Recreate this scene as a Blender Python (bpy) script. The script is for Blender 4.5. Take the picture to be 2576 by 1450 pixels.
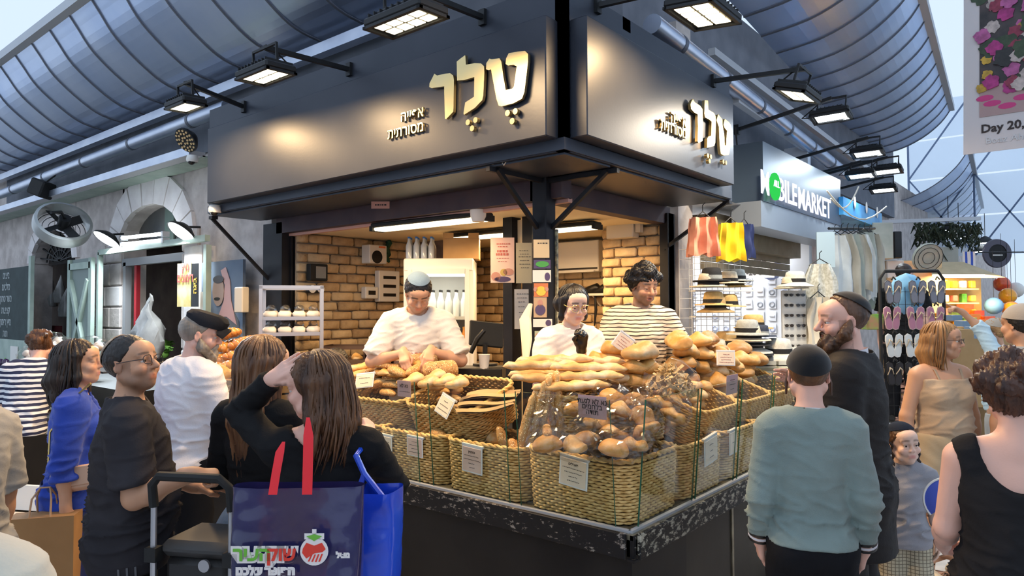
import bpy,bmesh,math,random
import numpy as np
from mathutils import Vector,Matrix,Euler,noise as mnoise
for _o in list(bpy.data.objects):bpy.data.objects.remove(_o)
SC=bpy.context.scene
COL=SC.collection
rnd=random.Random(7)
FOC=1758.0
CAM_R=np.array([[0.7707,0.0220,0.6368],[0.6372,-0.0201,-0.7704],[-0.0041,0.9996,-0.0295]])
_u,_s,_v=np.linalg.svd(CAM_R);CAM_R=_u@_v
CAM_P=np.array([2.313,-3.276,1.75])
cam=bpy.data.cameras.new('camera');cam.sensor_width=36.0;cam.lens=36.0*FOC/2576.0
cam.clip_start=0.05;cam.clip_end=200
camo=bpy.data.objects.new('camera',cam);COL.objects.link(camo)
M4=Matrix([list(CAM_R[i])+[CAM_P[i]]for i in range(3)]+[[0,0,0,1]])
camo.matrix_world=M4
SC.camera=camo
SC.view_settings.view_transform='Standard';SC.view_settings.look='None'
SC.view_settings.gamma=1.0;SC.view_settings.use_curve_mapping=False
SC.view_settings.exposure=0.45
SC.cycles.use_denoising=True
SC.cycles.use_adaptive_sampling=True;SC.cycles.adaptive_threshold=.05;SC.cycles.adaptive_min_samples=12
SC.cycles.max_bounces=5;SC.cycles.diffuse_bounces=3;SC.cycles.glossy_bounces=2
SC.cycles.transmission_bounces=2;SC.cycles.transparent_max_bounces=10
SC.cycles.caustics_reflective=False;SC.cycles.caustics_refractive=False
SC.cycles.sample_clamp_indirect=4.0
SKY_STRENGTH=0.82
w=bpy.data.worlds.new('sky');SC.world=w;w.use_nodes=True
_b=w.node_tree.nodes['Background'];_b.inputs[0].default_value=(0.66,0.80,1.0,1);_b.inputs[1].default_value=SKY_STRENGTH
def V(*a):return Vector(a[0])if len(a)==1 else Vector(a)
def ray(px,py):return CAM_R@np.array([px-1288.0,725.0-py,-FOC])/FOC
def at(px,py,x=None,y=None,z=None,d=None):
 r=ray(px,py)
 if d is None:
  i,val=(0,x)if x is not None else(1,y)if y is not None else(2,z)
  d=(val-CAM_P[i])/r[i]
 return Vector(CAM_P+r*d)
def tag(o,label=None,cat=None,group=None,kind=None):
 if label:o['label']=label
 if cat:o['category']=cat
 if group:o['group']=group
 if kind:o['kind']=kind
 return o
def rotz(a):return Matrix.Rotation(a,4,'Z')
def frame(loc,zr=0.0,xr=0.0,yr=0.0):return Matrix.Translation(Vector(loc))@Euler((xr,yr,zr)).to_matrix().to_4x4()
def thing(name,label,cat,loc=(0,0,0),rz=0.0,group=None,mw=None):
 o=bpy.data.objects.new(name,None);COL.objects.link(o);o.empty_display_size=0.1
 if mw is not None:o.matrix_world=mw
 else:o.location=loc;o.rotation_euler=(0,0,rz)
 return tag(o,label,cat,group)
def copy_tree(o,mw=None,label=None,group=None,parent=None):
 c=o.copy();COL.objects.link(c)
 if parent is not None:c.parent=parent
 if mw is not None:c.matrix_world=mw
 if label:c['label']=label
 if group:c['group']=group
 for ch in list(o.children):copy_tree(ch,parent=c)
 return c
def inst(name,me,mw,parent=None,label=None,cat=None,group=None,kind=None):
 o=bpy.data.objects.new(name,me);COL.objects.link(o)
 if parent is not None:o.parent=parent
 o.matrix_local=mw
 return tag(o,label,cat,group,kind)
class MB:
 """collects shapes; build() links them as one mesh object"""
 def __init__(s):s.v=[];s.f=[];s.m=[];s.cm=0
 def add(s,vs,fs,M=None):
  b=len(s.v)
  for p in vs:
   p=Vector(p);s.v.append(tuple(M@p)if M is not None else tuple(p))
  for f in fs:s.f.append(tuple(b+i for i in f));s.m.append(s.cm)
  return s
 def box(s,c,sz,M=None,bev=0.0,taper=1.0):
  x,y,z=sz[0]/2,sz[1]/2,sz[2]/2
  if bev<=0:
   vs=[(c[0]+i*x*(taper if k>0 else 1),c[1]+j*y*(taper if k>0 else 1),c[2]+k*z)for k in(-1,1)for j in(-1,1)for i in(-1,1)]
   fs=[(0,2,3,1),(4,5,7,6),(0,1,5,4),(2,6,7,3),(0,4,6,2),(1,3,7,5)]
   return s.add(vs,fs,M)
  b=min(bev,x*.9,y*.9,z*.9);vs=[];idx={}
  for i in(-1,1):
   for j in(-1,1):
    for k in(-1,1):
     for a in range(3):
      q=[i*(x-(b if a!=0 else 0)),j*(y-(b if a!=1 else 0)),k*(z-(b if a!=2 else 0))]
      idx[(i,j,k,a)]=len(vs);vs.append((c[0]+q[0],c[1]+q[1],c[2]+q[2]))
  fs=[]
  for i in(-1,1):
   fs.append([idx[(i,j,k,0)]for j,k in((-1,-1),(1,-1),(1,1),(-1,1))][::i])
   fs.append([idx[(j,i,k,1)]for j,k in((-1,-1),(1,-1),(1,1),(-1,1))][::-i])
   fs.append([idx[(j,k,i,2)]for j,k in((-1,-1),(1,-1),(1,1),(-1,1))][::i])
  for p in(-1,1):
   for q in(-1,1):
    fs.append([idx[(-1,p,q,1)],idx[(1,p,q,1)],idx[(1,p,q,2)],idx[(-1,p,q,2)]][::-p*q])
    fs.append([idx[(p,-1,q,2)],idx[(p,1,q,2)],idx[(p,1,q,0)],idx[(p,-1,q,0)]][::-p*q])
    fs.append([idx[(p,q,-1,0)],idx[(p,q,1,0)],idx[(p,q,1,1)],idx[(p,q,-1,1)]][::-p*q])
  for i in(-1,1):
   for j in(-1,1):
    for k in(-1,1):fs.append([idx[(i,j,k,a)]for a in range(3)][::i*j*k])
  return s.add(vs,fs,M)
 def tube(s,pts,r,n=8,caps=True,M=None,closed=False,flat=1.0,up=None):
  pts=[Vector(p)for p in pts];N=len(pts)
  rs=r if isinstance(r,(list,tuple))else[r]*N
  vs=[];fs=[];prev=None
  for i,p in enumerate(pts):
   if closed:t=pts[(i+1)%N]-pts[i-1]
   else:t=pts[min(i+1,N-1)]-pts[max(i-1,0)]
   if t.length<1e-9:t=Vector((0,0,1))
   t.normalize()
   if prev is None:
    a=Vector(up)if up is not None else(Vector((0,0,1))if abs(t.z)<.9 else Vector((1,0,0)))
   else:a=prev
   u=a-t*a.dot(t)
   if u.length<1e-6:u=t.orthogonal()
   u.normalize();wv=t.cross(u);prev=u
   for k in range(n):
    an=2*math.pi*(k+.5)/n
    vs.append(p+u*(math.cos(an)*rs[i]*flat)+wv*(math.sin(an)*rs[i]))
  L=N if closed else N-1
  for i in range(L):
   for k in range(n):
    a=i*n+k;b=i*n+(k+1)%n;c=((i+1)%N)*n+(k+1)%n;d=((i+1)%N)*n+k
    fs.append((a,b,c,d))
  if caps and not closed:
   fs.append(tuple(range(n))[::-1]);fs.append(tuple((N-1)*n+k for k in range(n)))
  return s.add(vs,fs,M)
 def cyl(s,p0,p1,r0,r1=None,n=16,caps=True,M=None):
  return s.tube([p0,p1],[r0,r0 if r1 is None else r1],n,caps,M)
 def lathe(s,prof,n=24,M=None,sx=1.0,sy=1.0,a0=0.0,a1=2*math.pi):
  full=abs(a1-a0-2*math.pi)<1e-6;cnt=n if full else n+1;vs=[];fs=[]
  for(r,z)in prof:
   for k in range(cnt):
    a=a0+(a1-a0)*k/n;vs.append((r*math.cos(a)*sx,r*math.sin(a)*sy,z))
  for i in range(len(prof)-1):
   for k in range(n):
    k2=(k+1)%cnt;fs.append((i*cnt+k,i*cnt+k2,(i+1)*cnt+k2,(i+1)*cnt+k))
  return s.add(vs,fs,M)
 def ell(s,c,r,nu=16,nv=10,M=None,pw=1.0):
  vs=[(c[0],c[1],c[2]-r[2])];fs=[]
  for j in range(1,nv):
   t=-math.pi/2+math.pi*j/nv
   for i in range(nu):
    a=2*math.pi*i/nu
    cx,cy=math.cos(a),math.sin(a)
    if pw!=1:cx=math.copysign(abs(cx)**pw,cx);cy=math.copysign(abs(cy)**pw,cy)
    vs.append((c[0]+r[0]*math.cos(t)*cx,c[1]+r[1]*math.cos(t)*cy,c[2]+r[2]*math.sin(t)))
  vs.append((c[0],c[1],c[2]+r[2]));top=len(vs)-1
  for i in range(nu):
   i2=(i+1)%nu
   fs.append((0,1+i2,1+i));fs.append((top,1+(nv-2)*nu+i,1+(nv-2)*nu+i2))
   for j in range(nv-2):fs.append((1+j*nu+i,1+j*nu+i2,1+(j+1)*nu+i2,1+(j+1)*nu+i))
  return s.add(vs,fs,M)
 def prism(s,poly,z0,z1,M=None):
  n=len(poly);ar=sum(poly[i-1][0]*poly[i][1]-poly[i][0]*poly[i-1][1]for i in range(n))
  if ar<0:poly=poly[::-1]
  vs=[(p[0],p[1],z0)for p in poly]+[(p[0],p[1],z1)for p in poly]
  fs=[tuple(range(n))[::-1],tuple(range(n,2*n))]+[(i,(i+1)%n,n+(i+1)%n,n+i)for i in range(n)]
  return s.add(vs,fs,M)
 def quad(s,a,b,c,d):return s.add([a,b,c,d],[(0,1,2,3)])
 def grid(s,fn,nu,nv,M=None,wrap=False):
  vs=[fn(i/nu,j/nv)for j in range(nv+1)for i in range(nu+(0 if wrap else 1))]
  w_=nu if wrap else nu+1
  fs=[(j*w_+i,j*w_+(i+1)%w_,(j+1)*w_+(i+1)%w_,(j+1)*w_+i)for j in range(nv)for i in range(nu)]
  return s.add(vs,fs,M)
 def mesh(s,name,mats,smooth=False):
  me=bpy.data.meshes.new(name);me.from_pydata(s.v,[],s.f)
  for m in(mats if isinstance(mats,(list,tuple))else[mats]):me.materials.append(m)
  if any(s.m):me.polygons.foreach_set('material_index',s.m)
  if smooth:
   me.polygons.foreach_set('use_smooth',[True]*len(me.polygons))
   if smooth!='all':
    try:me.set_sharp_from_angle(angle=math.radians(42))
    except Exception:pass
  me.update();return me
 def build(s,name,mats,parent=None,smooth=True,world=True,label=None,cat=None,group=None,kind=None,loc=None):
  me=s.mesh(name,mats,smooth);o=bpy.data.objects.new(name,me);COL.objects.link(o)
  if parent is not None:
   o.parent=parent
   if world:o.matrix_parent_inverse=wmat(parent).inverted()
  elif loc is not None:
   lv=Vector(loc);me.transform(Matrix.Translation(-lv));o.location=lv
  return tag(o,label,cat,group,kind)
def wmat(o):
 m=o.matrix_basis.copy()
 if o.parent is not None:m=wmat(o.parent)@o.matrix_parent_inverse@m
 return m
def centre_of(s):
 a=np.array(s.v);return Vector(((a[:,0].min()+a[:,0].max())/2,(a[:,1].min()+a[:,1].max())/2,a[:,2].min()))
def solo(name,mb,mats,label,cat,group=None,smooth=True,kind=None):
 """a top-level thing that is one mesh; origin at its base"""
 return mb.build(name,mats,None,smooth,label=label,cat=cat,group=group,kind=kind,loc=centre_of(mb))
def struct(name,mb,mats,smooth=False):return mb.build(name,mats,None,smooth,kind='structure')
def basis(o,xa,ya=None,za=None):
 """matrix whose columns are xa, ya, za (given two) and origin o"""
 xa=Vector(xa).normalized()
 if ya is not None:ya=Vector(ya);ya=(ya-xa*xa.dot(ya)).normalized();za=xa.cross(ya)
 else:za=Vector(za);za=(za-xa*xa.dot(za)).normalized();ya=za.cross(xa)
 m=Matrix((xa,ya,za)).transposed().to_4x4();m.translation=Vector(o);return m
def text_mesh(body,size,depth,M,mat,name,parent,bold=0.0,align='CENTER',res=2,world=True,smooth=False):
 cu=bpy.data.curves.new('lettering','FONT');cu.body=body;cu.size=size;cu.extrude=depth
 cu.align_x=align;cu.align_y='CENTER';cu.offset=bold;cu.resolution_u=res
 t=bpy.data.objects.new('lettering',cu);COL.objects.link(t)
 dg=bpy.context.evaluated_depsgraph_get();me=bpy.data.meshes.new_from_object(t.evaluated_get(dg))
 bpy.data.objects.remove(t);bpy.data.curves.remove(cu)
 me.transform(M);me.materials.clear();me.materials.append(mat);me.name=name
 o=bpy.data.objects.new(name,me);COL.objects.link(o);o.parent=parent
 if parent is not None and world:o.matrix_parent_inverse=wmat(parent).inverted()
 return o
def heb(s):return '\n'.join(l[::-1]for l in s.split('\n'))
MATS={}
def mat(name,c,c2=None,rough=.6,metal=0.0,scale=6.0,detail=4.0,bump=0.0,bscale=None,spec=None,emit=None,estr=0.0,trans=0.0,alpha=1.0,ior=1.45,sheen=0.0,stretch=None,coat=0.0,sss=0.0,ramp=(.35,.65),coord='Object'):
 if name in MATS:return MATS[name]
 m=bpy.data.materials.new(name);m.use_nodes=True;nt=m.node_tree;N=nt.nodes;L=nt.links
 b=N['Principled BSDF'];c=tuple(c)+((1,)if len(c)==3 else())
 b.inputs['Base Color'].default_value=c;b.inputs['Roughness'].default_value=rough;b.inputs['Metallic'].default_value=metal
 b.inputs['IOR'].default_value=ior
 if spec is not None:b.inputs['Specular IOR Level'].default_value=spec
 if trans:b.inputs['Transmission Weight'].default_value=trans
 if alpha<1:b.inputs['Alpha'].default_value=alpha
 if sheen:b.inputs['Sheen Weight'].default_value=sheen
 if coat:b.inputs['Coat Weight'].default_value=coat
 if sss:
  b.inputs['Subsurface Weight'].default_value=sss;b.inputs['Subsurface Radius'].default_value=(.02,.008,.004);b.inputs['Subsurface Scale'].default_value=.3
 if emit is not None:b.inputs['Emission Color'].default_value=tuple(emit)+(1,);b.inputs['Emission Strength'].default_value=estr
 tc=N.new('ShaderNodeTexCoord');src=tc.outputs[coord]
 if stretch:
  mp=N.new('ShaderNodeMapping');mp.inputs['Scale'].default_value=stretch;L.new(src,mp.inputs[0]);src=mp.outputs[0]
 if c2 is not None:
  c2=tuple(c2)+((1,)if len(c2)==3 else())
  n=N.new('ShaderNodeTexNoise');n.inputs['Scale'].default_value=scale;n.inputs['Detail'].default_value=detail;L.new(src,n.inputs['Vector'])
  r=N.new('ShaderNodeValToRGB');r.color_ramp.elements[0].position=ramp[0];r.color_ramp.elements[1].position=ramp[1]
  r.color_ramp.elements[0].color=c;r.color_ramp.elements[1].color=c2
  L.new(n.outputs['Fac'],r.inputs[0]);L.new(r.outputs[0],b.inputs['Base Color'])
 if bump:
  n2=N.new('ShaderNodeTexNoise');n2.inputs['Scale'].default_value=bscale or scale*4;n2.inputs['Detail'].default_value=3;L.new(src,n2.inputs['Vector'])
  bp=N.new('ShaderNodeBump');bp.inputs['Strength'].default_value=bump;bp.inputs['Distance'].default_value=.01
  L.new(n2.outputs['Fac'],bp.inputs['Height']);L.new(bp.outputs[0],b.inputs['Normal'])
 MATS[name]=m;return m
def glow(name,col,st):
 if name in MATS:return MATS[name]
 m=bpy.data.materials.new(name);m.use_nodes=True;N=m.node_tree.nodes;N.clear()
 e=N.new('ShaderNodeEmission');e.inputs[0].default_value=tuple(col)+(1,);e.inputs[1].default_value=st
 o=N.new('ShaderNodeOutputMaterial');m.node_tree.links.new(e.outputs[0],o.inputs[0]);MATS[name]=m;return m
def attr_mat(name,attr='Col',rough=.55,bump=0.0,bscale=60,sss=0.0,sheen=0.0,var=0.0,vscale=8.0,spec=None):
 """colour from a colour attribute, with slight procedural variation"""
 if name in MATS:return MATS[name]
 m=bpy.data.materials.new(name);m.use_nodes=True;nt=m.node_tree;N=nt.nodes;L=nt.links;b=N['Principled BSDF']
 a=N.new('ShaderNodeAttribute');a.attribute_name=attr
 tc=N.new('ShaderNodeTexCoord');n=N.new('ShaderNodeTexNoise');n.inputs['Scale'].default_value=vscale;n.inputs['Detail'].default_value=4;L.new(tc.outputs['Object'],n.inputs['Vector'])
 mr=N.new('ShaderNodeMapRange');mr.inputs['To Min'].default_value=1-var;mr.inputs['To Max'].default_value=1+var;L.new(n.outputs['Fac'],mr.inputs['Value'])
 mx=N.new('ShaderNodeVectorMath');mx.operation='SCALE';L.new(a.outputs['Color'],mx.inputs[0]);L.new(mr.outputs[0],mx.inputs['Scale'])
 L.new(mx.outputs[0],b.inputs['Base Color']);b.inputs['Roughness'].default_value=rough
 if spec is not None:b.inputs['Specular IOR Level'].default_value=spec
 if sheen:b.inputs['Sheen Weight'].default_value=sheen
 if sss:
  b.inputs['Subsurface Weight'].default_value=sss;b.inputs['Subsurface Radius'].default_value=(.02,.008,.004);b.inputs['Subsurface Scale'].default_value=.3
 if bump:
  n2=N.new('ShaderNodeTexNoise');n2.inputs['Scale'].default_value=bscale;L.new(tc.outputs['Object'],n2.inputs['Vector'])
  bp=N.new('ShaderNodeBump');bp.inputs['Strength'].default_value=bump;bp.inputs['Distance'].default_value=.005
  L.new(n2.outputs['Fac'],bp.inputs['Height']);L.new(bp.outputs[0],b.inputs['Normal'])
 MATS[name]=m;return m
def set_col(me,cols):
 a=me.color_attributes.new('Col','FLOAT_COLOR','POINT')
 c=np.ones((len(me.vertices),4),np.float32);c[:,:3]=cols;a.data.foreach_set('color',c.ravel())
def stripe_mat(name,c1,c2,period,duty,axis='Z',rough=.8,bump=.15):
 """woven stripes across one object axis"""
 if name in MATS:return MATS[name]
 m=mat(name,c1,rough=rough,bump=bump,bscale=25);nt=m.node_tree;N=nt.nodes;L=nt.links;b=N['Principled BSDF']
 tc=N.new('ShaderNodeTexCoord');sp=N.new('ShaderNodeSeparateXYZ');L.new(tc.outputs['Object'],sp.inputs[0])
 nz=N.new('ShaderNodeTexNoise');nz.inputs['Scale'].default_value=9;L.new(tc.outputs['Object'],nz.inputs['Vector'])
 ma=N.new('ShaderNodeMath');ma.operation='MULTIPLY_ADD';ma.inputs[1].default_value=.02;L.new(nz.outputs['Fac'],ma.inputs[0]);L.new(sp.outputs[axis],ma.inputs[2])
 md=N.new('ShaderNodeMath');md.operation='FLOORED_MODULO';md.inputs[1].default_value=period;L.new(ma.outputs[0],md.inputs[0])
 lt=N.new('ShaderNodeMath');lt.operation='LESS_THAN';lt.inputs[1].default_value=period*duty;L.new(md.outputs[0],lt.inputs[0])
 mx=N.new('ShaderNodeMix');mx.data_type='RGBA';L.new(lt.outputs[0],mx.inputs['Factor'])
 mx.inputs[6].default_value=tuple(c1)+(1,);mx.inputs[7].default_value=tuple(c2)+(1,);L.new(mx.outputs[2],b.inputs['Base Color'])
 return m
def lamp_area(name,loc,direction,sx,sy,power,col,parent=None,spread=math.radians(172)):
 l=bpy.data.lights.new(name,'AREA');l.shape='RECTANGLE';l.size=sx;l.size_y=sy;l.energy=power;l.color=col;l.spread=spread
 o=bpy.data.objects.new(name,l);COL.objects.link(o)
 o.matrix_world=Matrix.Translation(Vector(loc))@Vector(direction).to_track_quat('-Z','Y').to_matrix().to_4x4()
 if parent is not None:
  mw=o.matrix_world.copy();o.parent=parent;o.matrix_parent_inverse=wmat(parent).inverted();o.matrix_basis=mw
 return o
#materials used by the place
m_steel=mat('painted_steel',(.030,.036,.052),(.042,.048,.066),rough=.42,metal=.25,scale=1.6,bump=.03,bscale=40)
m_sign=mat('sign_paint',(.028,.032,.046),(.040,.044,.058),rough=.40,metal=.35,scale=1.2,bump=.02,bscale=60)
m_black=mat('black_paint',(.008,.008,.010),(.016,.016,.020),spec=.3,rough=.5,scale=5,bump=.05)
m_blackmat=mat('matt_black',(.012,.012,.012),rough=.7)
m_brass=mat('brass',(.80,.60,.24),(.72,.56,.30),rough=.30,metal=1.0,scale=2.5)
m_alu=mat('brushed_aluminium',(.52,.62,.82),(.64,.72,.88),rough=.34,metal=.92,scale=1.4,bump=.04,bscale=7,stretch=(1,1,.3))  # canopy metal; the blue of the reflected sky is put into its base colour
m_rib=mat('canopy_seam',(.16,.17,.20),rough=.5,metal=.6)
m_trim=mat('canopy_edge',(.55,.56,.58),rough=.5,metal=.3)
m_duct=mat('zinc_duct',(.50,.55,.66),(.62,.66,.75),rough=.3,metal=.9,scale=3)
m_stone=mat('limestone',(.46,.40,.37),(.64,.57,.53),rough=.9,scale=5,bump=.5,bscale=22)
m_stonel=mat('pale_limestone',(.70,.64,.62),(.82,.77,.75),rough=.85,scale=4,bump=.3,bscale=25)
m_mortar=mat('mortar',(.30,.25,.20),(.42,.36,.29),rough=.95,scale=9,bump=.4)
m_plaster=mat('cream_plaster',(.80,.68,.48),(.88,.77,.57),rough=.85,scale=1.5,bump=.08)
m_ceil=mat('cream_ceiling',(.88,.72,.44),(.93,.79,.52),rough=.8,scale=1.2)
m_floor=mat('paving',(.42,.43,.45),(.58,.58,.60),rough=.55,scale=7,bump=.2,bscale=30)
m_joint=mat('paving_joint',(.20,.20,.20),(.27,.26,.25),rough=.9,scale=20)
m_brick=[mat('brick_%d'%i,c,c2,rough=.9,scale=14,bump=.5,bscale=45)for i,(c,c2)in enumerate((((.50,.34,.18),(.64,.46,.26)),((.42,.28,.15),(.58,.41,.23)),((.58,.43,.25),(.72,.55,.34))))]
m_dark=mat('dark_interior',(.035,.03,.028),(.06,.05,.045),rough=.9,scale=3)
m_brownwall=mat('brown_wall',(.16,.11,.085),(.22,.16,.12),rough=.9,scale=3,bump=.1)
m_green=mat('pale_green_paint',(.33,.42,.36),(.42,.51,.44),rough=.6,scale=5,bump=.1)
m_roof=mat('roof_sheet',(.62,.77,.93),(.70,.82,.95),rough=.6,scale=2)
def _roofsheet():
 m=m_roof;nt=m.node_tree;N=nt.nodes;L=nt.links;b=N['Principled BSDF'];out=N['Material Output']
 tl=N.new('ShaderNodeBsdfTranslucent');tl.inputs[0].default_value=(.80,.89,.98,1)
 tp=N.new('ShaderNodeBsdfTransparent');tp.inputs[0].default_value=(.84,.92,1,1)
 a=N.new('ShaderNodeMixShader');a.inputs[0].default_value=.55;L.new(tl.outputs[0],a.inputs[1]);L.new(tp.outputs[0],a.inputs[2])
 c=N.new('ShaderNodeMixShader');c.inputs[0].default_value=.12;L.new(a.outputs[0],c.inputs[1]);L.new(b.outputs[0],c.inputs[2]);L.new(c.outputs[0],out.inputs[0])
_roofsheet()
def glass_mat(name,tint,refl=.10,rough=.02):
 m=bpy.data.materials.new(name);m.use_nodes=True;nt=m.node_tree;N=nt.nodes;L=nt.links;N.clear()
 tp=N.new('ShaderNodeBsdfTransparent');tp.inputs[0].default_value=tint+(1,)
 gl=N.new('ShaderNodeBsdfGlossy');gl.inputs['Roughness'].default_value=rough
 fr=N.new('ShaderNodeLayerWeight');pw=N.new('ShaderNodeMath');pw.operation='POWER';pw.inputs[1].default_value=3.5;L.new(fr.outputs['Facing'],pw.inputs[0])
 mp=N.new('ShaderNodeMath');mp.operation='MULTIPLY_ADD';mp.inputs[1].default_value=.45;mp.inputs[2].default_value=refl*.2;L.new(pw.outputs[0],mp.inputs[0])
 mx=N.new('ShaderNodeMixShader');L.new(mp.outputs[0],mx.inputs[0]);L.new(tp.outputs[0],mx.inputs[1]);L.new(gl.outputs[0],mx.inputs[2])
 o=N.new('ShaderNodeOutputMaterial');L.new(mx.outputs[0],o.inputs[0]);MATS[name]=m;return m
m_glass=glass_mat('clear_glass',(.95,.97,.95))
m_gedge=mat('green_glass_edge',(.03,.12,.07),rough=.15,coat=.5)
#floor
mb=MB();mb.quad((-30,-14,0),(14,-14,0),(14,40,0),(-30,40,0));floor=struct('floor',mb,m_joint)
mb=MB();mb.box((0,0,.004),(.585,.385,.016),bev=.006);slab=mb.mesh('paving_slab',m_floor,False)
k=0
for i in range(-20,7):
 for j in range(-9,14):
  x,y=i*.6+(.3 if j%2 else 0)+.2,j*.4-.2
  inst_ok=(y<-.62 and-8.5<x<4 and y>-3.6)or(x>.85 and y<5 and x<3.6)
  if inst_ok and not(x<-3 and y>-.6):
   k+=1
   if k<=300:inst('paving_slab',slab,Matrix.Translation((x,y,rnd.uniform(0,.003))),floor)
#fascia box over the corner
mb=MB()
mb.box((-2.07,.30,3.16),(4.14,.60,1.00));mb.box((-.30,1.51,3.16),(.60,1.82,1.00));mb.box((-.03,.03,3.3),(.06,.06,1.28))
mb.box((-2.07,-.006,2.70),(4.14,.012,.07));mb.box((.006,1.2,2.70),(.012,2.43,.07))
mb.box((-2.07,.28,2.652),(4.10,.5,.012));mb.box((-.28,1.5,2.652),(.5,1.8,.012))
struct('wall_fascia',mb,m_steel)
mb=MB();mb.box((-2.2,.66,2.585),(3.5,.12,.15));mb.box((-.66,1.55,2.585),(.12,1.9,.15))
struct('trim_lintel',mb,mat('aubergine_paint',(.045,.028,.04),(.07,.045,.05),rough=.6,scale=4))
mb=MB();mb.box((-2.2,.705,2.50),(3.5,.05,.03));struct('trim_pink',mb,mat('pink_trim',(.62,.36,.30),rough=.7))
mb=MB();mb.quad((-4.0,.6,2.52),(-4.0,3.4,2.52),(-.6,3.4,2.52),(-.6,.6,2.52));mb.quad((-4,.6,2.6),(-.6,.6,2.6),(-.6,3.4,2.6),(-4,3.4,2.6))
struct('ceiling',mb,m_ceil)
mb=MB();mb.box((-2.15,1.7,.11),(3.9,3.2,.22));mb.box((-.1,1.3,.11),(.44,2.2,.22));struct('floor_platform',mb,mat('wood_deck',(.10,.075,.055),(.15,.11,.08),rough=.7))
def brick_wall(name,origin,du,length,z0,z1,normal,bl=.205,bh=.085,jit=.006,holes=()):
 o=Vector(origin);du=Vector(du).normalized();nn=Vector(normal).normalized()
 mbw=MB();a=o-nn*.02;b=a+du*length
 mbw.quad((a.x,a.y,z0),(b.x,b.y,z0),(b.x,b.y,z1),(a.x,a.y,z1));c=a-nn*.1;d=b-nn*.1
 mbw.quad((d.x,d.y,z0),(c.x,c.y,z0),(c.x,c.y,z1),(d.x,d.y,z1))
 wl=struct(name,mbw,m_mortar)
 cnt=0;R=basis((0,0,0),du,za=(0,0,1))
 for r in range(int((z1-z0)/bh)):
  s=-(bl/2 if r%2 else 0)
  while s<length:
   L=bl*rnd.uniform(.85,1.12);e=min(s+L,length);s0=max(s,0)
   if e-s0>.05 and cnt<300:
    p=o+du*((s0+e)/2)+nn*rnd.uniform(-.012,.006);p.z=z0+(r+.5)*bh
    k=rnd.randrange(4)
    inst('brick',BR[rnd.randrange(3)][k],Matrix.Translation(p)@R@Matrix.Diagonal(((e-s0-.012)/.2,1,(bh-.012)/.075,1)),wl);cnt+=1
   s+=L
 return wl
BR=[]
for mi in m_brick:
 row=[]
 for k in range(4):
  mb=MB();mb.box((0,0,0),(.2,.05,.075),bev=.012)
  mb.v=[(x+rnd.uniform(-.004,.004),y+rnd.uniform(-.004,.004),z+rnd.uniform(-.004,.004))for x,y,z in mb.v]
  row.append(mb.mesh('brick',mi,'all'))
 BR.append(row)
brick_wall('wall_left',(-3.78,.72,0),(0,1,0),2.6,.95,2.52,(1,0,0),bl=.26,bh=.098)
brick_wall('wall_back',(-3.78,3.25,0),(1,0,0),2.5,1.0,2.52,(0,-1,0),bl=.26,bh=.098)
brick_wall('wall_right',(-1.30,2.47,0),(1,0,0),.66,.85,2.52,(0,-1,0),bl=.24,bh=.092)
brick_wall('wall_niche',(-1.28,2.5,0),(0,1,0),.78,1.0,2.52,(-1,0,0),bl=.24,bh=.098)
mb=MB();mb.box((-3.86,1.9,.5),(.1,2.7,1.0));mb.box((-2.4,3.32,.55),(3.0,.1,1.1));mb.box((-.95,2.55,.45),(.66,.12,.9));struct('wall_base',mb,m_plaster)
mb=MB();mb.box((-4.02,.66,1.31),(.34,.12,2.62));
for q in range(6):mb.box((-3.84+.0*q,.70+.03*q,1.31),(.03,.022,2.5))
struct('wall_shutter',mb,m_black)
mb=MB();mb.box((-.62,2.47,1.3),(.09,.10,2.6));mb.box((-.585,2.47,1.3),(.02,.14,2.6));struct('trim_post',mb,m_black)
t=thing('corner_post','tall black steel post under the corner of the fascia, pasted with stickers','post',(-.60,.60,0))
mb=MB();mb.box((-.60,.60,1.33),(.12,.12,2.66),bev=.008);mb.build('column',m_black,t,False)
mb=MB();mb.box((-.535,.655,1.15),(.02,.02,2.3));mb.build('edge_strip',mat('worn_edge',(.55,.50,.30),(.10,.10,.09),rough=.7,scale=30),t,False)
for a,b in(((-.62,.56,2.30),(-.56,.06,2.635)),((-.56,.62,2.30),(-.06,.56,2.635))):
 mb=MB();mb.tube([a,b],.020,4,M=None);mb.build('brace',m_black,t,False)
mb=MB();mb.box((-.58,.30,2.63),(.03,.62,.03));mb.box((-.30,.58,2.63),(.62,.03,.03));mb.build('top_arm',m_black,t,False)
for(x,y,z,x2,y2,z2,lb)in((-4.1,.62,2.05,-4.13,.02,2.63,'black diagonal steel bracket holding up the far left end of the fascia'),(-.62,2.42,2.28,-.03,2.40,2.64,'black diagonal steel bracket holding up the right end of the fascia')):
 mb=MB();mb.tube([(x,y,z),(x2,y2,z2)],.02,4);mb.box((x2,y2+.02,z2),(.06,.06,.03));solo('bracket',mb,m_black,lb,'bracket',smooth=False)
t=thing('inner_column','black square column inside the stall, taped with notices and posters','column',(-1.42,1.29,.22))
mb=MB();mb.box((-1.46,1.29,1.37),(.10,.12,2.30));mb.box((-1.29,1.33,1.37),(.10,.10,2.30));mb.build('column',m_black,t,False)
mb=MB();mb.box((-1.375,1.33,2.25),(.07,.05,.5));mb.build('plaster_gap',m_plaster,t,False)
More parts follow.
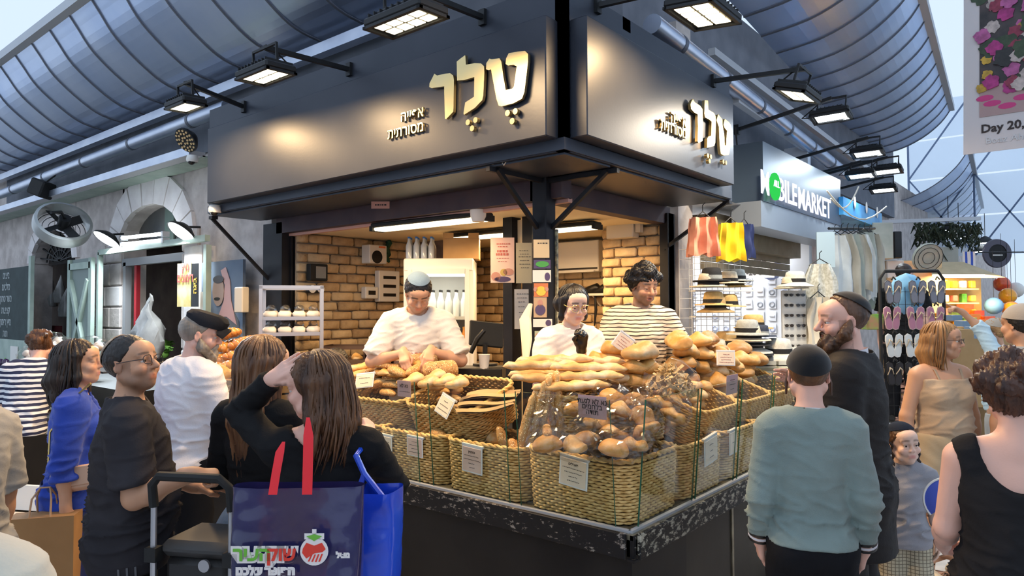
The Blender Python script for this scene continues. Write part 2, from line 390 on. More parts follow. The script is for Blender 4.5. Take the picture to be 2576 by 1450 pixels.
#signs over the left and right fronts
def poly_letter(pts,zoom,off,plane,val,depth,M,name,parent,m):
 q=[]
 for a,b in pts:
  p=at(off[0]+a/zoom,off[1]+b/zoom,**{plane:val})
  q.append((p.x if plane=='y' else p.y,p.z))
 mb=MB();mb.prism(q,0,depth,M);mb.build(name,m,parent,False)
SL=Matrix(((1,0,0,0),(0,0,-1,0),(0,1,0,0),(0,0,0,1)))
SR=Matrix(((0,0,1,0),(1,0,0,0),(0,1,0,0),(0,0,0,1)))
t=thing('sign_board','long dark grey sign board with gold Hebrew letters above the left front','sign',(-2,-.06,2.73))
mb=MB();mb.box((-1.99,-.06,3.078),(3.90,.12,.695),bev=.006);mb.build('panel',m_sign,t,False)
TL=Matrix.Translation((0,-.135,0))@SL
RESH=[(1528,478),(1545,490),(1600,478),(1630,475),(1650,490),(1655,520),(1652,700),(1650,725),(1605,772),(1597,770),(1592,600),(1592,560),(1560,565),(1510,572),(1495,565),(1497,540),(1515,505)]
LAMED=[(1728,358),(1733,420),(1790,410),(1830,412),(1850,430),(1852,470),(1845,620),(1838,650),(1790,700),(1720,745),(1717,735),(1728,665),(1785,628),(1787,500),(1720,520),(1675,523),(1673,400),(1700,378)]
TET=[(1885,380),(1900,385),(1950,378),(1962,400),(1975,500),(1990,585),(2035,575),(2045,560),(2062,430),(2040,420),(2005,425),(1990,415),(1993,380),(2010,345),(2070,335),(2115,330),(2135,350),(2135,400),(2110,600),(2095,640),(2040,670),(1965,690),(1945,685),(1930,640),(1895,450),(1880,455),(1863,450),(1865,410)]
for L_ in(RESH,LAMED,TET):poly_letter(L_,2.576,(500,0),'y',-.155,.022,TL,'letter',t,m_brass)
def sign_dot(px,py,plane,val,parent):
 p=at(px,py,**{plane:val});mb=MB();q=Vector((0,.024,0))if plane=='y' else Vector((-.024,0,0));mb.cyl(p+q,p,.018,n=16);mb.build('vowel_dot',m_brass,parent,True)
for a,b in((1743,793),(1792,778),(1770,832),(2000,733),(2050,722),(2030,785)):sign_dot(500+a/2.576,b/2.576,'y',-.155,t)
for s,px,py in(('אפייה',1068,281),('מסורתית',1068,318)):
 p=at(px,py,y=-.135);text_mesh(heb(s),.098,.008,Matrix.Translation(p)@SL,m_brass,'lettering',t,bold=.001,align='RIGHT',res=3)
t=thing('sign_board','dark grey sign board with gold Hebrew letters above the right front','sign',(.06,1.13,2.74))
mb=MB();mb.box((.06,1.13,3.09),(.12,2.14,.70),bev=.006);mb.build('panel',m_sign,t,False)
TR=Matrix.Translation((.135,0,0))@SR
RESH=[(740,180),(770,230),(850,280),(885,330),(890,420),(888,810),(870,825),(825,845),(812,820),(820,600),(815,410),(760,380),(715,330),(705,260),(720,210)]
LAMED=[(920,195),(970,200),(975,340),(1060,390),(1085,440),(1090,520),(1080,840),(1065,890),(955,920),(958,780),(975,750),(1020,735),(1025,520),(990,490),(925,455),(915,400)]
TET=[(1125,410),(1190,490),(1190,560),(1215,720),(1225,880),(1245,885),(1260,660),(1225,620),(1205,570),(1225,480),(1290,530),(1315,570),(1330,650),(1295,1000),(1285,1030),(1210,1038),(1165,1010),(1150,900),(1135,600),(1100,500)]
for L_ in(RESH,LAMED,TET):poly_letter(L_,6.043,(1620,220),'x',.155,.022,TR,'letter',t,m_brass)
for a,b in((975,1040),(1020,1055),(1000,1120),(1210,1130),(1250,1145)):sign_dot(1620+a/6.043,220+b/6.043,'x',.155,t)
for s,px,py in(('אפייה',1725,311),('מסורתית',1725,339)):
 p=at(px,py,x=.135);text_mesh(heb(s),.105,.008,Matrix.Translation(p)@SR,m_brass,'lettering',t,bold=.001,align='RIGHT',res=3)
#curved metal canopies over the two streets
def canopy(name,label,org,e,n,prof,marks,edge=True):
 """prof: (out, z) from the inner low edge to the outer high edge; marks: distances along e of the standing seams"""
 e=Vector(e);n=Vector(n);o=Vector(org)
 t=bpy.data.objects.new(name,None);COL.objects.link(t);t.location=o;t['kind']='structure';t['label']=label
 P_=lambda s,k:o+e*s+n*k[0]+Vector((0,0,k[1]))
 for i in range(len(marks)-1):
  mb=MB();a,b=marks[i],marks[i+1];g=.012 if b>a else-.012
  for j in range(len(prof)-1):
   mb.quad(P_(a+g,prof[j]),P_(b-g,prof[j]),P_(b-g,prof[j+1]),P_(a+g,prof[j+1]))
  me=mb;ob=me.build('canopy_panel',m_alu,t,'all')
 for s in marks:
  mb=MB();mb.tube([P_(s,k)+Vector((0,0,-.004))for k in prof],.014,4);mb.build('seam',m_rib,t,False)
 if edge:
  a,b=P_(marks[0],prof[-1]),P_(marks[-1],prof[-1])
  mb=MB();mb.tube([a,b],.075,4,up=(0,0,1));mb.build('edge_trim',m_trim,t,False)
 return t
def curve_profile(pts,steps=18):
 P_=[Vector((a,b,0))for a,b in pts];out=[]
 for i in range(len(P_)-1):
  p0,p1,p2,p3=P_[max(i-1,0)],P_[i],P_[i+1],P_[min(i+2,len(P_)-1)]
  for k in range(4):
   u=k/4;q=.5*((2*p1)+(-p0+p2)*u+(2*p0-5*p1+4*p2-p3)*u*u+(-p0+3*p1-3*p2+p3)*u**3);out.append((q.x,q.y))
 out.append((P_[-1].x,P_[-1].y));return out
prL=curve_profile([(0,0),(.30,.045),(.553,.183),(.845,.42),(1.01,.645),(1.07,.73),(1.13,.81)])
canopy('ceiling_canopy_left','curved ribbed aluminium canopy over the left street',(0,.6,4.26),(-1,0,0),(0,-1,0),prL,[-.6+.63*k for k in range(30)])
eR=Vector((-.077,.997,0)).normalized();nR=Vector((.997,.077,0)).normalized()
L0=at(2036,226,x=-.55)
prR=[(0,0)]
for px,py in((2124,188),(2193,138),(2231,100),(2327,31)):
 r=Vector(ray(px,py));c=Vector(CAM_P);d=(L0-c).dot(eR)/r.dot(eR);q=c+r*d-L0;prR.append((q.dot(nR),q.z))
prR=curve_profile([(0,0),(.5,.07),(.9,.24),(1.2,.48),(1.37,.72)])
canopy('ceiling_canopy_right','curved ribbed aluminium canopy over the right street',L0,eR,nR,prR,[-5.4+.62*k for k in range(18)])
far0=at(2190,520,d=15.5)
canopy('ceiling_canopy_far','next curved metal canopy further along the right street',far0,eR,nR,[(a*1.35,b*1.45)for a,b in prR],[0+1.3*k for k in range(9)])
#gutters, ducts and eaves
def duct(label,a,b,r,name='duct',bands=4,m=None):
 t=thing(name,label,'duct',a);mb=MB();mb.cyl(a,b,r,n=18);mb.build('pipe',m or m_duct,t,True)
 for k in range(bands):
  p=Vector(a).lerp(Vector(b),(k+.5)/bands);dv=(Vector(b)-Vector(a)).normalized()*.025
  mb=MB();mb.cyl(p-dv,p+dv,r*1.06,n=18);mb.build('band',m_rib,t,True)
def lineL(p,q,y):return at(*p,y=y),at(*q,y=y)
a,b=lineL((0,490),(440,318),.42);duct('round zinc duct running along the left street under the canopy',a,b+Vector((1.2,0,0)),.075,bands=5)
a,b=lineL((0,530),(431,403),.30)
t=thing('eave_gutter','long pale metal gutter along the eave of the left shops','gutter',a)
mb=MB();mb.box(((a.x+b.x)/2-1,.36,(a.z+b.z)/2),(abs(b.x-a.x)+3,.16,.05));mb.build('tray',m_trim,t,False)
mb=MB();mb.box(((a.x+b.x)/2-1,.27,(a.z+b.z)/2+.02),(abs(b.x-a.x)+3,.02,.09));mb.build('front_lip',m_duct,t,False)
mb=MB();mb.box(((a.x+b.x)/2-1,.55,(a.z+b.z)/2-.02),(abs(b.x-a.x)+3,.28,.02));mb.build('underside',m_green,t,False)
a,b=lineL((0,455),(560,222),.5)
mb=MB();mb.box(((a.x+b.x)/2,.52,(a.z+b.z)/2+.02),(abs(b.x-a.x)+6,.10,.10));struct('trim_gutter',mb,m_duct)
mb=MB();mb.box((-6.5,.72,3.95),(13,.1,.75));mb.box((-.74,6.5,4.3),(.1,12,1.5));struct('wall_upper',mb,mat('grey_eave',(.12,.13,.16),(.17,.18,.21),rough=.7,scale=3))
a,b=at(1640,60,x=-.28),at(2110,425,x=-.42);duct('round zinc duct running along the right street above the shop signs',a,b,.08,bands=6)
for k,(p,q,xx,lb)in enumerate((((1790,130),(2200,440),-.42,'upper flat metal rail along the right street under the canopy'),((1850,250),(2130,445),-.36,'lower flat metal rail along the right street beside the duct'))):
 a,b=at(*p,x=xx),at(*q,x=xx-.12);mb=MB();mb.tube([a,b],.05,4);solo('metal_rail',mb,m_trim,lb,'rail',smooth=False)
#translucent roof over the right street, with its lattice
t=bpy.data.objects.new('ceiling_roof',None);COL.objects.link(t);t['kind']='structure';t.location=(3,12,6.2)
def roof_bay(y0,y1):
 mb=MB()
 x0,x1,xm=1.1,5.6,3.3;z0,zm=6.0,7.4
 mb.quad((x0,y0,z0),(x0,y1,z0),(xm,y1,zm),(xm,y0,zm));mb.quad((xm,y0,zm),(xm,y1,zm),(x1,y1,z0),(x1,y0,z0))
 mb.build('roof_sheet',m_roof,t,False)
 mb=MB();mb.tube([(x0,y0,z0-.03),(xm,y0,zm-.03),(x1,y0,z0-.03)],.035,4);mb.tube([(x0,y0,z0),(x1,y0,z0)],.03,4)
 for k in range(4):
  xa=x0+(x1-x0)*(k+.5)/4;xb=x0+(x1-x0)*(k+1)/4;zt=lambda x:z0+(zm-z0)*(1-abs(x-xm)/(xm-x0))if x<xm else z0+(zm-z0)*(1-abs(x-xm)/(x1-xm))
  mb.tube([(x0+(x1-x0)*k/4,y0,z0),(xa,y0,zt(xa))],.018,4);mb.tube([(xa,y0,zt(xa)),(xb,y0,z0)],.018,4)
 mb.build('truss',mat('blue_steel',(.16,.22,.34),rough=.5,metal=.3),t,False)
 mb=MB();mb.tube([(xm,y0,zm-.05),(xm,y1,zm-.05)],.03,4);mb.tube([(2.2,y0,6.6),(2.2,y1,6.6)],.02,4);mb.tube([(2.2,y0,6.62),(x0,y1,6.02)],.014,4);mb.tube([(xm,y0,zm-.02),(2.2,y1,6.65)],.014,4)
 mb.tube([(x1,y0,z0),(4.4,y1,6.7)],.014,4);mb.tube([(4.4,y0,6.7),(4.4,y1,6.7)],.02,4);mb.build('purlin',MATS['blue_steel'],t,False)
for k in range(14):roof_bay(2+2.0*k,4+2.0*k)
t=bpy.data.objects.new('ceiling_roof_left',None);COL.objects.link(t);t['kind']='structure';t.location=(-6,-2,6.4)
for k in range(16):
 mb=MB();x0=-1.0-.8*k
 mb.grid(lambda u,v,x0=x0:(x0-.78*u,-.9-2.6*v,5.55+1.3*math.sin(v*1.2)),1,6);mb.build('roof_sheet',m_roof,t,'all')
 mb=MB();mb.tube([(x0,-.9-2.6*v/6,5.53+1.3*math.sin(v/6*1.2))for v in range(7)],.02,4);mb.build('roof_rib',MATS['blue_steel'],t,False)
#counter
def peeling(name,base,chip1,chip2,thr):
 m=mat(name,base,rough=.5,spec=.25,bump=.1,bscale=30);nt=m.node_tree;N=nt.nodes;L=nt.links;b=N['Principled BSDF']
 tc=N.new('ShaderNodeTexCoord');mp=N.new('ShaderNodeMapping');mp.inputs['Scale'].default_value=(1,1,2.2);L.new(tc.outputs['Object'],mp.inputs[0])
 n=N.new('ShaderNodeTexNoise');n.inputs['Scale'].default_value=17;n.inputs['Detail'].default_value=9;n.inputs['Roughness'].default_value=.72;L.new(mp.outputs[0],n.inputs['Vector'])
 r=N.new('ShaderNodeValToRGB');e=r.color_ramp.elements;e[0].position=thr;e[0].color=tuple(base)+(1,);e[1].position=thr+.015;e[1].color=tuple(chip1)+(1,)
 q=r.color_ramp.elements.new(thr+.12);q.color=tuple(chip2)+(1,);L.new(n.outputs['Fac'],r.inputs[0]);L.new(r.outputs[0],b.inputs['Base Color']);return m
m_peel=peeling('peeling_black_paint',(.012,.011,.012),(.22,.19,.16),(.42,.38,.33),.575)
m_peel2=peeling('peeling_grey_paint',(.015,.014,.014),(.30,.28,.22),(.45,.42,.34),.53)
m_worn=mat('worn_steel_top',(.30,.27,.19),(.16,.14,.10),rough=.38,metal=.6,scale=12,bump=.1)
m_cpanel=mat('black_counter_panel',(.007,.007,.008),(.014,.013,.013),spec=.25,rough=.5,scale=3,bump=.05)
m_cpanel2=mat('dark_brown_counter_panel',(.020,.017,.014),(.032,.028,.022),spec=.25,rough=.5,scale=3,bump=.05)
t=thing('counter','long black L-shaped bakery counter with a chipped painted steel edge','counter',(.2,-.2,0))
mb=MB();mb.box((-1.65,-.25,.32),(4.74,.54,.64));mb.build('left_body',m_cpanel,t,False)
mb=MB();mb.box((.425,1.24,.32),(.57,2.44,.64));mb.build('right_body',m_cpanel2,t,False)
for y in(.62,1.5):
 mb=MB();mb.box((.712,y,.32),(.012,.025,.64));mb.build('panel_joint',m_worn,t,False)
mb=MB();mb.box((-1.64,-.555,.695),(4.70,.02,.115),bev=.004);mb.build('left_edge',m_peel,t,False)
mb=MB();mb.box((.755,.98,.695),(.02,3.0,.115),bev=.004);mb.build('right_edge',m_peel2,t,False)
mb=MB();mb.tube([(.72,-.555,.64),(.755,-.56,.64),(.755,-.53,.64)],.008,4);mb.box((.735,-.535,.695),(.02,.02,.10));mb.build('corner_bracket',m_peel,t,False)
mb=MB();mb.box((-1.63,-.26,.735),(4.74,.57,.022));mb.box((.44,1.24,.7345),(.60,2.43,.021));mb.build('top',m_worn,t,False)
mb=MB();mb.box((-1.64,-.515,.752),(4.70,.022,.012));mb.box((.712,.98,.752),(.022,3.0,.012));mb.build('glass_channel',m_trim,t,False)
mb=MB();mb.box((-2.0,-.04,.86),(4.0,.12,.23));mb.box((.19,1.25,.86),(.10,2.3,.23));mb.box((.15,-.02,.90),(.26,.26,.30));mb.build('raised_tier',m_dark,t,False)
def pane(t,pa,pb,plane,vb,vt,z0=.755,z1=1.335):
 a=at(*pa,**{plane:vt});b=at(*pb,**{plane:vt})
 key=0 if plane=='y' else 1
 s0,s1=sorted((a[key],b[key]))
 lo=vb;hi=vt
 def pt(s,k):
  z=z0+(z1-z0)*k;w_=lo+(hi-lo)*k
  return(s,w_,z)if plane=='y' else(w_,s,z)
 n=Vector((0,.004,0))if plane=='y' else Vector((-.004,0,0))
 mb=MB();A,B,C_,D=[Vector(pt(s,k))for s,k in((s0,0),(s1,0),(s1,1),(s0,1))]
 vs=[A-n,B-n,C_-n,D-n,A+n,B+n,C_+n,D+n];mb.add(vs,[(0,1,2,3),(7,6,5,4)])
 g=mb.build('pane',m_glass,t,False)
 mb=MB();mb.add(vs,[(1,5,6,2),(0,3,7,4),(2,6,7,3)]);mb.build('polished_edge',m_gedge,g,False)
 return g
t=thing('glass_guard','row of clear glass panes standing along the counter edge','glass guard',(.1,-.5,.75))
for pa,pb in(((640,915),(850,942)),((863,943),(1042,957)),((1076,957),(1268,974)),((1296,975),(1533,995))):pane(t,pa,pb,'y',-.51,-.555)
for pa,pb in(((1624,990),(1757,962)),((1765,959),(1859,940)),((1868,939),(1944,926)),((1950,925),(2010,912))):pane(t,pa,pb,'x',.71,.755)
#woven baskets
m_wick=mat('seagrass',(.58,.34,.10),(.86,.58,.23),rough=.65,scale=26,detail=5,bump=.3,bscale=120)
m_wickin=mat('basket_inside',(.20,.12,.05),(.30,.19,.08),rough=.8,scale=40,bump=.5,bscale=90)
def rr_path(w,d,r,n):
 pts=[];a,b=w/2-r,d/2-r
 segs=[('l',(a,-d/2),(-a,-d/2)),('c',(-a,-b),-math.pi/2,-math.pi),('l',(-w/2,-b),(-w/2,b)),('c',(-a,b),math.pi,math.pi/2),('l',(-a,d/2),(a,d/2)),('c',(a,b),math.pi/2,0),('l',(w/2,b),(w/2,-b)),('c',(a,-b),0,-math.pi/2)]
 lens=[math.dist(q[1],q[2])if q[0]=='l' else r*math.pi/2 for q in segs];T_=sum(lens)
 for k in range(n):
  s=T_*k/n
  for q,L_ in zip(segs,lens):
   if s<=L_ or q is segs[-1]:
    u=min(s/L_,1)if L_ else 0
    if q[0]=='l':p=(q[1][0]+(q[2][0]-q[1][0])*u,q[1][1]+(q[2][1]-q[1][1])*u);nx=None
    else:an=q[2]+(q[3]-q[2])*u;p=(q[1][0]+r*math.cos(an),q[1][1]+r*math.sin(an))
    pts.append(p);break
   s-=L_
 return pts,T_
def make_basket(w,d,h,r=.09,pitch=.0145):
 stakes=int((2*(w+d))/.026);stakes+=stakes%2;n=stakes*2
 base,T_=rr_path(w,d,r,n);cx=[(p[0],p[1])for p in base]
 nor=[]
 for i in range(n):
  a,b=base[i-1],base[(i+1)%n];tx,ty=b[0]-a[0],b[1]-a[1];l=math.hypot(tx,ty)or 1;nor.append((-ty/l*-1,tx/l*-1))
 if nor[0][0]*base[0][0]+nor[0][1]*base[0][1]<0:nor=[(-a,-b)for a,b in nor]
 rng=random.Random(int(w*1000)+int(d*77));rows=int(h/pitch);mbw=MB()
 for k in range(rows):
  z=(k+.5)*pitch;fl=1+.05*z/h;pts=[];rs=[]
  for i in range(n):
   ph=math.pi*(i/2+.5*(0)+(k%2));o=.0042*math.cos(ph)+rng.uniform(-.0012,.0012)
   pts.append((cx[i][0]*fl+nor[i][0]*o,cx[i][1]*fl+nor[i][1]*o,z+rng.uniform(-.0012,.0012)));rs.append(.0076+.0012*math.cos(ph))
  mbw.tube(pts,rs,5,closed=True,flat=.95)
 weave=mbw.mesh('weave',m_wick,'all')
 mbr=MB();m_=n*1
 for s in(0,1):
  mbr.tube([(cx[i][0]*1.055+nor[i][0]*.006*math.cos(i*.8+s*math.pi),cx[i][1]*1.055+nor[i][1]*.006*math.cos(i*.8+s*math.pi),h+.004+.006*math.sin(i*.8+s*math.pi))for i in range(n)],.0085,6,closed=True)
 rim=mbr.mesh('rim',m_wick,'all')
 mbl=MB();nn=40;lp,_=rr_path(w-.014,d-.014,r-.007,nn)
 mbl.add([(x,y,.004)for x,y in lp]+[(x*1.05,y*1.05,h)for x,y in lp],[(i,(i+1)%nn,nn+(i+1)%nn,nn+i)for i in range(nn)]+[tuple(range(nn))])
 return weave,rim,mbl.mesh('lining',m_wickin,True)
BK={k:make_basket(*v)for k,v in dict(corner=(.58,.52,.29,.10),front=(.54,.40,.27,.09),side=(.40,.52,.27,.09),tier=(.56,.40,.22,.08),tierside=(.38,.54,.22,.08)).items()}
def basket(kind,loc,rz,tilt,label,tilty=0.0):
 t=thing('bread_basket',label,'basket',group='woven bread baskets',mw=frame(loc,rz,tilt,tilty))
 wv,rim,li=BK[kind]
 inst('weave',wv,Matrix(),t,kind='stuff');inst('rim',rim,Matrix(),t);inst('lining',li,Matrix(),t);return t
basket('corner',(.375,-.205,.748),.0,0,'big woven seagrass basket on the very corner of the counter, full of bagged bread')
basket('front',(-.225,-.262,.748),0,0,'woven seagrass basket directly left of the corner basket, a rustic roll standing in it')
basket('front',(-.80,-.262,.748),0,0,'second woven seagrass front basket left of the corner basket, two price cards hung on it')
for k,nm in enumerate(('third','fourth','fifth')):basket('front',(-1.375-.575*k,-.262,.748),0,0,nm+' woven seagrass front basket left of the corner basket, behind shoppers')
basket('side',(.462,.345,.748),0,0,'first woven seagrass basket along the right front, next to the corner basket')
basket('side',(.462,.895,.748),0,0,'second woven seagrass basket along the right front, two white cards hung on it')
for k,nm in enumerate(('third','fourth')):basket('side',(.462,1.445+.55*k,.748),0,0,nm+' woven seagrass basket along the right front, behind the boy in green')
TI=math.radians(20)
basket('tier',(-.67,-.10,1.03),0,TI,'raised tilted woven basket with paper bags, behind the left front row')
basket('tier',(-1.27,-.10,1.03),0,TI,'raised tilted woven basket heaped with long seeded rolls, left of the paper bags')
for k,nm in enumerate(('third',)):basket('tier',(-1.87-.60*k,-.10,1.03),0,TI,nm+' raised tilted woven basket from the corner, along the left front')
basket('tierside',(.33,.80,1.0),0,0,'raised woven basket of round rolls along the right front, nearest the corner',TI)
for k,nm in enumerate(('second','third')):basket('tierside',(.33,1.38+.58*k,1.0),0,0,nm+' raised woven basket of rolls along the right front',TI)
#bread shapes
def crust(name,c,c2,seeds=0.0,flour=0.0,rough=.5,coat=0.0,scale=9):
 m=mat(name,c,c2,rough=rough,scale=scale,detail=5,bump=.25,bscale=55,coat=coat,ramp=(.3,.7));nt=m.node_tree;N=nt.nodes;L=nt.links;b=N['Principled BSDF']
 col=b.inputs['Base Color'].links[0].from_socket;tc=N.new('ShaderNodeTexCoord')
 oi=N.new('ShaderNodeObjectInfo');hs=N.new('ShaderNodeHueSaturation');mr=N.new('ShaderNodeMapRange');mr.inputs['To Min'].default_value=.78;mr.inputs['To Max'].default_value=1.18
 L.new(oi.outputs['Random'],mr.inputs['Value']);L.new(mr.outputs[0],hs.inputs['Value']);L.new(col,hs.inputs['Color']);col=hs.outputs[0]
 if flour:
  n=N.new('ShaderNodeTexNoise');n.inputs['Scale'].default_value=14;n.inputs['Detail'].default_value=6;L.new(tc.outputs['Object'],n.inputs['Vector'])
  r=N.new('ShaderNodeValToRGB');r.color_ramp.elements[0].position=.5;r.color_ramp.elements[1].position=.66;r.color_ramp.elements[1].color=(flour,flour,flour,1);L.new(n.outputs['Fac'],r.inputs[0])
  mx=N.new('ShaderNodeMix');mx.data_type='RGBA';L.new(r.outputs[0],mx.inputs['Factor']);L.new(col,mx.inputs[6]);mx.inputs[7].default_value=(.90,.80,.60,1);col=mx.outputs[2]
 if seeds:
  v=N.new('ShaderNodeTexVoronoi');v.inputs['Scale'].default_value=120;L.new(tc.outputs['Object'],v.inputs['Vector'])
  lt=N.new('ShaderNodeMath');lt.operation='LESS_THAN';lt.inputs[1].default_value=.32;L.new(v.outputs['Distance'],lt.inputs[0])
  sp=N.new('ShaderNodeSeparateColor');L.new(v.outputs['Color'],sp.inputs[0]);gt=N.new('ShaderNodeMath');gt.operation='LESS_THAN';gt.inputs[1].default_value=seeds;L.new(sp.outputs[0],gt.inputs[0])
  ml=N.new('ShaderNodeMath');ml.operation='MULTIPLY';L.new(lt.outputs[0],ml.inputs[0]);L.new(gt.outputs[0],ml.inputs[1])
  r2=N.new('ShaderNodeValToRGB');r2.color_ramp.interpolation='CONSTANT';r2.color_ramp.elements[0].color=(.88,.72,.42,1);r2.color_ramp.elements[1].position=.72;r2.color_ramp.elements[1].color=(.06,.035,.02,1);L.new(sp.outputs[1],r2.inputs[0])
  mx=N.new('ShaderNodeMix');mx.data_type='RGBA';L.new(ml.outputs[0],mx.inputs['Factor']);L.new(col,mx.inputs[6]);L.new(r2.outputs[0],mx.inputs[7]);col=mx.outputs[2]
 L.new(col,b.inputs['Base Color']);return m
m_pale=crust('pale_crust',(.56,.29,.085),(.74,.48,.20),flour=.40)
m_gold=crust('golden_crust',(.50,.23,.05),(.70,.40,.12),flour=.18)
m_seed=crust('seeded_crust',(.46,.22,.06),(.64,.36,.12),seeds=.75)
m_brown=crust('brown_crust',(.34,.155,.045),(.56,.30,.10),flour=.3)
m_seedb=crust('grain_crust',(.36,.19,.07),(.56,.32,.11),seeds=.9,scale=30)
m_challah=crust('glazed_crust',(.46,.165,.030),(.68,.32,.07),rough=.22,coat=.6)
def loaf(name,L_,w,h,m,slashes=0,pw=2.6,seed=0,lump=.004,nu=26,nv=14,flatb=.55,bend=0.0,sl=.006,bulge=0.0):
 rng=random.Random(seed);ph=[rng.uniform(0,6.28)for _ in range(6)];mb=MB();off=Vector((seed*3.1,0,0))
 vs=[];fs=[]
 for i in range(nu+1):
  u=-1+2*i/nu;rr=max(0.0,(1-abs(u)**pw))**(1/2.0)
  for k in range(nv):
   a=2*math.pi*k/nv;y=math.cos(a)*w/2*rr;z=math.sin(a)*h/2*rr
   if z<0:z*=flatb
   x=u*L_/2
   if slashes and math.sin(a)>-.2:
    s=math.sin((u*slashes+.35*math.cos(a))*math.pi);g=sl*(s*abs(s)**.2)*rr*max(0,math.sin(a)+.2);z+=g
   y*=1+bulge*math.cos(u*math.pi*slashes)
   p=Vector((x,y,z));q=mnoise.noise(p*22+off);p+=Vector((0,y,z)).normalized()*(q*lump*2)if rr>.05 else Vector()
   p.y+=bend*(u*u-.4);vs.append(p)
 for i in range(nu):
  for k in range(nv):fs.append((i*nv+k,i*nv+(k+1)%nv,(i+1)*nv+(k+1)%nv,(i+1)*nv+k))
 mb.add(vs,fs);z0=min(v.z for v in vs);me=mb.mesh(name,m,'all');return me
def challah(name,m,L_=.26,w=.13,seed=0):
 mb=MB();rng=random.Random(seed)
 for k in range(5):
  u=-1+2*(k+.5)/5;s=math.sqrt(max(.15,1-(u*.85)**2))
  for sd in(-1,1):
   M=Matrix.Translation((u*L_*.40,sd*w*.20*s,.008+.012*s))@rotz(sd*.75+rng.uniform(-.1,.1));mb.ell((0,0,0),(L_*.17*s,w*.26*s,w*.30*s),12,8,M)
  M=Matrix.Translation((u*L_*.38+.02,0,.028*s))@rotz(rng.uniform(-.5,.5));mb.ell((0,0,0),(L_*.14*s,w*.25*s,w*.26*s),12,8,M)
 return mb.mesh(name,m,'all')
BREAD=dict(baguette=([loaf('baguette',.44,.078,.066,m_pale,4,4,s,bend=b,sl=.0045)for s,b in((1,.01),(2,-.012),(3,0))],.44,.078,.062),seeded=([loaf('seeded_baguette',.40,.066,.060,m_seed,0,4,s,bend=b)for s,b in((4,.012),(5,-.01))],.40,.066,.056),roll=([loaf('long_roll',.21,.066,.056,m_gold,2,3,s,sl=.005)for s in(6,7,8)],.21,.066,.052),seedroll=([loaf('seeded_roll',.22,.068,.058,m_seed,0,3,s)for s in(9,10)],.22,.068,.054),bun=([loaf('bun',.11,.10,.078,m_gold,0,2.2,s,nu=16)for s in(11,12)],.11,.10,.07),oval=([loaf('oval_roll',.15,.105,.085,m_pale,1,2.3,s,sl=.010)for s in(13,14)],.15,.105,.075),round=([loaf('round_loaf',.235,.20,.125,m_brown,1,2.3,s,sl=.014,nu=22,nv=18)for s in(15,16,17)],.23,.20,.11),pale=([loaf('country_loaf',.25,.17,.12,m_gold,2,2.5,s,sl=.012,nu=22,nv=18)for s in(18,19)],.25,.17,.105),block=([loaf('grain_loaf',.24,.115,.12,m_seedb,0,7,s,flatb=.95,lump=.005,nu=22)for s in(20,21)],.24,.115,.115),challah=([challah('braided_loaf',m_challah,seed=s)for s in(1,2,3)],.26,.13,.10),rustic=([loaf('rustic_roll',.20,.075,.07,m_seed,0,2.6,s)for s in(22,23)],.2,.075,.065))
NICE=dict(baguette='baguette',seeded='seeded_baguette',roll='long_roll',seedroll='seeded_roll',bun='bun',oval='oval_roll',round='round_loaf',pale='country_loaf',block='grain_loaf',challah='braided_loaf',rustic='rustic_roll')
def bread(kind,mw,label,group=None):
 mes=BREAD[kind][0];return inst(NICE[kind],mes[rnd.randrange(len(mes))],mw,None,label,'bread',group)
def heap(kinds,cx,cy,w,d,z0,n,label,group,rz=0.0,slope=(0.0,0.0),ang=(0,6.28),seed=1,tiltmax=.25):
 """drop loaves one by one onto a height field, so that each rests on what lies under it"""
 rng=random.Random(seed);g=.02;nx,ny=int(w/g)+1,int(d/g)+1;H=np.zeros((nx,ny))
 X=(np.arange(nx)*g-w/2)[:,None];Y=(np.arange(ny)*g-d/2)[None,:];H+=slope[0]*X+slope[1]*Y
 for q in range(n):
  kd=kinds[rng.randrange(len(kinds))];_,L_,wd,ht=BREAD[kd];best=None
  for tr in range(14):
   a=rng.uniform(*ang);ex=abs(math.cos(a))*L_/2+abs(math.sin(a))*wd/2;ey=abs(math.sin(a))*L_/2+abs(math.cos(a))*wd/2
   px=rng.uniform(-max(w/2-ex*.92,.005),max(w/2-ex*.92,.005));py=rng.uniform(-max(d/2-ey*.92,.005),max(d/2-ey*.92,.005))
   lx=(X-px)*math.cos(a)+(Y-py)*math.sin(a);ly=-(X-px)*math.sin(a)+(Y-py)*math.cos(a);e=(lx/(L_/2))**2+(ly/(wd/2))**2;ms=e<.8
   if not ms.any():continue
   hs=np.sort(H[ms]);z=hs[int(len(hs)*.85)]
   if best is None or z<best[0]:best=(z,a,px,py,ms,e,H[ms&(lx>0)].mean()if(ms&(lx>0)).any()else z,H[ms&(lx<=0)].mean()if(ms&(lx<=0)).any()else z)
  if best is None:continue
  z,a,px,py,ms,e,hp,hm=best;pit=max(-tiltmax,min(tiltmax,-math.atan2(hp-hm,L_*.5)))
  M=Matrix.Translation((cx,cy,z0))@rotz(rz)@Matrix.Translation((px,py,z+ht*.36))@rotz(a)@Euler((rng.uniform(-.15,.15),pit,0)).to_matrix().to_4x4()
  bread(kd,M,label,group)
  H[ms]=np.maximum(H[ms],z+ht*.80*np.sqrt(np.clip(1-e[ms]*.55,0,1)))
TS=math.tan(TI)
heap(['rustic','oval'],-.225,-.28,.44,.30,.86,11,'small rustic bread roll lying in the front basket next to the corner basket','rolls in the front basket beside the corner',seed=3)
bread('rustic',frame((-.14,-.39,1.02),.6,0,1.25),'rustic seeded roll standing on end in the front basket beside the corner')
bread('rustic',frame((-.02,-.40,.98),.2,0,.9),'rustic roll leaning on the right end wall of the front basket beside the corner')
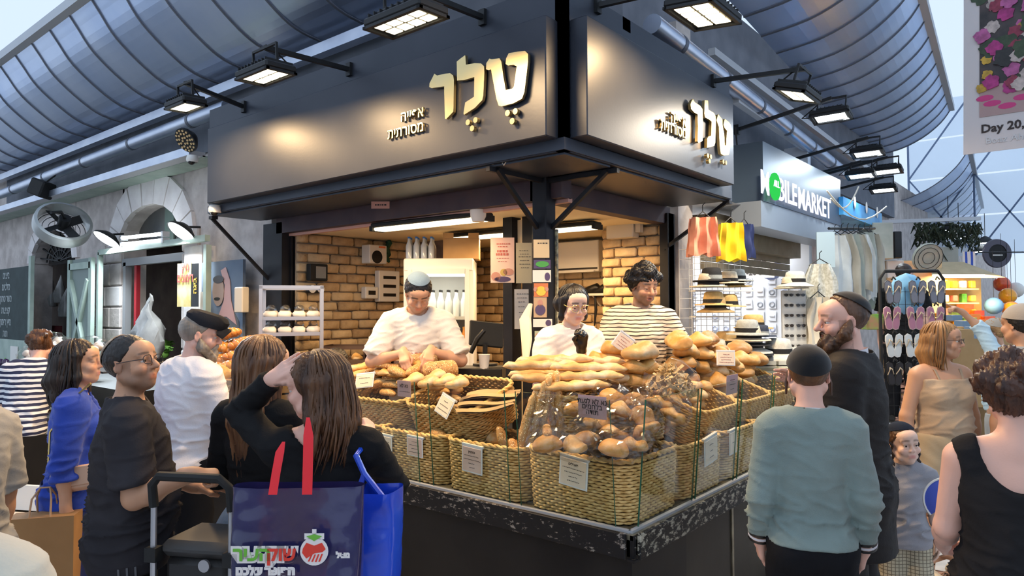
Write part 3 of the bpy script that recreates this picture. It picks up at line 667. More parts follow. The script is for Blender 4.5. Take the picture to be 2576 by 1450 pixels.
heap(['roll','rustic'],-.80,-.29,.44,.28,.90,12,'oval roll lying low in the second front basket from the corner','rolls in the second front basket',seed=4)
heap(['roll','seedroll','rustic'],-1.27,-.10,.48,.33,1.20,26,'long seeded roll heaped in the raised basket left of the paper bags','long rolls in the raised basket',slope=(0,TS),seed=5)
heap(['roll','bun'],-1.87,-.10,.48,.33,1.20,16,'golden roll in the third raised basket along the left front','rolls in the third raised basket',slope=(0,TS),seed=6)
heap(['bun','oval'],-1.40,-.28,.46,.32,.88,14,'round golden bun in the third front basket behind the long-haired women','buns in the third front basket',seed=8)
heap(['pale','round'],-2.2,-.15,.8,.36,1.12,9,'country loaf piled on the left counter behind the man in the flat cap','country loaves on the left counter',seed=9)
heap(['bun','roll'],-.82,-.12,.22,.22,1.15,7,'small roll at the back of the raised basket with the paper bags','rolls beside the paper bags',slope=(0,TS),seed=10)
#lamps
WARM=(1.0,.66,.32);COOL=(.80,.92,1.0)
m_ledw=glow('warm_led',(1.0,.86,.56),3.0);m_ledc=glow('cool_led',(.86,.95,1.0),6.0)
m_lampcase=mat('lamp_casing',(.025,.026,.028),rough=.5,metal=.4)
def flood(label,c,nrm,along,w,h,cols,rows,root,led,power,col,arm=True):
 """LED flood lamp: cast case with fins, bezel, lens cells, yoke and wall arm"""
 c=Vector(c);M=basis(c,along,za=Vector(nrm)*-1)
 t=thing('flood_lamp',label,'lamp',mw=M);I=lambda mb,n,m,p=t:mb.build(n,m,p,False,world=False)
 mb=MB();mb.box((0,0,.035),(w,h,.05),bev=.012);mb.box((0,0,.07),(w*.7,h*.7,.04),bev=.01)
 for k in range(9):mb.box((-w*.42+w*.84*k/8,0,.065),(.006,h*.9,.03))
 I(mb,'casing',m_lampcase)
 mb=MB();mb.box((0,-h/2+.012,.004),(w,.024,.016));mb.box((0,h/2-.012,.004),(w,.024,.016));mb.box((-w/2+.012,0,.004),(.024,h,.016));mb.box((w/2-.012,0,.004),(.024,h,.016));I(mb,'bezel',m_lampcase)
 W,Hh=w*.80,h*.74
 for i in range(cols):
  for j in range(rows):
   mb=MB();mb.box((-W/2+W*(i+.5)/cols,-Hh/2+Hh*(j+.5)/rows,.006),(W/cols-.016,Hh/rows-.016,.006),bev=.002);I(mb,'led_cell',led)
 mb=MB();mb.tube([(-w*.36,0,.07),(-w*.36,0,.20),(w*.36,0,.20),(w*.36,0,.07)],.012,4);I(mb,'yoke',m_lampcase);I(MB().box((0,0,.012),(W,Hh,.004)),'reflector',mat('lamp_reflector',(.30,.26,.16),rough=.35,metal=.8))
 top=M@Vector((0,0,.205))
 if arm:
  mb=MB();mb.tube([Vector(root),top],.022,4);mb.box(Vector(root),(.05,.05,.10));mb.build('arm',m_lampcase,t,False)
  mb=MB();r=Vector(root);mb.tube([top.lerp(r,.1),top.lerp(r,.3)+Vector((0,0,-.10)),c.lerp(r,.15)+Vector((0,0,.02))],.006,5);mb.build('cable',m_blackmat,t,True)
 if power:lamp_area('lamp_light',c+Vector(nrm)*.03,nrm,W,Hh,power,col,t)
 return t
PW=36
p=at(467,272,y=-.62);flood('small black LED flood lamp on an arm at the far left of the sign',p,(.0,.04,-1),(1,0,0),.34,.20,1,1,(-3.5,0,3.57),m_ledw,PW,WARM)
p=at(668,195,y=-.72);flood('black six-cell LED flood lamp on an arm left of the middle of the sign',p,(.0,.04,-1),(1,0,0),.40,.23,3,2,(-1.98,0,3.57),m_ledw,PW,WARM)
p=at(1020,60,y=-.74);flood('black eight-cell LED flood lamp above the gold letters of the left sign',p,(.0,.04,-1),(1,0,0),.46,.22,4,2,(-.62,0,3.6),m_ledw,PW,WARM)
p=at(1768,42,x=.62);flood('large black LED flood lamp at the top of the right sign',p,(-.10,-.12,-.97),(0,1,0),.42,.30,4,2,(0,.35,3.62),m_ledw,PW,WARM)
p=at(2005,243,x=.66);flood('black LED flood lamp seen from the side on an arm right of the right sign',p,(-.30,0,-.95),(0,1,0),.40,.24,2,2,(0,2.07,3.58),m_ledw,PW,(1,.86,.66))
for k,(px,py,d,rx,lb)in enumerate(((2090,297,6.4,-.3,'glaring cool white lamp nearest the mobile shop sign'),(2182,388,7.9,-.3,'cool white lamp on the second rail of the right street'),(2165,444,8.8,-.3,'cool white lamp left of a pair over the right street'),(2232,433,8.8,-.3,'cool white lamp right of a pair over the right street'),(2222,480,9.8,-.3,'lowest cool white lamp of the cluster over the right street'))):
 p=at(px,py,d=d);flood(lb,p,(.30,-.25,-.92),(1,0,0),.34,.18,1,1,(p.x-.9,p.y+.05,p.z+.05),m_ledc,16 if k<3 else 0,COOL)
for px,py,d,lb in((2386,581,12,'upper round pendant lamp below the hanging plant'),(2412,598,12,'lower round pendant lamp below the hanging plant'),(2478,612,14,'small pendant lamp beside the round hanging sign'),(2470,634,14,'small pendant lamp under the round hanging sign')):
 p=at(px,py,d=d);t=thing('pendant_lamp',lb,'lamp',p);mb=MB();mb.lathe([(.02,.14),(.06,.12),(.16,.03),(.17,.0)],18,Matrix.Translation(p));mb.build('shade',m_lampcase,t,True)
 mb=MB();mb.lathe([(.0,-.01),(.15,-.005),(.16,.004)],18,Matrix.Translation(p));mb.build('bulb',m_ledc,t,True);mb=MB();mb.cyl(p+Vector((0,0,.13)),p+Vector((0,0,.6)),.006,n=5);mb.build('cord',m_blackmat,t,False)
def spot_round(px,py,y,nrm,r,lb):
 p=at(px,py,y=y);M=basis(p,(1,0,0),za=Vector(nrm)*-1);t=thing('round_flood_lamp',lb,'lamp',mw=M)
 mb=MB();mb.lathe([(.0,.10),(r*.5,.09),(r,.03),(r*1.08,0)],20);mb.build('casing',m_lampcase,t,True,world=False)
 mb=MB();mb.lathe([(0,-.004),(r*.9,-.004),(r,.006)],20);mb.build('lens',m_ledc,t,True,world=False)
 mb=MB();mb.tube([(0,0,.09),(0,.12,.2)],.014,6);mb.build('stem',m_lampcase,t,True,world=False)
 lamp_area('lamp_light',p+Vector(nrm)*.03,nrm,r*1.6,r*1.6,55,COOL,t)
spot_round(267,604,.34,(.15,-.55,-.8),.17,'round cool white flood lamp left of the fluorescent tubes over the stone doorway')
spot_round(455,586,.34,(-.10,-.6,-.75),.16,'round cool white flood lamp right of the fluorescent tubes over the stone doorway')
for k,dy in enumerate((-9,7)):
 a,b=at(308,608+dy,y=.42),at(406,598+dy,y=.42);t=thing('fluorescent_tube',('upper','lower')[k]+' bare fluorescent tube over the stone doorway','lamp',a)
 mb=MB();mb.cyl(a,b,.022,n=10);mb.build('tube',m_ledc,t,True);[MB().box(q,(.05,.08,.06)).build('holder',m_trim,t,False)for q in(a+Vector((-.03,.03,0)),b+Vector((.03,.03,0)))]
m_tubew=glow('warm_tube',(1.0,.82,.52),3.5)
def batten(lb,c,along,L_,w,power):
 c=Vector(c);M=basis(c,along,za=(0,0,1));t=thing('ceiling_light',lb,'ceiling light',mw=M)
 mb=MB();mb.box((0,0,.02),(L_,w,.04),bev=.01);mb.build('case',m_blackmat,t,False,world=False)
 mb=MB();mb.box((0,0,-.012),(L_*.96,w*.82,.03),bev=.012);mb.build('diffuser',m_tubew,t,True,world=False)
 for s in(-1,1):
  mb=MB();mb.box((s*L_*.495,0,-.006),(L_*.03,w*.95,.045));mb.build('end_cap',m_blackmat,t,False,world=False)
 lamp_area('lamp_light',c+Vector((0,0,-.04)),(0,0,-1),L_*.9,w*.8,power,(1,.64,.30),t)
a=at(1078,562,z=2.46);batten('long warm ceiling light inside the stall above the seller in white',a,(1,.05,0),1.25,.16,18)
a=at(1228,592,z=2.46);batten('shorter warm ceiling light further back, half behind the inner column',a,(1,.05,0),1.0,.16,22)
a=at(1405,577,z=2.46);batten('warm ceiling light in the right part of the stall, end just showing',a,(1,.05,0),.8,.16,26)
#breads on the corner and the right front
ORD='first second third fourth fifth sixth seventh eighth ninth tenth eleventh twelfth thirteenth fourteenth fifteenth'.split()
def ranks(items,cuts,rows):
 """'second from the left in the top layer' for each (px, py, ...)"""
 row=[sum(it[1]>c for c in cuts)for it in items];return['%s from the left in the %s layer'%(ORD[sum(row[j]==row[i]and items[j][0]<items[i][0]for j in range(len(items)))],rows[row[i]])for i in range(len(items))]
basket('tier',(.23,.06,1.055),.691,0,'raised woven basket behind the corner basket, under the stack of baguettes')
BGS=((1385,955,3.78,.76),(1375,943,3.95,.76),(1470,950,3.75,.74),(1500,958,3.95,.80),(1365,922,3.82,.76),(1425,930,3.98,.72),(1480,928,3.80,.78),(1525,936,3.95,.74),(1395,908,3.86,.74),(1480,912,3.88,.78),(1545,955,3.85,.7),(1440,974,3.70,.75))
BGL=ranks(BGS,(918,940,962),('top','second','third','lowest'))
for k,(px,py,d,rz)in enumerate(BGS):
 p=at(px,py,d=d);bread('baguette',frame(p,rz+.08*math.sin(k*3),0,.03*math.cos(k*2)),'pale slashed baguette, '+BGL[k]+' of the corner stack','baguettes stacked on the corner')
for k,(px,py,d,ax,ay)in enumerate(((1334,1065,3.68,-.22,.12),(1352,1050,3.66,-.22,.1),(1372,1035,3.68,-.15,.1),(1392,1030,3.72,-.02,.05),(1322,1082,3.66,-.25,.1),(1408,1025,3.70,.06,.05))):
 p=at(px,py,d=d);bread('seeded',Matrix.Translation(p)@rotz(.69)@Euler((ay,-math.pi/2+ax*-1.0,0)).to_matrix().to_4x4(),'seeded baguette standing upright at the left end of the corner basket','seeded baguettes standing in the corner basket')
for px,py,d,kd,lb in((1525,905,4.08,'pale','golden round loaf at the left shoulder of the loaf tower, beside the baguettes'),(1560,880,4.05,'pale','tilted golden loaf at the top left of the loaf tower, holding a price card'),(1570,922,4.02,'round','dark brown round loaf in the middle of the loaf tower'),(1610,890,3.86,'oval','pale scored oval loaf on the very top of the loaf tower'),(1620,930,3.86,'pale','golden brown loaf second from the top at the right of the loaf tower'),(1622,965,3.84,'pale','golden loaf third from the top at the right of the loaf tower'),(1560,965,3.95,'round','brown loaf low in the left of the loaf tower'),(1590,1005,3.88,'round','brown loaf at the foot of the loaf tower, behind the pink notice')):
 p=at(px,py,d=d);s=1.05 if kd=='oval' else .92;bread(kd,frame(p,.69+rnd.uniform(-.3,.3),rnd.uniform(-.1,.1),rnd.uniform(-.12,.12))@Matrix.Scale(1.45 if kd=='oval' else .92,4),lb)
heap(['oval','bun'],.36,.34,.30,.34,1.02,12,'golden roll tucked under the loaf tower on the corner display','rolls under the loaf tower',seed=31)
heap(['oval','oval','bun'],.33,.80,.30,.46,1.12,18,'round pale roll in the raised basket nearest the corner on the right front','pale rolls in the raised right basket',slope=(-TS,0),seed=21)
heap(['oval','pale'],.33,1.38,.30,.46,1.12,13,'loaf in the second raised basket along the right front','loaves in the second raised right basket',slope=(-TS,0),seed=22)
heap(['pale','round'],.24,1.25,.26,.95,1.24,13,'brown loaf on top of the right display in front of the striped seller','brown loaves on the right display',slope=(-.1,0),seed=23)
heap(['round','pale'],.28,1.95,.36,.5,1.15,7,'crusty loaf at the far end of the right display beside the straw hats','crusty loaves at the far end',seed=24)
heap(['oval','bun'],.485,.34,.30,.42,.80,8,'roll low in the first basket along the right front','rolls in the first right front basket',seed=25)
heap(['oval','bun'],.485,.89,.30,.42,.84,10,'roll in the second basket along the right front','rolls in the second right front basket',seed=26)
for px,py,d,kd,rz,rx,lb in((1062,912,4.16,'block',.55,.0,'square grain loaf standing in front of the seller with the blue skullcap'),(1108,932,4.12,'block',1.1,.3,'long grainy loaf leaning right of the square grain loaf'),(1012,945,4.10,'roll',.8,0,'golden loaf under the price card in front of the seller in white')):
 bread(kd,frame(at(px,py,y=-.02-.35*max(0,(py-925)/50)),rz,rx,0),lb)
for k,(px,py,d,rz)in enumerate(((905,925,4.35,1.0),(950,918,4.35,1.1),(985,925,4.3,1.15),(880,940,4.3,.9),(935,938,4.2,1.0),(965,942,4.2,1.2),(1040,958,4.0,.9),(1080,965,3.95,.7),(1120,962,3.95,.6),(1150,968,3.98,.5),(1095,950,4.05,.8))):
 bread(('seedroll','baguette','seeded')[k%3]if k<6 else 'oval',frame(at(px,py,y=-.02-.35*max(0,(py-925)/50)),rz,0,-.15),'long golden bread lying on the top shelf in front of the seller in white' if k<6 else 'golden loaf in the row below the grain loaves','long breads on the top shelf' if k<6 else 'loaves below the grain loaves')
heap(['block','pale'],-1.25,-.0,.5,.14,1.30,5,'grain loaf at the back of the raised basket of long rolls','grain loaves behind the long rolls',seed=28)
k=0
CHS=((575,845,-.1),(612,868,-.1),(560,880,-.2),(600,900,-.2),(640,888,-.1),(548,912,-.3),(628,918,-.2),(660,905,-.1),(585,925,-.3),(640,862,0),(690,925,-.2),(560,935,-.35),(612,940,-.35),(530,880,-.1),(540,850,0),(575,905,0),(620,930,-.05),(660,935,-.05),(690,905,0),(600,870,.02))
CHL=ranks(CHS,(856,885,915),('top','second','third','lowest'))
for(px,py,d),lb in zip(CHS,CHL):
 p=at(px,py,y=d);bread('challah',frame(p,rnd.uniform(.2,1.6),rnd.uniform(-.2,.2),rnd.uniform(-.3,.3))@Matrix.Scale(1.12,4),'glossy braided loaf, '+lb+' of its pile','glazed braided loaves')
#bread wrapped in clear bags, in and behind the corner basket
m_bag=glass_mat('clear_film',(.93,.92,.90),refl=.24,rough=.10)
def film_mesh(seed,r,h,neck):
 rng=random.Random(seed);off=Vector((seed*7.3,seed,0));mb=MB()
 prof=[(0,0),(r*.8,.005),(r,h*.2),(r*.98,h*.45),(r*.7,h*.62),(r*.25,h*.74),(r*.16,h*.80),(r*.3,h*.88),(r*.55,h)]if neck else[(0,0),(r*.8,.004),(r,h*.25),(r*.95,h*.6),(r*.6,h*.9),(0,h)]
 pr=[]
 for i in range(len(prof)-1):
  for k in range(3):u=k/3;pr.append((prof[i][0]*(1-u)+prof[i+1][0]*u,prof[i][1]*(1-u)+prof[i+1][1]*u))
 pr.append(prof[-1]);mb.lathe(pr,26)
 mb.v=[tuple(Vector(v)+Vector((v[0],v[1],0)).normalized()*(.022*abs(mnoise.noise(Vector(v)*26+off))+.012*mnoise.noise(Vector(v)*60+off))if abs(v[0])+abs(v[1])>.004 else v)for v in mb.v]
 return mb.mesh('film_bag',m_bag,False)
FILM=[film_mesh(s,.085,.24,True)for s in(1,2,3)]+[film_mesh(s,.11,.15,False)for s in(4,5)]
def bagged(px,py,d,kind,lb,fi,sc=1.0,rx=0.0,ry=0.0,rz=0.0,group=None,up=.05):
 p=at(px,py,d=d);t=thing('bagged_bread',lb,'bread',group=group,mw=frame(p,rz,rx,ry)@Matrix.Scale(sc,4))
 mes,L_,wd,ht=BREAD[kind];s=.15/L_ if L_<.3 else .62
 inst('loaf',mes[fi%len(mes)],Matrix.Translation((0,0,up))@rotz(rnd.uniform(0,3))@Matrix.Scale(s*1.02,4),t);inst('film_bag',FILM[fi],Matrix(),t);return t
for px,py,d,kd,fi,rx,ry,lb in((1375,1110,3.28,'seedroll',0,.1,.1,'tall clear bag with a twisted neck at the left of the corner basket'),(1380,1150,3.22,'bun',3,0,.2,'small bagged buns low at the left of the corner basket'),(1480,1135,3.25,'round',1,-.2,.1,'clear bag with a round golden loaf in the middle of the corner basket'),(1445,1150,3.2,'oval',3,.1,0,'bagged oval loaf behind the hanging price card of the corner basket'),(1540,1120,3.30,'round',4,.2,.2,'flat bag of bread right of the middle of the corner basket'),(1590,1150,3.16,'pale',3,.1,.1,'bagged brown bread at the right end of the corner basket'),(1540,1160,3.14,'bun',4,.1,.1,'bag of small buns with a purple tag in the corner basket'),(1640,1110,3.25,'round',2,-.5,.5,'large clear bag of bread leaning over the right rim of the corner basket'),(1560,1060,3.45,'oval',4,.4,0,'bagged bread behind the pink notice, upper row'),(1610,1070,3.42,'round',1,.5,.3,'clear bag of loaf slices below the loaf tower'),(1500,1085,3.45,'pale',4,.4,0,'bagged pale bread under the pink notice'),(1650,1040,3.55,'pale',3,.2,.3,'bagged bread right below the heap of crispbread'),(1530,1025,3.60,'bun',4,.5,0,'bag of buns between pink notice and loaf tower'),(1590,1035,3.60,'round',3,.3,0,'bagged round bread at the foot of the loaf tower'),(1450,1060,3.5,'bun',3,.3,.1,'bagged buns left of the pink notice'),(1680,1070,3.45,'pale',1,.3,.5,'clear bag with bread leaning out right of the crispbread heap')):
 bagged(px,py,d,kd,lb,fi,sc=.95,rx=rx,ry=ry,rz=rnd.uniform(0,3))
m_shard=crust('shard_crust',(.62,.40,.16),(.84,.66,.36),seeds=.4)
mb=MB();rr=random.Random(5)
for k in range(170):
 a=rr.uniform(0,6.28);r=.13*math.sqrt(rr.random());h=.16*(1-(r/.14)**2)*rr.uniform(.7,1.05)
 M=Matrix.Translation((r*math.cos(a),r*math.sin(a),h+.01))@Euler((rr.uniform(-1.2,1.2),rr.uniform(-1.2,1.2),rr.uniform(0,6))).to_matrix().to_4x4();mb.box((0,0,0),(rr.uniform(.03,.06),rr.uniform(.015,.03),.004),M)
t=thing('crispbread_heap','heap of crisp flat bread shards under film, right of the loaf tower','bread',at(1685,1000,d=3.72));mb.build('shards',m_shard,t,False,world=False,kind='stuff')
mb=MB();mb.lathe([(.16,0),(.17,.06),(.14,.13),(.07,.19),(.0,.205)],26);mb.v=[tuple(Vector(v)*(1+.12*mnoise.noise(Vector(v)*22)))for v in mb.v];mb.build('film',m_bag,t,False,world=False)
m_kraft=mat('kraft_paper',(.42,.27,.13),(.52,.35,.18),rough=.75,scale=4,bump=.2)
for k,(px,py,d,lb)in enumerate(((1235,992,4.10,'brown paper bag lying on top in the raised basket'),(1225,1008,4.05,'brown paper bag under the topmost one in the raised basket'),(1215,1022,4.0,'lowest folded brown paper bag in the raised basket'))):
 mb=MB();mb.grid(lambda u,v:((u-.5)*.33,(v-.5)*.17,.012*math.sin(u*5+k)+.008*math.sin(v*7)),10,6);mb.grid(lambda u,v:((.5-u)*.33,(v-.5)*.17,-.008+.010*math.sin((1-u)*5+k)),10,6)
 me=mb.mesh('paper_bag',m_kraft,'all');inst('paper_bag',me,frame(at(px,py,d=d),.5+.2*k,.1,-.12),None,lb,'paper bag','paper bags in the raised basket')
#price cards
m_sleeve=mat('card_sleeve',(.86,.86,.84),rough=.25,coat=.4);m_paperp=mat('pink_card',(.72,.50,.40),(.76,.55,.45),rough=.6,scale=3);m_paperc=mat('cream_card',(.86,.70,.52),(.88,.74,.58),rough=.6,scale=3);m_ink=mat('ink',(.035,.025,.025),rough=.6);m_pinkd=mat('dusty_pink_card',(.50,.30,.30),(.54,.34,.33),rough=.6);m_clip=mat('black_clip',(.02,.02,.02),rough=.4)
def card(label,c,right,up,w,h,paper,lines,sleeve=True,ink=m_ink,clip=False,size=None):
 M=basis(c,right,up);t=thing('price_card',label,'sign card',group='price cards',mw=M);I=lambda mb,n,m:mb.build(n,m,t,False,world=False)
 if sleeve:mb=MB();mb.box((0,0,-.002),(w,h,.004),bev=.0015);mb.box((0,h*.5,-.008),(w,.012,.016));I(mb,'sleeve',m_sleeve)
 mb=MB();k=.88 if sleeve else 1.0;mb.box((0,-h*.01,.001),(w*k,h*(k-.02 if sleeve else 1),.002));I(mb,'paper',paper)
 n=len(lines)
 for i,s in enumerate(lines):
  y=h*.34-h*.70*(i+.5)/n if n>1 else 0
  if s.startswith('~'):
   L_=float(s[1:]);mb=MB();rr=random.Random(i*7+len(label));x=-w*L_/2
   while x<w*L_/2:q=rr.uniform(.004,.010);mb.box((x+q/2,y+rr.uniform(-.001,.001),.0032),(q*.8,.0028,.001));x+=q+.002
   I(mb,'print',ink)
  else:text_mesh(heb(s),(size or h*.62/n),.0004,Matrix.Translation((0,y,.003)),ink,'lettering',t,bold=.0003,world=False,res=3)
 if clip:mb=MB();mb.box((-w*.5,h*.05,0),(.02,h*.5,.02));I(mb,'clip',m_clip)
 return t
X_,Z_=(1,0,0),(0,0,1);YR=(0,1,0)
card('white sleeved price card hanging tilted on the front of the corner basket',at(1442,1190,y=-.498),(1,0,-.10),(.12,-.05,1),.165,.145,m_paperc,['פארלים','~.75','~.6','~.3','~.4'])
card('pink handwritten notice on the glass in front of the corner basket',at(1490,1024,y=-.53),(1,0,-.015),(0,-.05,1),.155,.105,m_pinkd,['נא לא לגעת','בלחמים','תודה'],sleeve=False,size=.034)
card('sleeved price card with an orange striped foot on the basket left of the corner basket',at(1187,1157,y=-.492),(1,0,-.06),(0,-.06,1),.15,.15,m_paperp,['כוסמין','~.7','~.75','~.3','~.2'])
card('sleeved price card hanging at the right of the second front basket',at(1043,1125,y=-.492),(1,0,-.03),(0,-.05,1),.135,.115,m_paperp,['~.3','~.6','~.35','~.7'])
card('greyish price card hanging at the left of the second front basket, behind reflecting glass',at(968,1120,y=-.492),(1,0,-.03),(0,-.05,1),.13,.12,m_paperc,['~.5','~.3'])
card('small dusty pink notice on the glass left of the paper bags',at(1017,978,y=-.53),(1,0,.0),(0,-.05,1),.115,.095,m_pinkd,['נא לא','~.7'],sleeve=False,size=.03)
card('cream price card lying on the rim of the raised basket with paper bags',at(1118,1022,d=4.04),(.9,-.2,-.25),(.3,.3,.9),.14,.115,m_paperc,['~.3','~.6','~.7'])
card('white price card leaning among the breads left of the small pink notice',at(917,958,d=4.6),(.85,.3,.12),(-.1,.4,.9),.14,.10,m_paperc,['~.6','~.4'])
card('price card clipped upright before the seller with the blue skullcap',at(1015,913,d=4.72),(.85,.4,.08),(.1,.25,.95),.16,.12,m_paperc,['~.7','~.5','~.75','~.6'],clip=True)
card('cream price card stuck slanting into the loaf at the top of the tower',at(1567,862,d=3.98),(.6,.4,-.55),(.35,.35,.8),.10,.095,m_paperc,['~.6','~.4','~.6','~.5'],ink=mat('red_ink',(.35,.08,.06)))
card('cream price card stuck into a loaf on the right display',at(1826,902,d=4.5),(.72,.60,-.03),(-.1,.1,1),.12,.095,m_paperc,['~.3','~.6','~.5','~.7'],ink=MATS['red_ink'])
card('dusty pink notice on the right-hand glass behind the boy',at(1841,967,x=.735),YR,(.05,0,1),.16,.11,m_pinkd,['~.4','~.5','~.3'],sleeve=False)
card('white sleeved card hanging tilted on the second right front basket',at(1789,1133,x=.70),(0,1,.12),(.05,-.12,1),.17,.15,m_paperc,['~.3','~.2','~.3'])
card('white sleeved card half hidden by the boy, on the second right front basket',at(1845,1113,x=.70),(0,1,.06),(.05,-.06,1),.11,.14,m_paperc,['~.4'])
a,b=at(520,950,y=-.2),at(705,940,y=-.2);t=thing('bread_board','wooden crate on the left counter under the glazed braided loaves','crate',((a.x+b.x)/2,-.2,.76));m_bw=mat('crate_wood',(.30,.19,.09),(.40,.26,.13),rough=.7,scale=6)
for k in range(4):mb=MB();mb.box(((a.x+b.x)/2,-.2,.81+.11*k),(abs(a.x-b.x),.42,.095));mb.build('slat',m_bw,t,False)
#organic shapes: a small distance-field modeller
class Field:
 def __init__(s,lo,hi,h):
  s.h=h;s.lo=np.array(lo,np.float32);s.ax=[np.arange(lo[i],hi[i]+h,h,dtype=np.float32)for i in range(3)]
  s.d=np.full([len(a)for a in s.ax],.5,np.float32)
 def sub(s,lo,hi,m):
  sl=[]
  for i in range(3):
   a=int(max(0,math.floor((lo[i]-m-s.lo[i])/s.h)));b=int(min(len(s.ax[i]),math.ceil((hi[i]+m-s.lo[i])/s.h)+1));sl.append(slice(a,max(a,b)))
  sl=tuple(sl);return sl,s.ax[0][sl[0]][:,None,None],s.ax[1][sl[1]][None,:,None],s.ax[2][sl[2]][None,None,:]
 def put(s,sl,v,k,neg=False):
  a=s.d[sl]
  if a.size==0:return
  if neg:
   v=-v;q=np.maximum(k-np.abs(a-v),0)/k if k>0 else 0;s.d[sl]=np.maximum(a,v)+q*q*k*.25
  else:
   q=np.maximum(k-np.abs(a-v),0)/k if k>0 else 0;s.d[sl]=np.minimum(a,v)-q*q*k*.25
 def cap(s,p0,p1,r0,r1=None,k=.02,neg=False,clip=None):
  r1=r0 if r1 is None else r1;p0=np.array(p0,float);p1=np.array(p1,float);R=max(r0,r1)
  sl,X,Y,Z=s.sub(np.minimum(p0,p1)-R,np.maximum(p0,p1)+R,k+3*s.h);ab=p1-p0;L2=max(float(ab@ab),1e-9)
  t=np.clip(((X-p0[0])*ab[0]+(Y-p0[1])*ab[1]+(Z-p0[2])*ab[2])/L2,0,1)
  v=np.sqrt((X-p0[0]-t*ab[0])**2+(Y-p0[1]-t*ab[1])**2+(Z-p0[2]-t*ab[2])**2)-(r0+(r1-r0)*t)
  if clip is not None:n_=nv(clip[1]);v=np.maximum(v,(X-clip[0][0])*n_[0]+(Y-clip[0][1])*n_[1]+(Z-clip[0][2])*n_[2])
  s.put(sl,v.astype(np.float32),k,neg)
 def ell(s,c,r,R=None,k=.02,neg=False):
  c=np.array(c,float);r=np.array(r,float);e=np.array([max(r)]*3)if R is not None else r
  sl,X,Y,Z=s.sub(c-e,c+e,k+3*s.h);q=[X-c[0],Y-c[1],Z-c[2]]
  if R is not None:q=[R[0][i]*q[0]+R[1][i]*q[1]+R[2][i]*q[2]for i in range(3)]
  a=sum((q[i]/r[i])**2 for i in range(3));b=sum((q[i]/r[i]**2)**2 for i in range(3));a=np.sqrt(a);b=np.sqrt(b)+1e-9
  s.put(sl,(a*(a-1)/b).astype(np.float32),k,neg)
 def plane(s,p,n,rad=None):
  """keep only what lies behind the plane (inside a ball of rad when given)"""
  p=np.array(p,float);n=np.array(n,float);n=n/np.linalg.norm(n)
  if rad is None:sl,X,Y,Z=s.sub(s.lo,s.lo+100,0)
  else:sl,X,Y,Z=s.sub(p-rad,p+rad,0)
  v=(X-p[0])*n[0]+(Y-p[1])*n[1]+(Z-p[2])*n[2]
  if rad is not None:v=np.where((X-p[0])**2+(Y-p[1])**2+(Z-p[2])**2<rad*rad,v,-1)
  if s.d[sl].size:s.d[sl]=np.maximum(s.d[sl],v.astype(np.float32))
 def nets(s):
  d=s.d;d[0,:,:]=.5;d[-1,:,:]=.5;d[:,0,:]=.5;d[:,-1,:]=.5;d[:,:,0]=.5;d[:,:,-1]=.5
  n=(d<0).astype(np.int8);c=sum(n[i:n.shape[0]-1+i,j:n.shape[1]-1+j,k:n.shape[2]-1+k]for i in(0,1)for j in(0,1)for k in(0,1))
  act=np.argwhere((c>0)&(c<8));I,J,K=act.T;idx=np.full(c.shape,-1,np.int32);idx[I,J,K]=np.arange(len(act))
  cor={(i,j,k):d[I+i,J+j,K+k]for i in(0,1)for j in(0,1)for k in(0,1)}
  acc=np.zeros((len(act),3));cnt=np.zeros(len(act))
  for a in cor:
   for ax in range(3):
    if a[ax]==0:
     b=list(a);b[ax]=1;b=tuple(b);va,vb=cor[a],cor[b];m=(va<0)!=(vb<0);t=np.where(m,va/(va-vb+1e-12),0)
     for q in range(3):acc[:,q]+=np.where(m,a[q]+(t if q==ax else 0),0)
     cnt+=m
  P_=(acc/cnt[:,None]+act)*s.h+s.lo;F_=[]
  for ax in range(3):
   o=[i for i in range(3)if i!=ax];A=[slice(None)]*3;B=[slice(None)]*3;A[ax]=slice(0,-1);B[ax]=slice(1,None)
   na,nb=n[tuple(A)],n[tuple(B)];e=np.argwhere(na!=nb)
   if not len(e):continue
   ok=(e[:,o[0]]>0)&(e[:,o[1]]>0)&(e[:,o[0]]<d.shape[o[0]]-1)&(e[:,o[1]]<d.shape[o[1]]-1);e=e[ok];fl=na[tuple(e.T)]>0
   def ci(du,dv):q=e.copy();q[:,o[0]]+=du;q[:,o[1]]+=dv;return idx[tuple(q.T)]
   Q=np.stack([ci(-1,-1),ci(0,-1),ci(0,0),ci(-1,0)],1)
   if ax==1:fl=~fl
   Q[~fl]=Q[~fl][:,::-1];F_.append(Q)
  return P_,np.concatenate(F_)
def np_mesh(name,P_,F_,m,cols=None,check=False):
 me=bpy.data.meshes.new(name);nf,k=F_.shape;me.vertices.add(len(P_));me.vertices.foreach_set('co',P_.astype(np.float32).ravel())
 me.loops.add(nf*k);me.loops.foreach_set('vertex_index',F_.astype(np.int32).ravel());me.polygons.add(nf)
 me.polygons.foreach_set('loop_start',np.arange(nf,dtype=np.int32)*k)
 me.polygons.foreach_set('use_smooth',np.ones(nf,bool));me.materials.append(m)
 if cols is not None:set_col(me,cols)
 me.update(calc_edges=True)
 if check:me.validate()
 return me
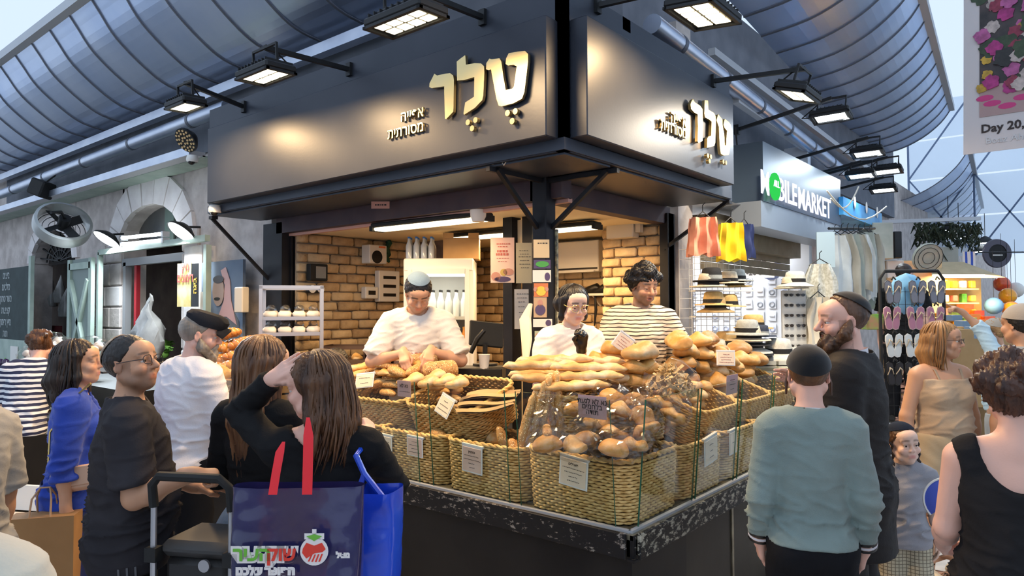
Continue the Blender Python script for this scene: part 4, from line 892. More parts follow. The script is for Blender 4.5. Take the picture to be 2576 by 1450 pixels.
def coarsen(P_,F_,C,keep,cell):
 """merge the vertices that need no detail into cells; returns triangles"""
 key=np.floor(P_/cell).astype(np.int64);kk=(key[:,0]*73856093)^(key[:,1]*19349663)^(key[:,2]*83492791);kk=np.where(keep,-np.arange(len(P_))-1-(1 << 60),kk)
 u,inv=np.unique(kk,return_inverse=True);n=len(u);cnt=np.bincount(inv,minlength=n)[:,None]
 Q=np.stack([np.bincount(inv,P_[:,i],n)for i in range(3)],1)/cnt;D=np.stack([np.bincount(inv,C[:,i],n)for i in range(3)],1)/cnt
 T_=np.concatenate([F_[:,[0,1,2]],F_[:,[0,2,3]]]);T_=inv[T_];ok=(T_[:,0]!=T_[:,1])&(T_[:,1]!=T_[:,2])&(T_[:,0]!=T_[:,2]);T_=T_[ok]
 _,first=np.unique(np.sort(T_,1),axis=0,return_index=True);return Q,T_[first],D
def relax(P_,F_,it=2,f=.5):
 for _ in range(it):
  acc=np.zeros_like(P_);cnt=np.zeros(len(P_))
  for a,b in((0,1),(1,2),(2,3),(3,0)):
   for u,v in((a,b),(b,a)):
    for q in range(3):acc[:,q]+=np.bincount(F_[:,u],P_[F_[:,v],q],len(P_))
    cnt+=np.bincount(F_[:,u],minlength=len(P_))
  P_=P_*(1-f)+f*acc/np.maximum(cnt,1)[:,None]
 return P_
def vnormals(P_,F_):
 n=np.cross(P_[F_[:,2]]-P_[F_[:,0]],P_[F_[:,3]]-P_[F_[:,1]]);N=np.zeros_like(P_)
 for i in range(4):
  for q in range(3):N[:,q]+=np.bincount(F_[:,i],n[:,q],len(P_))
 return N/np.maximum(np.linalg.norm(N,axis=1),1e-9)[:,None]
def wav(P_,seed,sc,octv=3,aniso=(1,1,1)):
 """cheap smooth noise from warped sines, about -1..1"""
 r=np.random.RandomState(seed);Q=P_*np.array(aniso)*sc;out=np.zeros(len(P_));amp=1;tot=0
 for o in range(octv):
  k1,k2=r.randn(3)*2.2,r.randn(3)*2.2;p1,p2=r.rand(2)*6.28;out+=amp*np.sin(Q@k1+p1+1.7*np.sin(Q@k2+p2));tot+=amp;amp*=.6;Q=Q*1.9
 return out/tot
SKIN=dict(light=(.72,.43,.30),warm=(.66,.36,.22),tan=(.55,.29,.17),rosy=(.74,.42,.32),pale=(.76,.50,.38))
m_skin=attr_mat('skin',rough=.50,bump=.05,bscale=180,sss=.0,var=.08,vscale=14)
def _eye_mesh():
 mb=MB();R=.0120
 prof=[(R*math.sin(a),R*math.cos(a))for a in(0,.2,.26,.52,.58,1.0,1.6,2.3,3.14)]
 prof[0]=(0,R);mats_i=[2,2,1,1,0,0,0,0]
 for i in range(len(prof)-1):mb.cm=mats_i[i];mb.lathe(prof[i:i+2],14,Matrix.Rotation(-math.pi/2,4,'X'))
 return mb.mesh('eye',[mat('eye_white',(.55,.50,.46),rough=.3),mat('iris',(.07,.035,.015),rough=.2),mat('pupil',(.005,.005,.005),rough=.1)],'all')
EYE=_eye_mesh()
def facing(deg):return .691-math.radians(deg)
def nv(a):a=np.array(a,float);return a/np.linalg.norm(a)
HANDP=dict(relaxed=((.35,.35,.3),1.0,.5),fist=((1.35,1.5,1.0),.7,1.0),grip=((1.0,1.1,.7),.8,.8),flat=((.05,.08,.05),1.15,.15),point=((.9,1.1,.8),.8,.6),pinch=((.7,.7,.4),.8,.8))
class Person:
 def __init__(s,label,px,d,H,phi,z0=0.0,skin='light',g=1.0,belly=0.0,bust=0.0,hw=1.0,sw=1.0,lean=(0,0),head=(0,0,0),sit=False,h=.0053,hs=1.0,female=False,arms=None,stance=.0):
  s.s=H/1.75;S=s.s;s.h=h;s.hs=hs*(.5+.5*S)if H<1.3 else hs*(.25+.75*S);s.female=female;s.skin=np.array(SKIN[skin]);s.g=g;s.belly=belly;s.bust=bust;s.hw=hw;s.sw=sw
  p=at(px,775,d=d);s.root=thing('person',label,'person',(p.x,p.y,z0),facing(phi));s.M=Matrix.Translation((p.x,p.y,z0))@rotz(facing(phi));s.Mi=s.M.inverted()
  drop=.44*S if sit else 0
  s.pel=np.array([0,0,.95*S-drop]);s.lean=Euler((math.radians(-lean[0]),math.radians(lean[1]),0)).to_matrix()
  s.nb=s.U((0,-.015,1.47));s.sh={q:s.U((q*.178*sw,-.01,1.405))for q in(1,-1)}
  hp=s.U((0,.0,1.47));s.hip={q:np.array([q*.09*S*hw,0,.90*S-drop])for q in(1,-1)}
  if sit:s.knee={q:np.array([q*.12*S,.40*S,.50*S])for q in(1,-1)};s.ank={q:np.array([q*.12*S,.38*S,.09*S])for q in(1,-1)}
  else:s.knee={q:np.array([q*.10*S,.02*S+q*stance,.49*S])for q in(1,-1)};s.ank={q:np.array([q*.105*S,-.03*S+q*stance*1.6,.09*S])for q in(1,-1)}
  yaw,pit,rol=[math.radians(a)for a in head];s.HR=(Matrix.Rotation(-yaw,3,'Z')@Matrix.Rotation(pit,3,'X')@Matrix.Rotation(rol,3,'Y'))
  s.hc=np.array(s.nb)+np.array((s.lean@Vector((0,.012,.085*S))))+np.array(s.HR@Vector((0,.022,.085*s.hs)))
  s.arm={}
  for q in(1,-1):
   a=(arms or{}).get('R' if q>0 else 'L',((q*.16,.02,-1),(q*.06,.14,-1),(q*.02,.12,-1),(-q,0,0),'relaxed'))
   up,fo,hd,pn,hp_=a;sh=s.sh[q]
   up=s.toward(sh,up);el=sh+up*.285*S;fo=s.toward(el,fo);wr=el+fo*.245*S;hd=s.toward(wr,hd)
   s.arm[q]=(sh,el,wr,hd,nv(pn),hp_)
 def toward(s,a,v):
  """a direction in the person's frame, or (as Vector) a point of the world to reach for"""
  if isinstance(v,Vector):return nv(np.array(s.Mi@v)-a)
  return nv(v)
 def U(s,p):
  p=Vector(p)*s.s;b=Vector((0,0,.97*s.s));q=s.lean@(p-b)+b;return np.array(q)+np.array([0,0,s.pel[2]-.95*s.s])
 def Hh(s,p):return s.hc+np.array(s.HR@Vector(p))*s.hs
 def hcap(s,f,a,b,r0,r1,k=.012,neg=False):f.cap(s.Hh(a),s.Hh(b),r0*s.hs,r1*s.hs,k*s.hs,neg)
 def hell(s,f,c,r,k=.015,neg=False,R=None):
  RR=np.array(s.HR)if R is None else np.array(s.HR)@np.array(R);f.ell(s.Hh(c),np.array(r)*s.hs,RR.T if False else RR,k*s.hs,neg)
 def torso(s,f,o=0.0,k=.05,low=True,bell=1.0):
  S,g=s.s,s.g;L_=np.array(s.lean);U=s.U
  f.ell(U((0,.0,1.29)),np.array((.158*g*s.sw,.108*g,.175))*S+o,L_,k)
  f.cap(s.sh[1]*.93+s.sh[-1]*.07,s.sh[-1]*.93+s.sh[1]*.07,.058*S*g**.5+o,None,k)
  f.ell(U((0,.0,1.10)),np.array((.138*g,.100*g,.17))*S+o,L_,k)
  if s.belly:f.ell(U((0,.05,1.08)),np.array((.135*g,.085+s.belly,.15))*S+o,L_,k)
  for q in(1,-1):
   f.cap(U((0,-.02,1.46)),U((q*.12*s.sw,-.015,1.435)),.048*S+o,.042*S+o,k)
   if s.bust:f.ell(U((q*.072,.085,1.27)),np.array((.068,.062,.066))*S*s.bust+o,L_,k*.6)
  if low:
   f.ell(s.pel+np.array((0,-.005*S,0)),np.array((.160*s.hw*g**.6,.112*s.hw*g**.5,.13))*S+o,None,k)
   for q in(1,-1):f.ell(s.pel+np.array((q*.072*S*s.hw,-.055*S,-.06*S)),np.array((.085,.085,.09))*S*s.hw+o,None,k)
 def legs(s,f,o=0.0,k=.03,feet=True,wide=1.0):
  S=s.s;w_=s.g**.5*s.hw**.5
  for q in(1,-1):
   f.cap(s.hip[q],s.knee[q],.088*S*w_+o,.060*S*wide**.5+o,k);f.cap(s.knee[q],s.ank[q],.056*S*wide+o,.038*S*wide+o,k);a=s.knee[q]*.65+s.ank[q]*.35;f.ell(a+np.array((0,-.022*S,0)),np.array((.045,.048,.10))*S*wide+o*.8,None,k)
   if feet:f.cap(s.ank[q]+np.array((0,-.02*S,-.045*S)),s.ank[q]+np.array((q*.02*S,.15*S,-.058*S)),.038*S,.030*S,k)
 def armf(s,f,q,hand=True):
  S=s.s;sh,el,wr,hd,pn,hp_=s.arm[q];g=s.g**.6*(.92 if s.female else 1.0)
  f.cap(sh,el,.052*S*g,.043*S*g,.025);f.cap(el,wr,.043*S*g,.028*S*g,.02);f.ell(el*.7+wr*.3,np.array((.042,.042,.05))*S*g,None,.03)
  if not hand:return
  hs=S*(.95 if s.female else 1.0)*(1.06 if S>.8 else 1.0);x=hd;z=nv(-pn+x*np.dot(pn,x));y=np.cross(z,x);
  td=y if np.dot(y,y)else y;sg=1.0 if q>0 else-1.0;y=y*sg
  T_=lambda a:wr+(x*a[0]+y*a[1]+z*a[2])*hs
  ang,spr,thc=HANDP[hp_];c=lambda a,b,r0,r1,k=.006:f.cap(T_(a),T_(b),r0*hs,r1*hs,k*hs)
  f.cap(wr-x*.03*hs,T_((.02,0,0)),.026*S*g,.026*hs,.015)
  for i,(yy,L1,L2,L3,r)in enumerate(((.030,.044,.026,.021,.0088),(.010,.048,.029,.022,.0090),(-.010,.045,.027,.021,.0086),(-.028,.035,.021,.018,.0078))):
   yb=yy*spr;p=np.array((.086-.006*abs(i-1),yb,0));c((.012,yb*.62,0),p,.0145,.0125,.014)
   a=0.0;an=yy*3.2*(spr-.45);pj=hp_=='point' and i==0
   for L_,b_,r_ in zip((L1,L2,L3),ang,(r*1.05,r,r*.9)):
    a+=.06 if pj else b_;n_=p+np.array((math.cos(a)*L_*math.cos(an),math.sin(an)*L_*math.cos(a),-math.sin(a)*L_));c(p,n_,r_*1.03,r_*.95,.004);p=n_
  t0=np.array((.018,.026,-.006));t1=np.array((.052,.050-.012*thc,-.012-.018*thc));t2=np.array((.086-.010*thc,.060-.040*thc,-.016-.024*thc));c((.02,.012,-.004),t0,.016,.015,.012);c(t0,t1,.0145,.0115);c(t1,t2,.011,.009)
 def body(s,lipc=None,brow=(.05,.03,.02),stubble=0.0,stubc=(.10,.07,.055),jaw=1.0,nose=1.0,tint=None,mouth=0.0,feet=True,bare=False,lid=.35):
  S=s.s;pts=[s.hc]+[a[i]for a in s.arm.values()for i in(0,1,2)]+[s.pel]+list(s.ank.values())+list(s.knee.values());pts=np.array(pts);m=np.array((.24,.24,.20))
  lo,hi=pts.min(0)-m,pts.max(0)+m;lo[2]=max(lo[2],-.02);f=Field(lo,hi,s.h)
  s.torso(f);s.legs(f,feet=feet)
  for q in(1,-1):s.armf(f,q)
  fm=.94 if s.female else 1.0
  f.cap(s.nb-np.array((0,0,.03))*S,s.Hh((0,-.018,-.055)),.056*S*fm*s.g**.3,.052*s.hs*fm,.03)
  s.hell(f,(0,-.016,.035),(.076,.096,.084));s.hell(f,(0,.026,-.040),(.058*jaw,.066,.078*(.96 if s.female else 1)),.02)
  s.hell(f,(0,.058,-.088),(.026*jaw,.026,.024),.02);s.hell(f,(0,.05,.05),(.060,.050,.045),.02)
  for q in(1,-1):
   s.hcap(f,(q*.046,.035,-.072),(q*.055,-.01,-.045),.020*jaw,.022*jaw,.02);s.hell(f,(q*.040,.062,-.028),(.026,.026,.024),.018)
   s.hcap(f,(q*.012,.090,.024),(q*.046,.076,.026),.0085,.009,.012)
   s.hell(f,(q*.031,.101,.004),(.018,.0135,.0115),.009,True)
   s.hell(f,(q*.078,-.006,-.002),(.007,.019,.031),.006,R=Matrix.Rotation(q*.35,3,'Z'));s.hell(f,(q*.084,-.010,.004),(.004,.010,.017),.004,True)
  s.hcap(f,(0,.090,.014),(0,.108*nose,-.024),.0085,.0125*nose,.010)
  for q in(1,-1):s.hell(f,(q*.0105,.096,-.029),(.0085,.010,.008),.006)
  s.hcap(f,(-.019,.086,-.056),(.019,.086,-.056),.0062,.0062,.006);s.hcap(f,(0,.0905,-.0555),(0,.0905,-.0555),.0072,.0072,.006);s.hcap(f,(-.015,.084,-.0685-mouth),(.015,.084,-.0685-mouth),.0078,.0078,.006)
  if mouth:s.hell(f,(0,.094,-.062-mouth*.5),(.014,.012,.003+mouth*.5),.004,True)
  for q in(1,-1):s.hell(f,(q*.031,.0795,.0125-.006*lid),(.0175,.0135,.0060+.006*lid),.004);s.hell(f,(q*.031,.0785,-.008),(.0165,.0125,.0050),.004)
  P_,F_=f.nets();P_=relax(P_,F_,1,.25)
  Q=(P_-s.hc)@np.array(s.HR)/s.hs;C=np.tile(s.skin,(len(P_),1));hd=(np.abs(Q[:,0])<.11)&(np.abs(Q[:,1])<.14)&(np.abs(Q[:,2])<.15);face=hd&(Q[:,1]>.02)
  def mixc(wt,col):C[:]=C*(1-wt[:,None])+np.array(col)*wt[:,None]
  sm=lambda x,a,b:np.clip((x-a)/(b-a),0,1)
  bl=np.exp(-(((np.abs(Q[:,0])-.042)/.022)**2+((Q[:,2]+.03)/.02)**2))*face;mixc(bl*.35,s.skin*np.array((1.05,.72,.70)))
  nz=np.exp(-((Q[:,0]/.016)**2+((Q[:,2]+.025)/.014)**2))*(hd&(Q[:,1]>.095));mixc(nz*.3,s.skin*np.array((1.05,.75,.72)))
  er=hd&(np.abs(Q[:,0])>.074)&(Q[:,1]<.02);mixc(er*.25,s.skin*np.array((1.05,.7,.65)))
  if stubble:
   w_=sm(-Q[:,2],.030,.055)*sm(Q[:,1],-.02,.02)*hd*sm(Q[:,2],-.16,-.11);mo=np.exp(-((Q[:,0]/.034)**2+((Q[:,2]+.046)/.009)**2))*face
   sb=(np.abs(Q[:,0])>.055)&hd&(Q[:,2]<.01)&(Q[:,1]>-.015)&(Q[:,1]<.04);w_=np.maximum(np.maximum(w_,mo),sb*.8)*(1-np.exp(-((Q[:,0]/.022)**2+((Q[:,2]+.062)/.009)**2)));mixc(w_*stubble,stubc)
  lp=np.exp(-((Q[:,0]/.022)**4+((Q[:,2]+.0625+mouth*.5)/(.0125+mouth*.7))**4))*face;mixc(lp*.75,lipc if lipc is not None else s.skin*np.array((.92,.52,.48)))
  if mouth:mixc(np.exp(-((Q[:,0]/.013)**4+((Q[:,2]+.062+mouth*.5)/(.004+mouth*.4))**4))*face*.8,(.10,.02,.02))
  if brow is not None:
   bz=.034-.14*np.maximum(np.abs(Q[:,0])-.03,0);w_=np.exp(-((Q[:,2]-bz)/.0062)**4)*sm(np.abs(Q[:,0]),.008,.014)*(1-sm(np.abs(Q[:,0]),.050,.056))*face;mixc(w_*.85,brow)
  ey=np.exp(-(((np.abs(Q[:,0])-.031)/.017)**4+((Q[:,2]-.012)/.006)**4))*face;mixc(ey*.45,s.skin*.45)
  if tint is not None:C=tint(P_,Q,C)
  def seg(a,b):ab=b-a;t=np.clip(((P_-a)@ab)/(ab@ab),0,1);return np.linalg.norm(P_-a-t[:,None]*ab,axis=1)
  keep=hd|(np.linalg.norm(P_-s.nb,axis=1)<.11*S)
  for q in(1,-1):sh,el,wr,hdv=s.arm[q][:4];keep|=(seg(sh*.6+el*.4,el)<.075*S*s.g)|(seg(el,wr)<.075*S*s.g)|(seg(wr,wr+hdv*.2)<.09)
  if bare:keep|=P_[:,2]>s.pel[2]+.20*S
  P_,F_,C=coarsen(P_,F_,C,keep,max(.015,1.6*s.h))
  b=np_mesh('body',P_,F_,m_skin,C,True);o=bpy.data.objects.new('body',b);COL.objects.link(o);o.parent=s.root
  s.bodyo=o
  for q in(1,-1):
   p=s.Hh((q*.031,.0785,.0030));Mx=s.HR.to_4x4();Mx.translation=Vector(p);inst('eye',EYE,Mx@Matrix.Scale(s.hs*.98,4),s.root)
  return s
 def part(s,name,P_,F_,m,cols=None,label=None,parent=None):
  me=np_mesh(name,P_,F_,m,cols);o=bpy.data.objects.new(name,me);COL.objects.link(o);o.parent=parent or s.root
  if label:o['label']=label
  return o
 def mbpart(s,name,mb,m,label=None,smooth=True,parent=None):return mb.build(name,m,parent or s.root,smooth,world=False,label=label)
 def box(s,pts,m=.14):pts=np.array(pts);return pts.min(0)-m,pts.max(0)+m
 def top(s,m,name='shirt',sleeve='short',off=.014,hem=.88,neck=.068,vneck=0.0,loose=0.0,label=None,fold=.005,h=.0088,strap=False,cuff=.55,seed=1,flare=0.0,armoff=None,cols=None,scoop=0.0):
  S=s.s;pts=list(s.sh.values())+[s.pel,s.nb]+[a[i]for a in s.arm.values()for i in(1,2)];lo,hi=s.box(pts,.20);lo[2]=s.pel[2]+(hem-.95)*S-.02;f=Field(lo,hi,h);ao=off if armoff is None else armoff
  s.torso(f,off,.05)
  if loose:f.cap(s.U((0,.0,1.25)),s.pel+np.array((0,0,-.02)),.10*S*s.g+loose,.115*S*s.g+loose,.06)
  if flare or hem<.88:
   a=s.pel+np.array((0,0,-.02));f.cap(a+np.array((-.05*S,0,0)),a+np.array((-.05*S,0,(hem-.97)*S-.05)),.115*S*s.hw+off,.115*S*s.hw+off+flare,.05);f.cap(a+np.array((.05*S,0,0)),a+np.array((.05*S,0,(hem-.97)*S-.05)),.115*S*s.hw+off,.115*S*s.hw+off+flare,.05)
  for q in(1,-1):
   sh,el,wr=s.arm[q][:3];g=s.g**.6*(.92 if s.female else 1)
   if sleeve=='short':
    e=sh+(el-sh)*(cuff+.35);c=sh+(el-sh)*(cuff+.1);f.cap(sh,e,.058*S*g+ao,.054*S*g+ao*1.6,.012,clip=(c,el-sh))
   elif sleeve=='long':
    f.cap(sh,el,.056*S*g+ao,.049*S*g+ao,.03);e=el+(wr-el)*.98;f.cap(el,e+nv(wr-el)*.05,.049*S*g+ao,.034*S*g+ao,.012,clip=(e,wr-el))
   elif sleeve=='half':
    f.cap(sh,el,.056*S*g+ao,.052*S*g+ao,.03);e=el+(wr-el)*.35;f.cap(el,e+nv(wr-el)*.06,.052*S*g+ao,.050*S*g+ao,.012,clip=(e,wr-el))
   elif sleeve=='none':
    ax=sh+np.array((q*.015*S,0,-.02*S));f.ell(ax+np.array((q*.06*S,0,-.02*S)),np.array((.085,.12,.12))*S,None,.01,True)
  f.plane((0,0,s.pel[2]+(hem-.95)*S),(0,0,-1))
  ndir=s.hc-s.nb;f.cap(s.nb-nv(ndir)*.012,s.nb+nv(ndir)*.2,neck*S,neck*S*1.25,.012,True)
  if vneck:
   for k in range(5):u=k/4;f.cap(s.U((0,.16,1.475-vneck*u)),s.U((0,.02,1.475-vneck*u)),(.062*(1-u)+.008)*S,(.062*(1-u)+.008)*S,.01,True)
  if scoop:
   for sgn in((1,)if scoop>0 else(1,-1)):
    for k in range(6):u=k/5;f.cap(s.U((0,sgn*.2,1.49-abs(scoop)*u)),s.U((0,0,1.49-abs(scoop)*u)),(.105*(1-u*u)+.012)*S,(.105*(1-u*u)+.012)*S,.012,True)
  if strap:f.plane(s.U((0,0,1.39)),s.lean@Vector((0,0,1)))
  P_,F_=f.nets();P_=relax(P_,F_,1,.5);N=vnormals(P_,F_)
  zz=P_[:,2];wst=np.exp(-((zz-s.pel[2]-.07*S)/(.12*S))**2)+.35
  el=np.min([np.linalg.norm(P_-s.arm[q][1],axis=1)for q in(1,-1)],axis=0);wst=np.maximum(wst,np.exp(-(el/.10)**2)*1.1)
  hf=np.clip((zz-(s.pel[2]+(hem-.95)*S))/.07,.1,1);wst=wst*hf;fw=1-np.abs(wav(P_,seed,3.6,2,(1,1,2.4)));fw2=wav(P_,seed+5,6,2,(1,1,1.5));P_=P_+N*((fw**3*2-.6)*fold*1.5*wst+fw2*fold*.5)[:,None]
  o=s.part(name,P_,F_,m,None if cols is None else cols(P_,N),label);s.topo=o;return o
 def trousers(s,m,name='trousers',off=.016,to=.06,h=.010,label=None,wide=1.25,waist=.865,fold=.004,seed=2):
  S=s.s;pts=[s.pel]+list(s.ank.values())+list(s.knee.values());lo,hi=s.box(pts,.22);f=Field(lo,hi,h)
  f.ell(s.pel+np.array((0,-.005*S,0)),np.array((.160*s.hw*s.g**.6,.112*s.hw*s.g**.5,.13))*S+off,None,.05)
  for q in(1,-1):f.ell(s.pel+np.array((q*.072*S*s.hw,-.055*S,-.06*S)),np.array((.085,.085,.09))*S*s.hw+off,None,.05)
  if s.belly and waist>.9:f.ell(s.pel+np.array((0,.03,.04)),np.array((.15*s.g,.10*s.g,.10))*S+off,None,.05)
  s.legs(f,off,.03,False,wide);f.plane((0,0,s.pel[2]+(waist-.95)*S),(0,0,1));f.plane((0,0,to*S),(0,0,-1))
  P_,F_=f.nets();P_=relax(P_,F_,1,.5);N=vnormals(P_,F_);P_+=N*(wav(P_,seed,5,2,(1,1,1.6))*fold)[:,None];return s.part(name,P_,F_,m,label=label)
 def skirt(s,m,to=.45,flare=.10,waist=1.0,name='skirt',label=None,folds=7,seed=3):
  S=s.s;mb=MB();nu,nvv=56,14;rr=random.Random(seed);ph=rr.random()*6
  def fn(u,v):
   a=u*2*math.pi;k=v;rx=(.165+flare*k)*S*s.hw+.016;ry=(.125+flare*k*.9)*S*s.hw+.016;w_=1+.06*k*math.sin(a*folds+ph+math.sin(a*2));z=s.pel[2]+(waist-.95)*S-(waist-to)*S*v
   return(rx*w_*math.cos(a),ry*w_*math.sin(a)-.015*S,z)
  mb.grid(fn,nu,nvv,wrap=True);return s.mbpart(name,mb,m,label)
 def shoes(s,m,name='shoe'):
  S=s.s
  for q in(1,-1):
   a=s.ank[q];mb=MB();mb.tube([(a[0],a[1]-.06*S,.05*S),(a[0],a[1],.055*S),(a[0]+q*.01,a[1]+.10*S,.042*S),(a[0]+q*.012,a[1]+.19*S,.032*S)],[.036*S,.043*S,.044*S,.026*S],10);mb.box((a[0]+q*.006,a[1]+.06*S,.010*S),(.09*S,.27*S,.02*S));s.mbpart(name,mb,m)
 def hair(s,m,style='short',length=.25,h=.006,name='hair',top=.010,amp=.003,freq=60,line=None,strands=0,seed=4,wave=.012,vol=1.0,side=1.0,taper=.4,gap=.45):
  pts=[s.Hh((x,y,z))for x in(-.16,.16)for y in(-.19,.14)for z in(-.16,.18)]
  if style in('long','bob'):pts+=[s.Hh((0,-.05,0))+np.array((x,y,-length-.1))for x in(-.17,.17)for y in(-.19,.15)]
  lo,hi=s.box(pts,.03);f=Field(lo,hi,h);H_=lambda p:s.Hh(p)
  s.hell(f,(0,-.018,.038),(.078+top*vol,.098+top*vol,.086+top*1.2*vol))
  hl=line or(([-.12,-.06,-.02,.02,.055,.085,.12],[-.075,-.065,-.03,.028,.062,.078,.085]))
  sl,X,Y,Z=f.sub(f.lo,f.lo+9,0);R=np.array(s.HR);q=[(X-s.hc[0])*R[0][i]+(Y-s.hc[1])*R[1][i]+(Z-s.hc[2])*R[2][i]for i in range(3)];q=[a/s.hs for a in q]
  f.d=np.maximum(f.d,((np.interp(q[1],hl[0],hl[1])-q[2])*.8).astype(np.float32))
  dn=np.array((0,0,-1.0))
  if style in('long','bob'):
   for k in range(-3,4):
    a=k*.42;p0=H_((.070*vol*math.sin(a),-.02-.072*vol*math.cos(a),.02));p1=p0+dn*length*(1-.06*abs(k))+np.array(s.HR@Vector((0,-.01,0)));pm=p0*.5+p1*.5+np.array(s.HR@Vector((0,-.02*math.cos(a),0)))
    f.cap(p0,pm,.034*vol,.036*vol,.03);f.cap(pm,p1,.036*vol,.020*vol*(1 if style=='long' else 1.3),.03)
   if side:
    for sx in(1,-1):
     p0=H_((sx*.074,.012,.045));p1=H_((sx*.080,.005,-.07));p2=p1+dn*max(length-.10,.02);f.cap(p0,p1,.020,.026*side,.02);f.cap(p1,p2,.026*side,.020*side,.02)
  if style=='curly':
   for k in range(46):
    r_=random.Random(seed*100+k);a=r_.uniform(0,6.28);b=r_.uniform(-.15,1.5);x,y,z=math.cos(b)*math.cos(a),math.cos(b)*math.sin(a),math.sin(b)
    if y>.55 and z<.55:continue
    s.hell(f,(x*.088*vol,-.02+y*.105*vol,.03+z*.10*vol),[r_.uniform(.020,.032)*vol]*3,.012)
  P_,F_=f.nets();P_=relax(P_,F_,1,.4);N=vnormals(P_,F_);Q=(P_-s.hc)@np.array(s.HR)/s.hs
  if style in('long','bob'):an=np.arctan2(Q[:,0],Q[:,1]+.02);dsp=np.sin(an*34+2*np.sin(Q[:,2]*18)+np.sin(an*9)*2)*amp+wav(P_,seed,10)*amp
  else:dsp=wav(P_,seed,freq,2)*amp
  o=s.part(name,P_+N*dsp[:,None],F_,m)
  if strands:
   mb=MB();rr=random.Random(seed)
   for k in range(strands):
    a=rr.uniform(gap,2*math.pi-gap)+math.pi/2 if side else rr.uniform(1.2,2*math.pi-1.2)+math.pi/2;cx,cy=math.cos(a),math.sin(a);path=[];rs=[];rv=1+.10*rr.random();ph=rr.uniform(0,6.28);L_=length*rr.uniform(.82,1.08)if style!='curly' else 0
    for b in(1.45,1.1,.7,.3,-.05):path.append(Vector(H_(((.080+top)*vol*rv*math.cos(b)*cx,-.018+(.100+top)*vol*rv*math.cos(b)*cy,.038+(.088+top)*vol*math.sin(b)))))
    e=path[-1];n=8
    for j in range(1,n+1):
     u=j/n;out=s.HR@Vector((cx*(.012*math.sin(u*3)-taper*.03*u),cy*(.012*math.sin(u*3)-taper*.03*u),0));w_=s.HR@Vector((math.sin(ph+u*5),math.cos(ph*1.3+u*4),0))*(wave*u);path.append(e+Vector((0,0,-L_*u))+out+w_)
    mb.tube(path,[.004]+[.0062*rr.uniform(.8,1.2)]*(len(path)-3)+[.004,.0012],4,flat=.55)
   s.mbpart('strand_layer',mb,m,parent=o,smooth='all')['kind']='stuff'
  return o
 def kippah(s,m,r=1.0,tilt=35,ang=62,name='skullcap',label=None,band=None,thick=.004,roll=0):
  mb=MB();R=Euler((math.radians(tilt),math.radians(roll),0)).to_matrix().to_4x4();prof=[]
  for k in range(9):
   a=math.radians(ang)*k/8;prof.append((math.sin(a),math.cos(a)))
  sc=Matrix.Translation((0,-.018,.038))@Matrix.Diagonal(((.079+thick)*r,(.099+thick)*r,(.087+thick)*r,1)).to_4x4()@R
  M=Matrix.Translation(Vector(s.hc))@s.HR.to_4x4()@Matrix.Scale(s.hs,4)@sc
  mb.lathe(prof+[(prof[-1][0]*.965,prof[-1][1]*.965)],28,M);o=s.mbpart(name,mb,m,label)
  if band is not None:
   a=math.radians(ang);mb=MB();mb.lathe([(math.sin(a)*1.012,math.cos(a)*1.012-.02),(math.sin(a-.16)*1.014,math.cos(a-.16)*1.014)],28,M);s.mbpart('band',mb,band,parent=o)
  return o
 def glasses(s,m,w=.024,hgt=.019,drop=0,thick=.0016,lens=True):
  H_=lambda x,y,z:Vector(s.Hh((x,y,z)));mb=MB()
  for q in(1,-1):
   pts=[H_(q*.033+w*math.copysign(abs(math.cos(a))**.7,math.cos(a)),.112-.010*abs(math.cos(a)),.004-drop+hgt*math.copysign(abs(math.sin(a))**.8,math.sin(a)))for a in[2*math.pi*k/20 for k in range(20)]];mb.tube(pts,thick,5,closed=True)
   mb.tube([H_(q*.057,.102,.008-drop),H_(q*.078,.06,.010-drop*.5),H_(q*.083,-.005,.012)],thick,5)
  mb.tube([H_(-.010,.113,.006-drop),H_(0,.116,.009-drop),H_(.010,.113,.006-drop)],thick,5);o=s.mbpart('spectacles',mb,m);return o
 def beard(s,m,length=.05,h=.005,amp=.006,full=1.0,name='beard',seed=9,freq=70):
  lo,hi=s.box([s.Hh((x,y,z))for x in(-.1,.1)for y in(-.06,.15)for z in(-.13-length,.03)],.03);f=Field(lo,hi,h)
  for q in(1,-1):s.hcap(f,(q*.068*full,.0,.0),(q*.062*full,.022,-.055),.010,.022*full,.02);s.hcap(f,(q*.062*full,.022,-.055),(q*.022,.068,-.100),.022*full,.030*full,.025);s.hcap(f,(q*.008,.098,-.044),(q*.034,.080,-.062),.0075,.010,.01)
  s.hcap(f,(0,.078,-.090),(0,.070,-.100-length),.030*full,.022*full,.025);s.hell(f,(0,.105,-.062),(.019,.022,.0085),.006,True)
  P_,F_=f.nets();N=vnormals(P_,F_);return s.part(name,P_+N*(wav(P_,seed,freq,2,(1,1,.4))*amp)[:,None],F_,m)
 def collar(s,m,name='collar',r=.070,hgt=.035,open_=.35,label=None):
  mb=MB();ax=Vector(nv(s.hc-s.nb));c=Vector(s.nb)+ax*.004;fw=s.lean@Vector((0,1,0));M=basis(c,ax.cross(fw)*-1,za=ax);S=s.s
  def fn(u,v):a=math.pi/2+open_+u*(2*math.pi-2*open_);k=r*S*(1+.10*v);return M@Vector((k*math.cos(a)*1.05,k*math.sin(a)*1.0+.004,-.02+(hgt+.02)*v*S))
  mb.grid(fn,28,3)
  for q in(1,-1):
   a=math.pi/2+q*open_;b=a+q*.55;k=r*S
   A=M@Vector((k*1.1*math.cos(a),k*1.1*math.sin(a),hgt*S));B=M@Vector((k*1.15*math.cos(b),k*1.15*math.sin(b),hgt*S));C_=M@Vector((k*1.35*math.cos(b),k*1.35*math.sin(b),-.012));D=M@Vector((k*1.25*math.cos(a+q*.1),k*1.6*math.sin(a),-.045));mb.quad(A,B,C_,D)
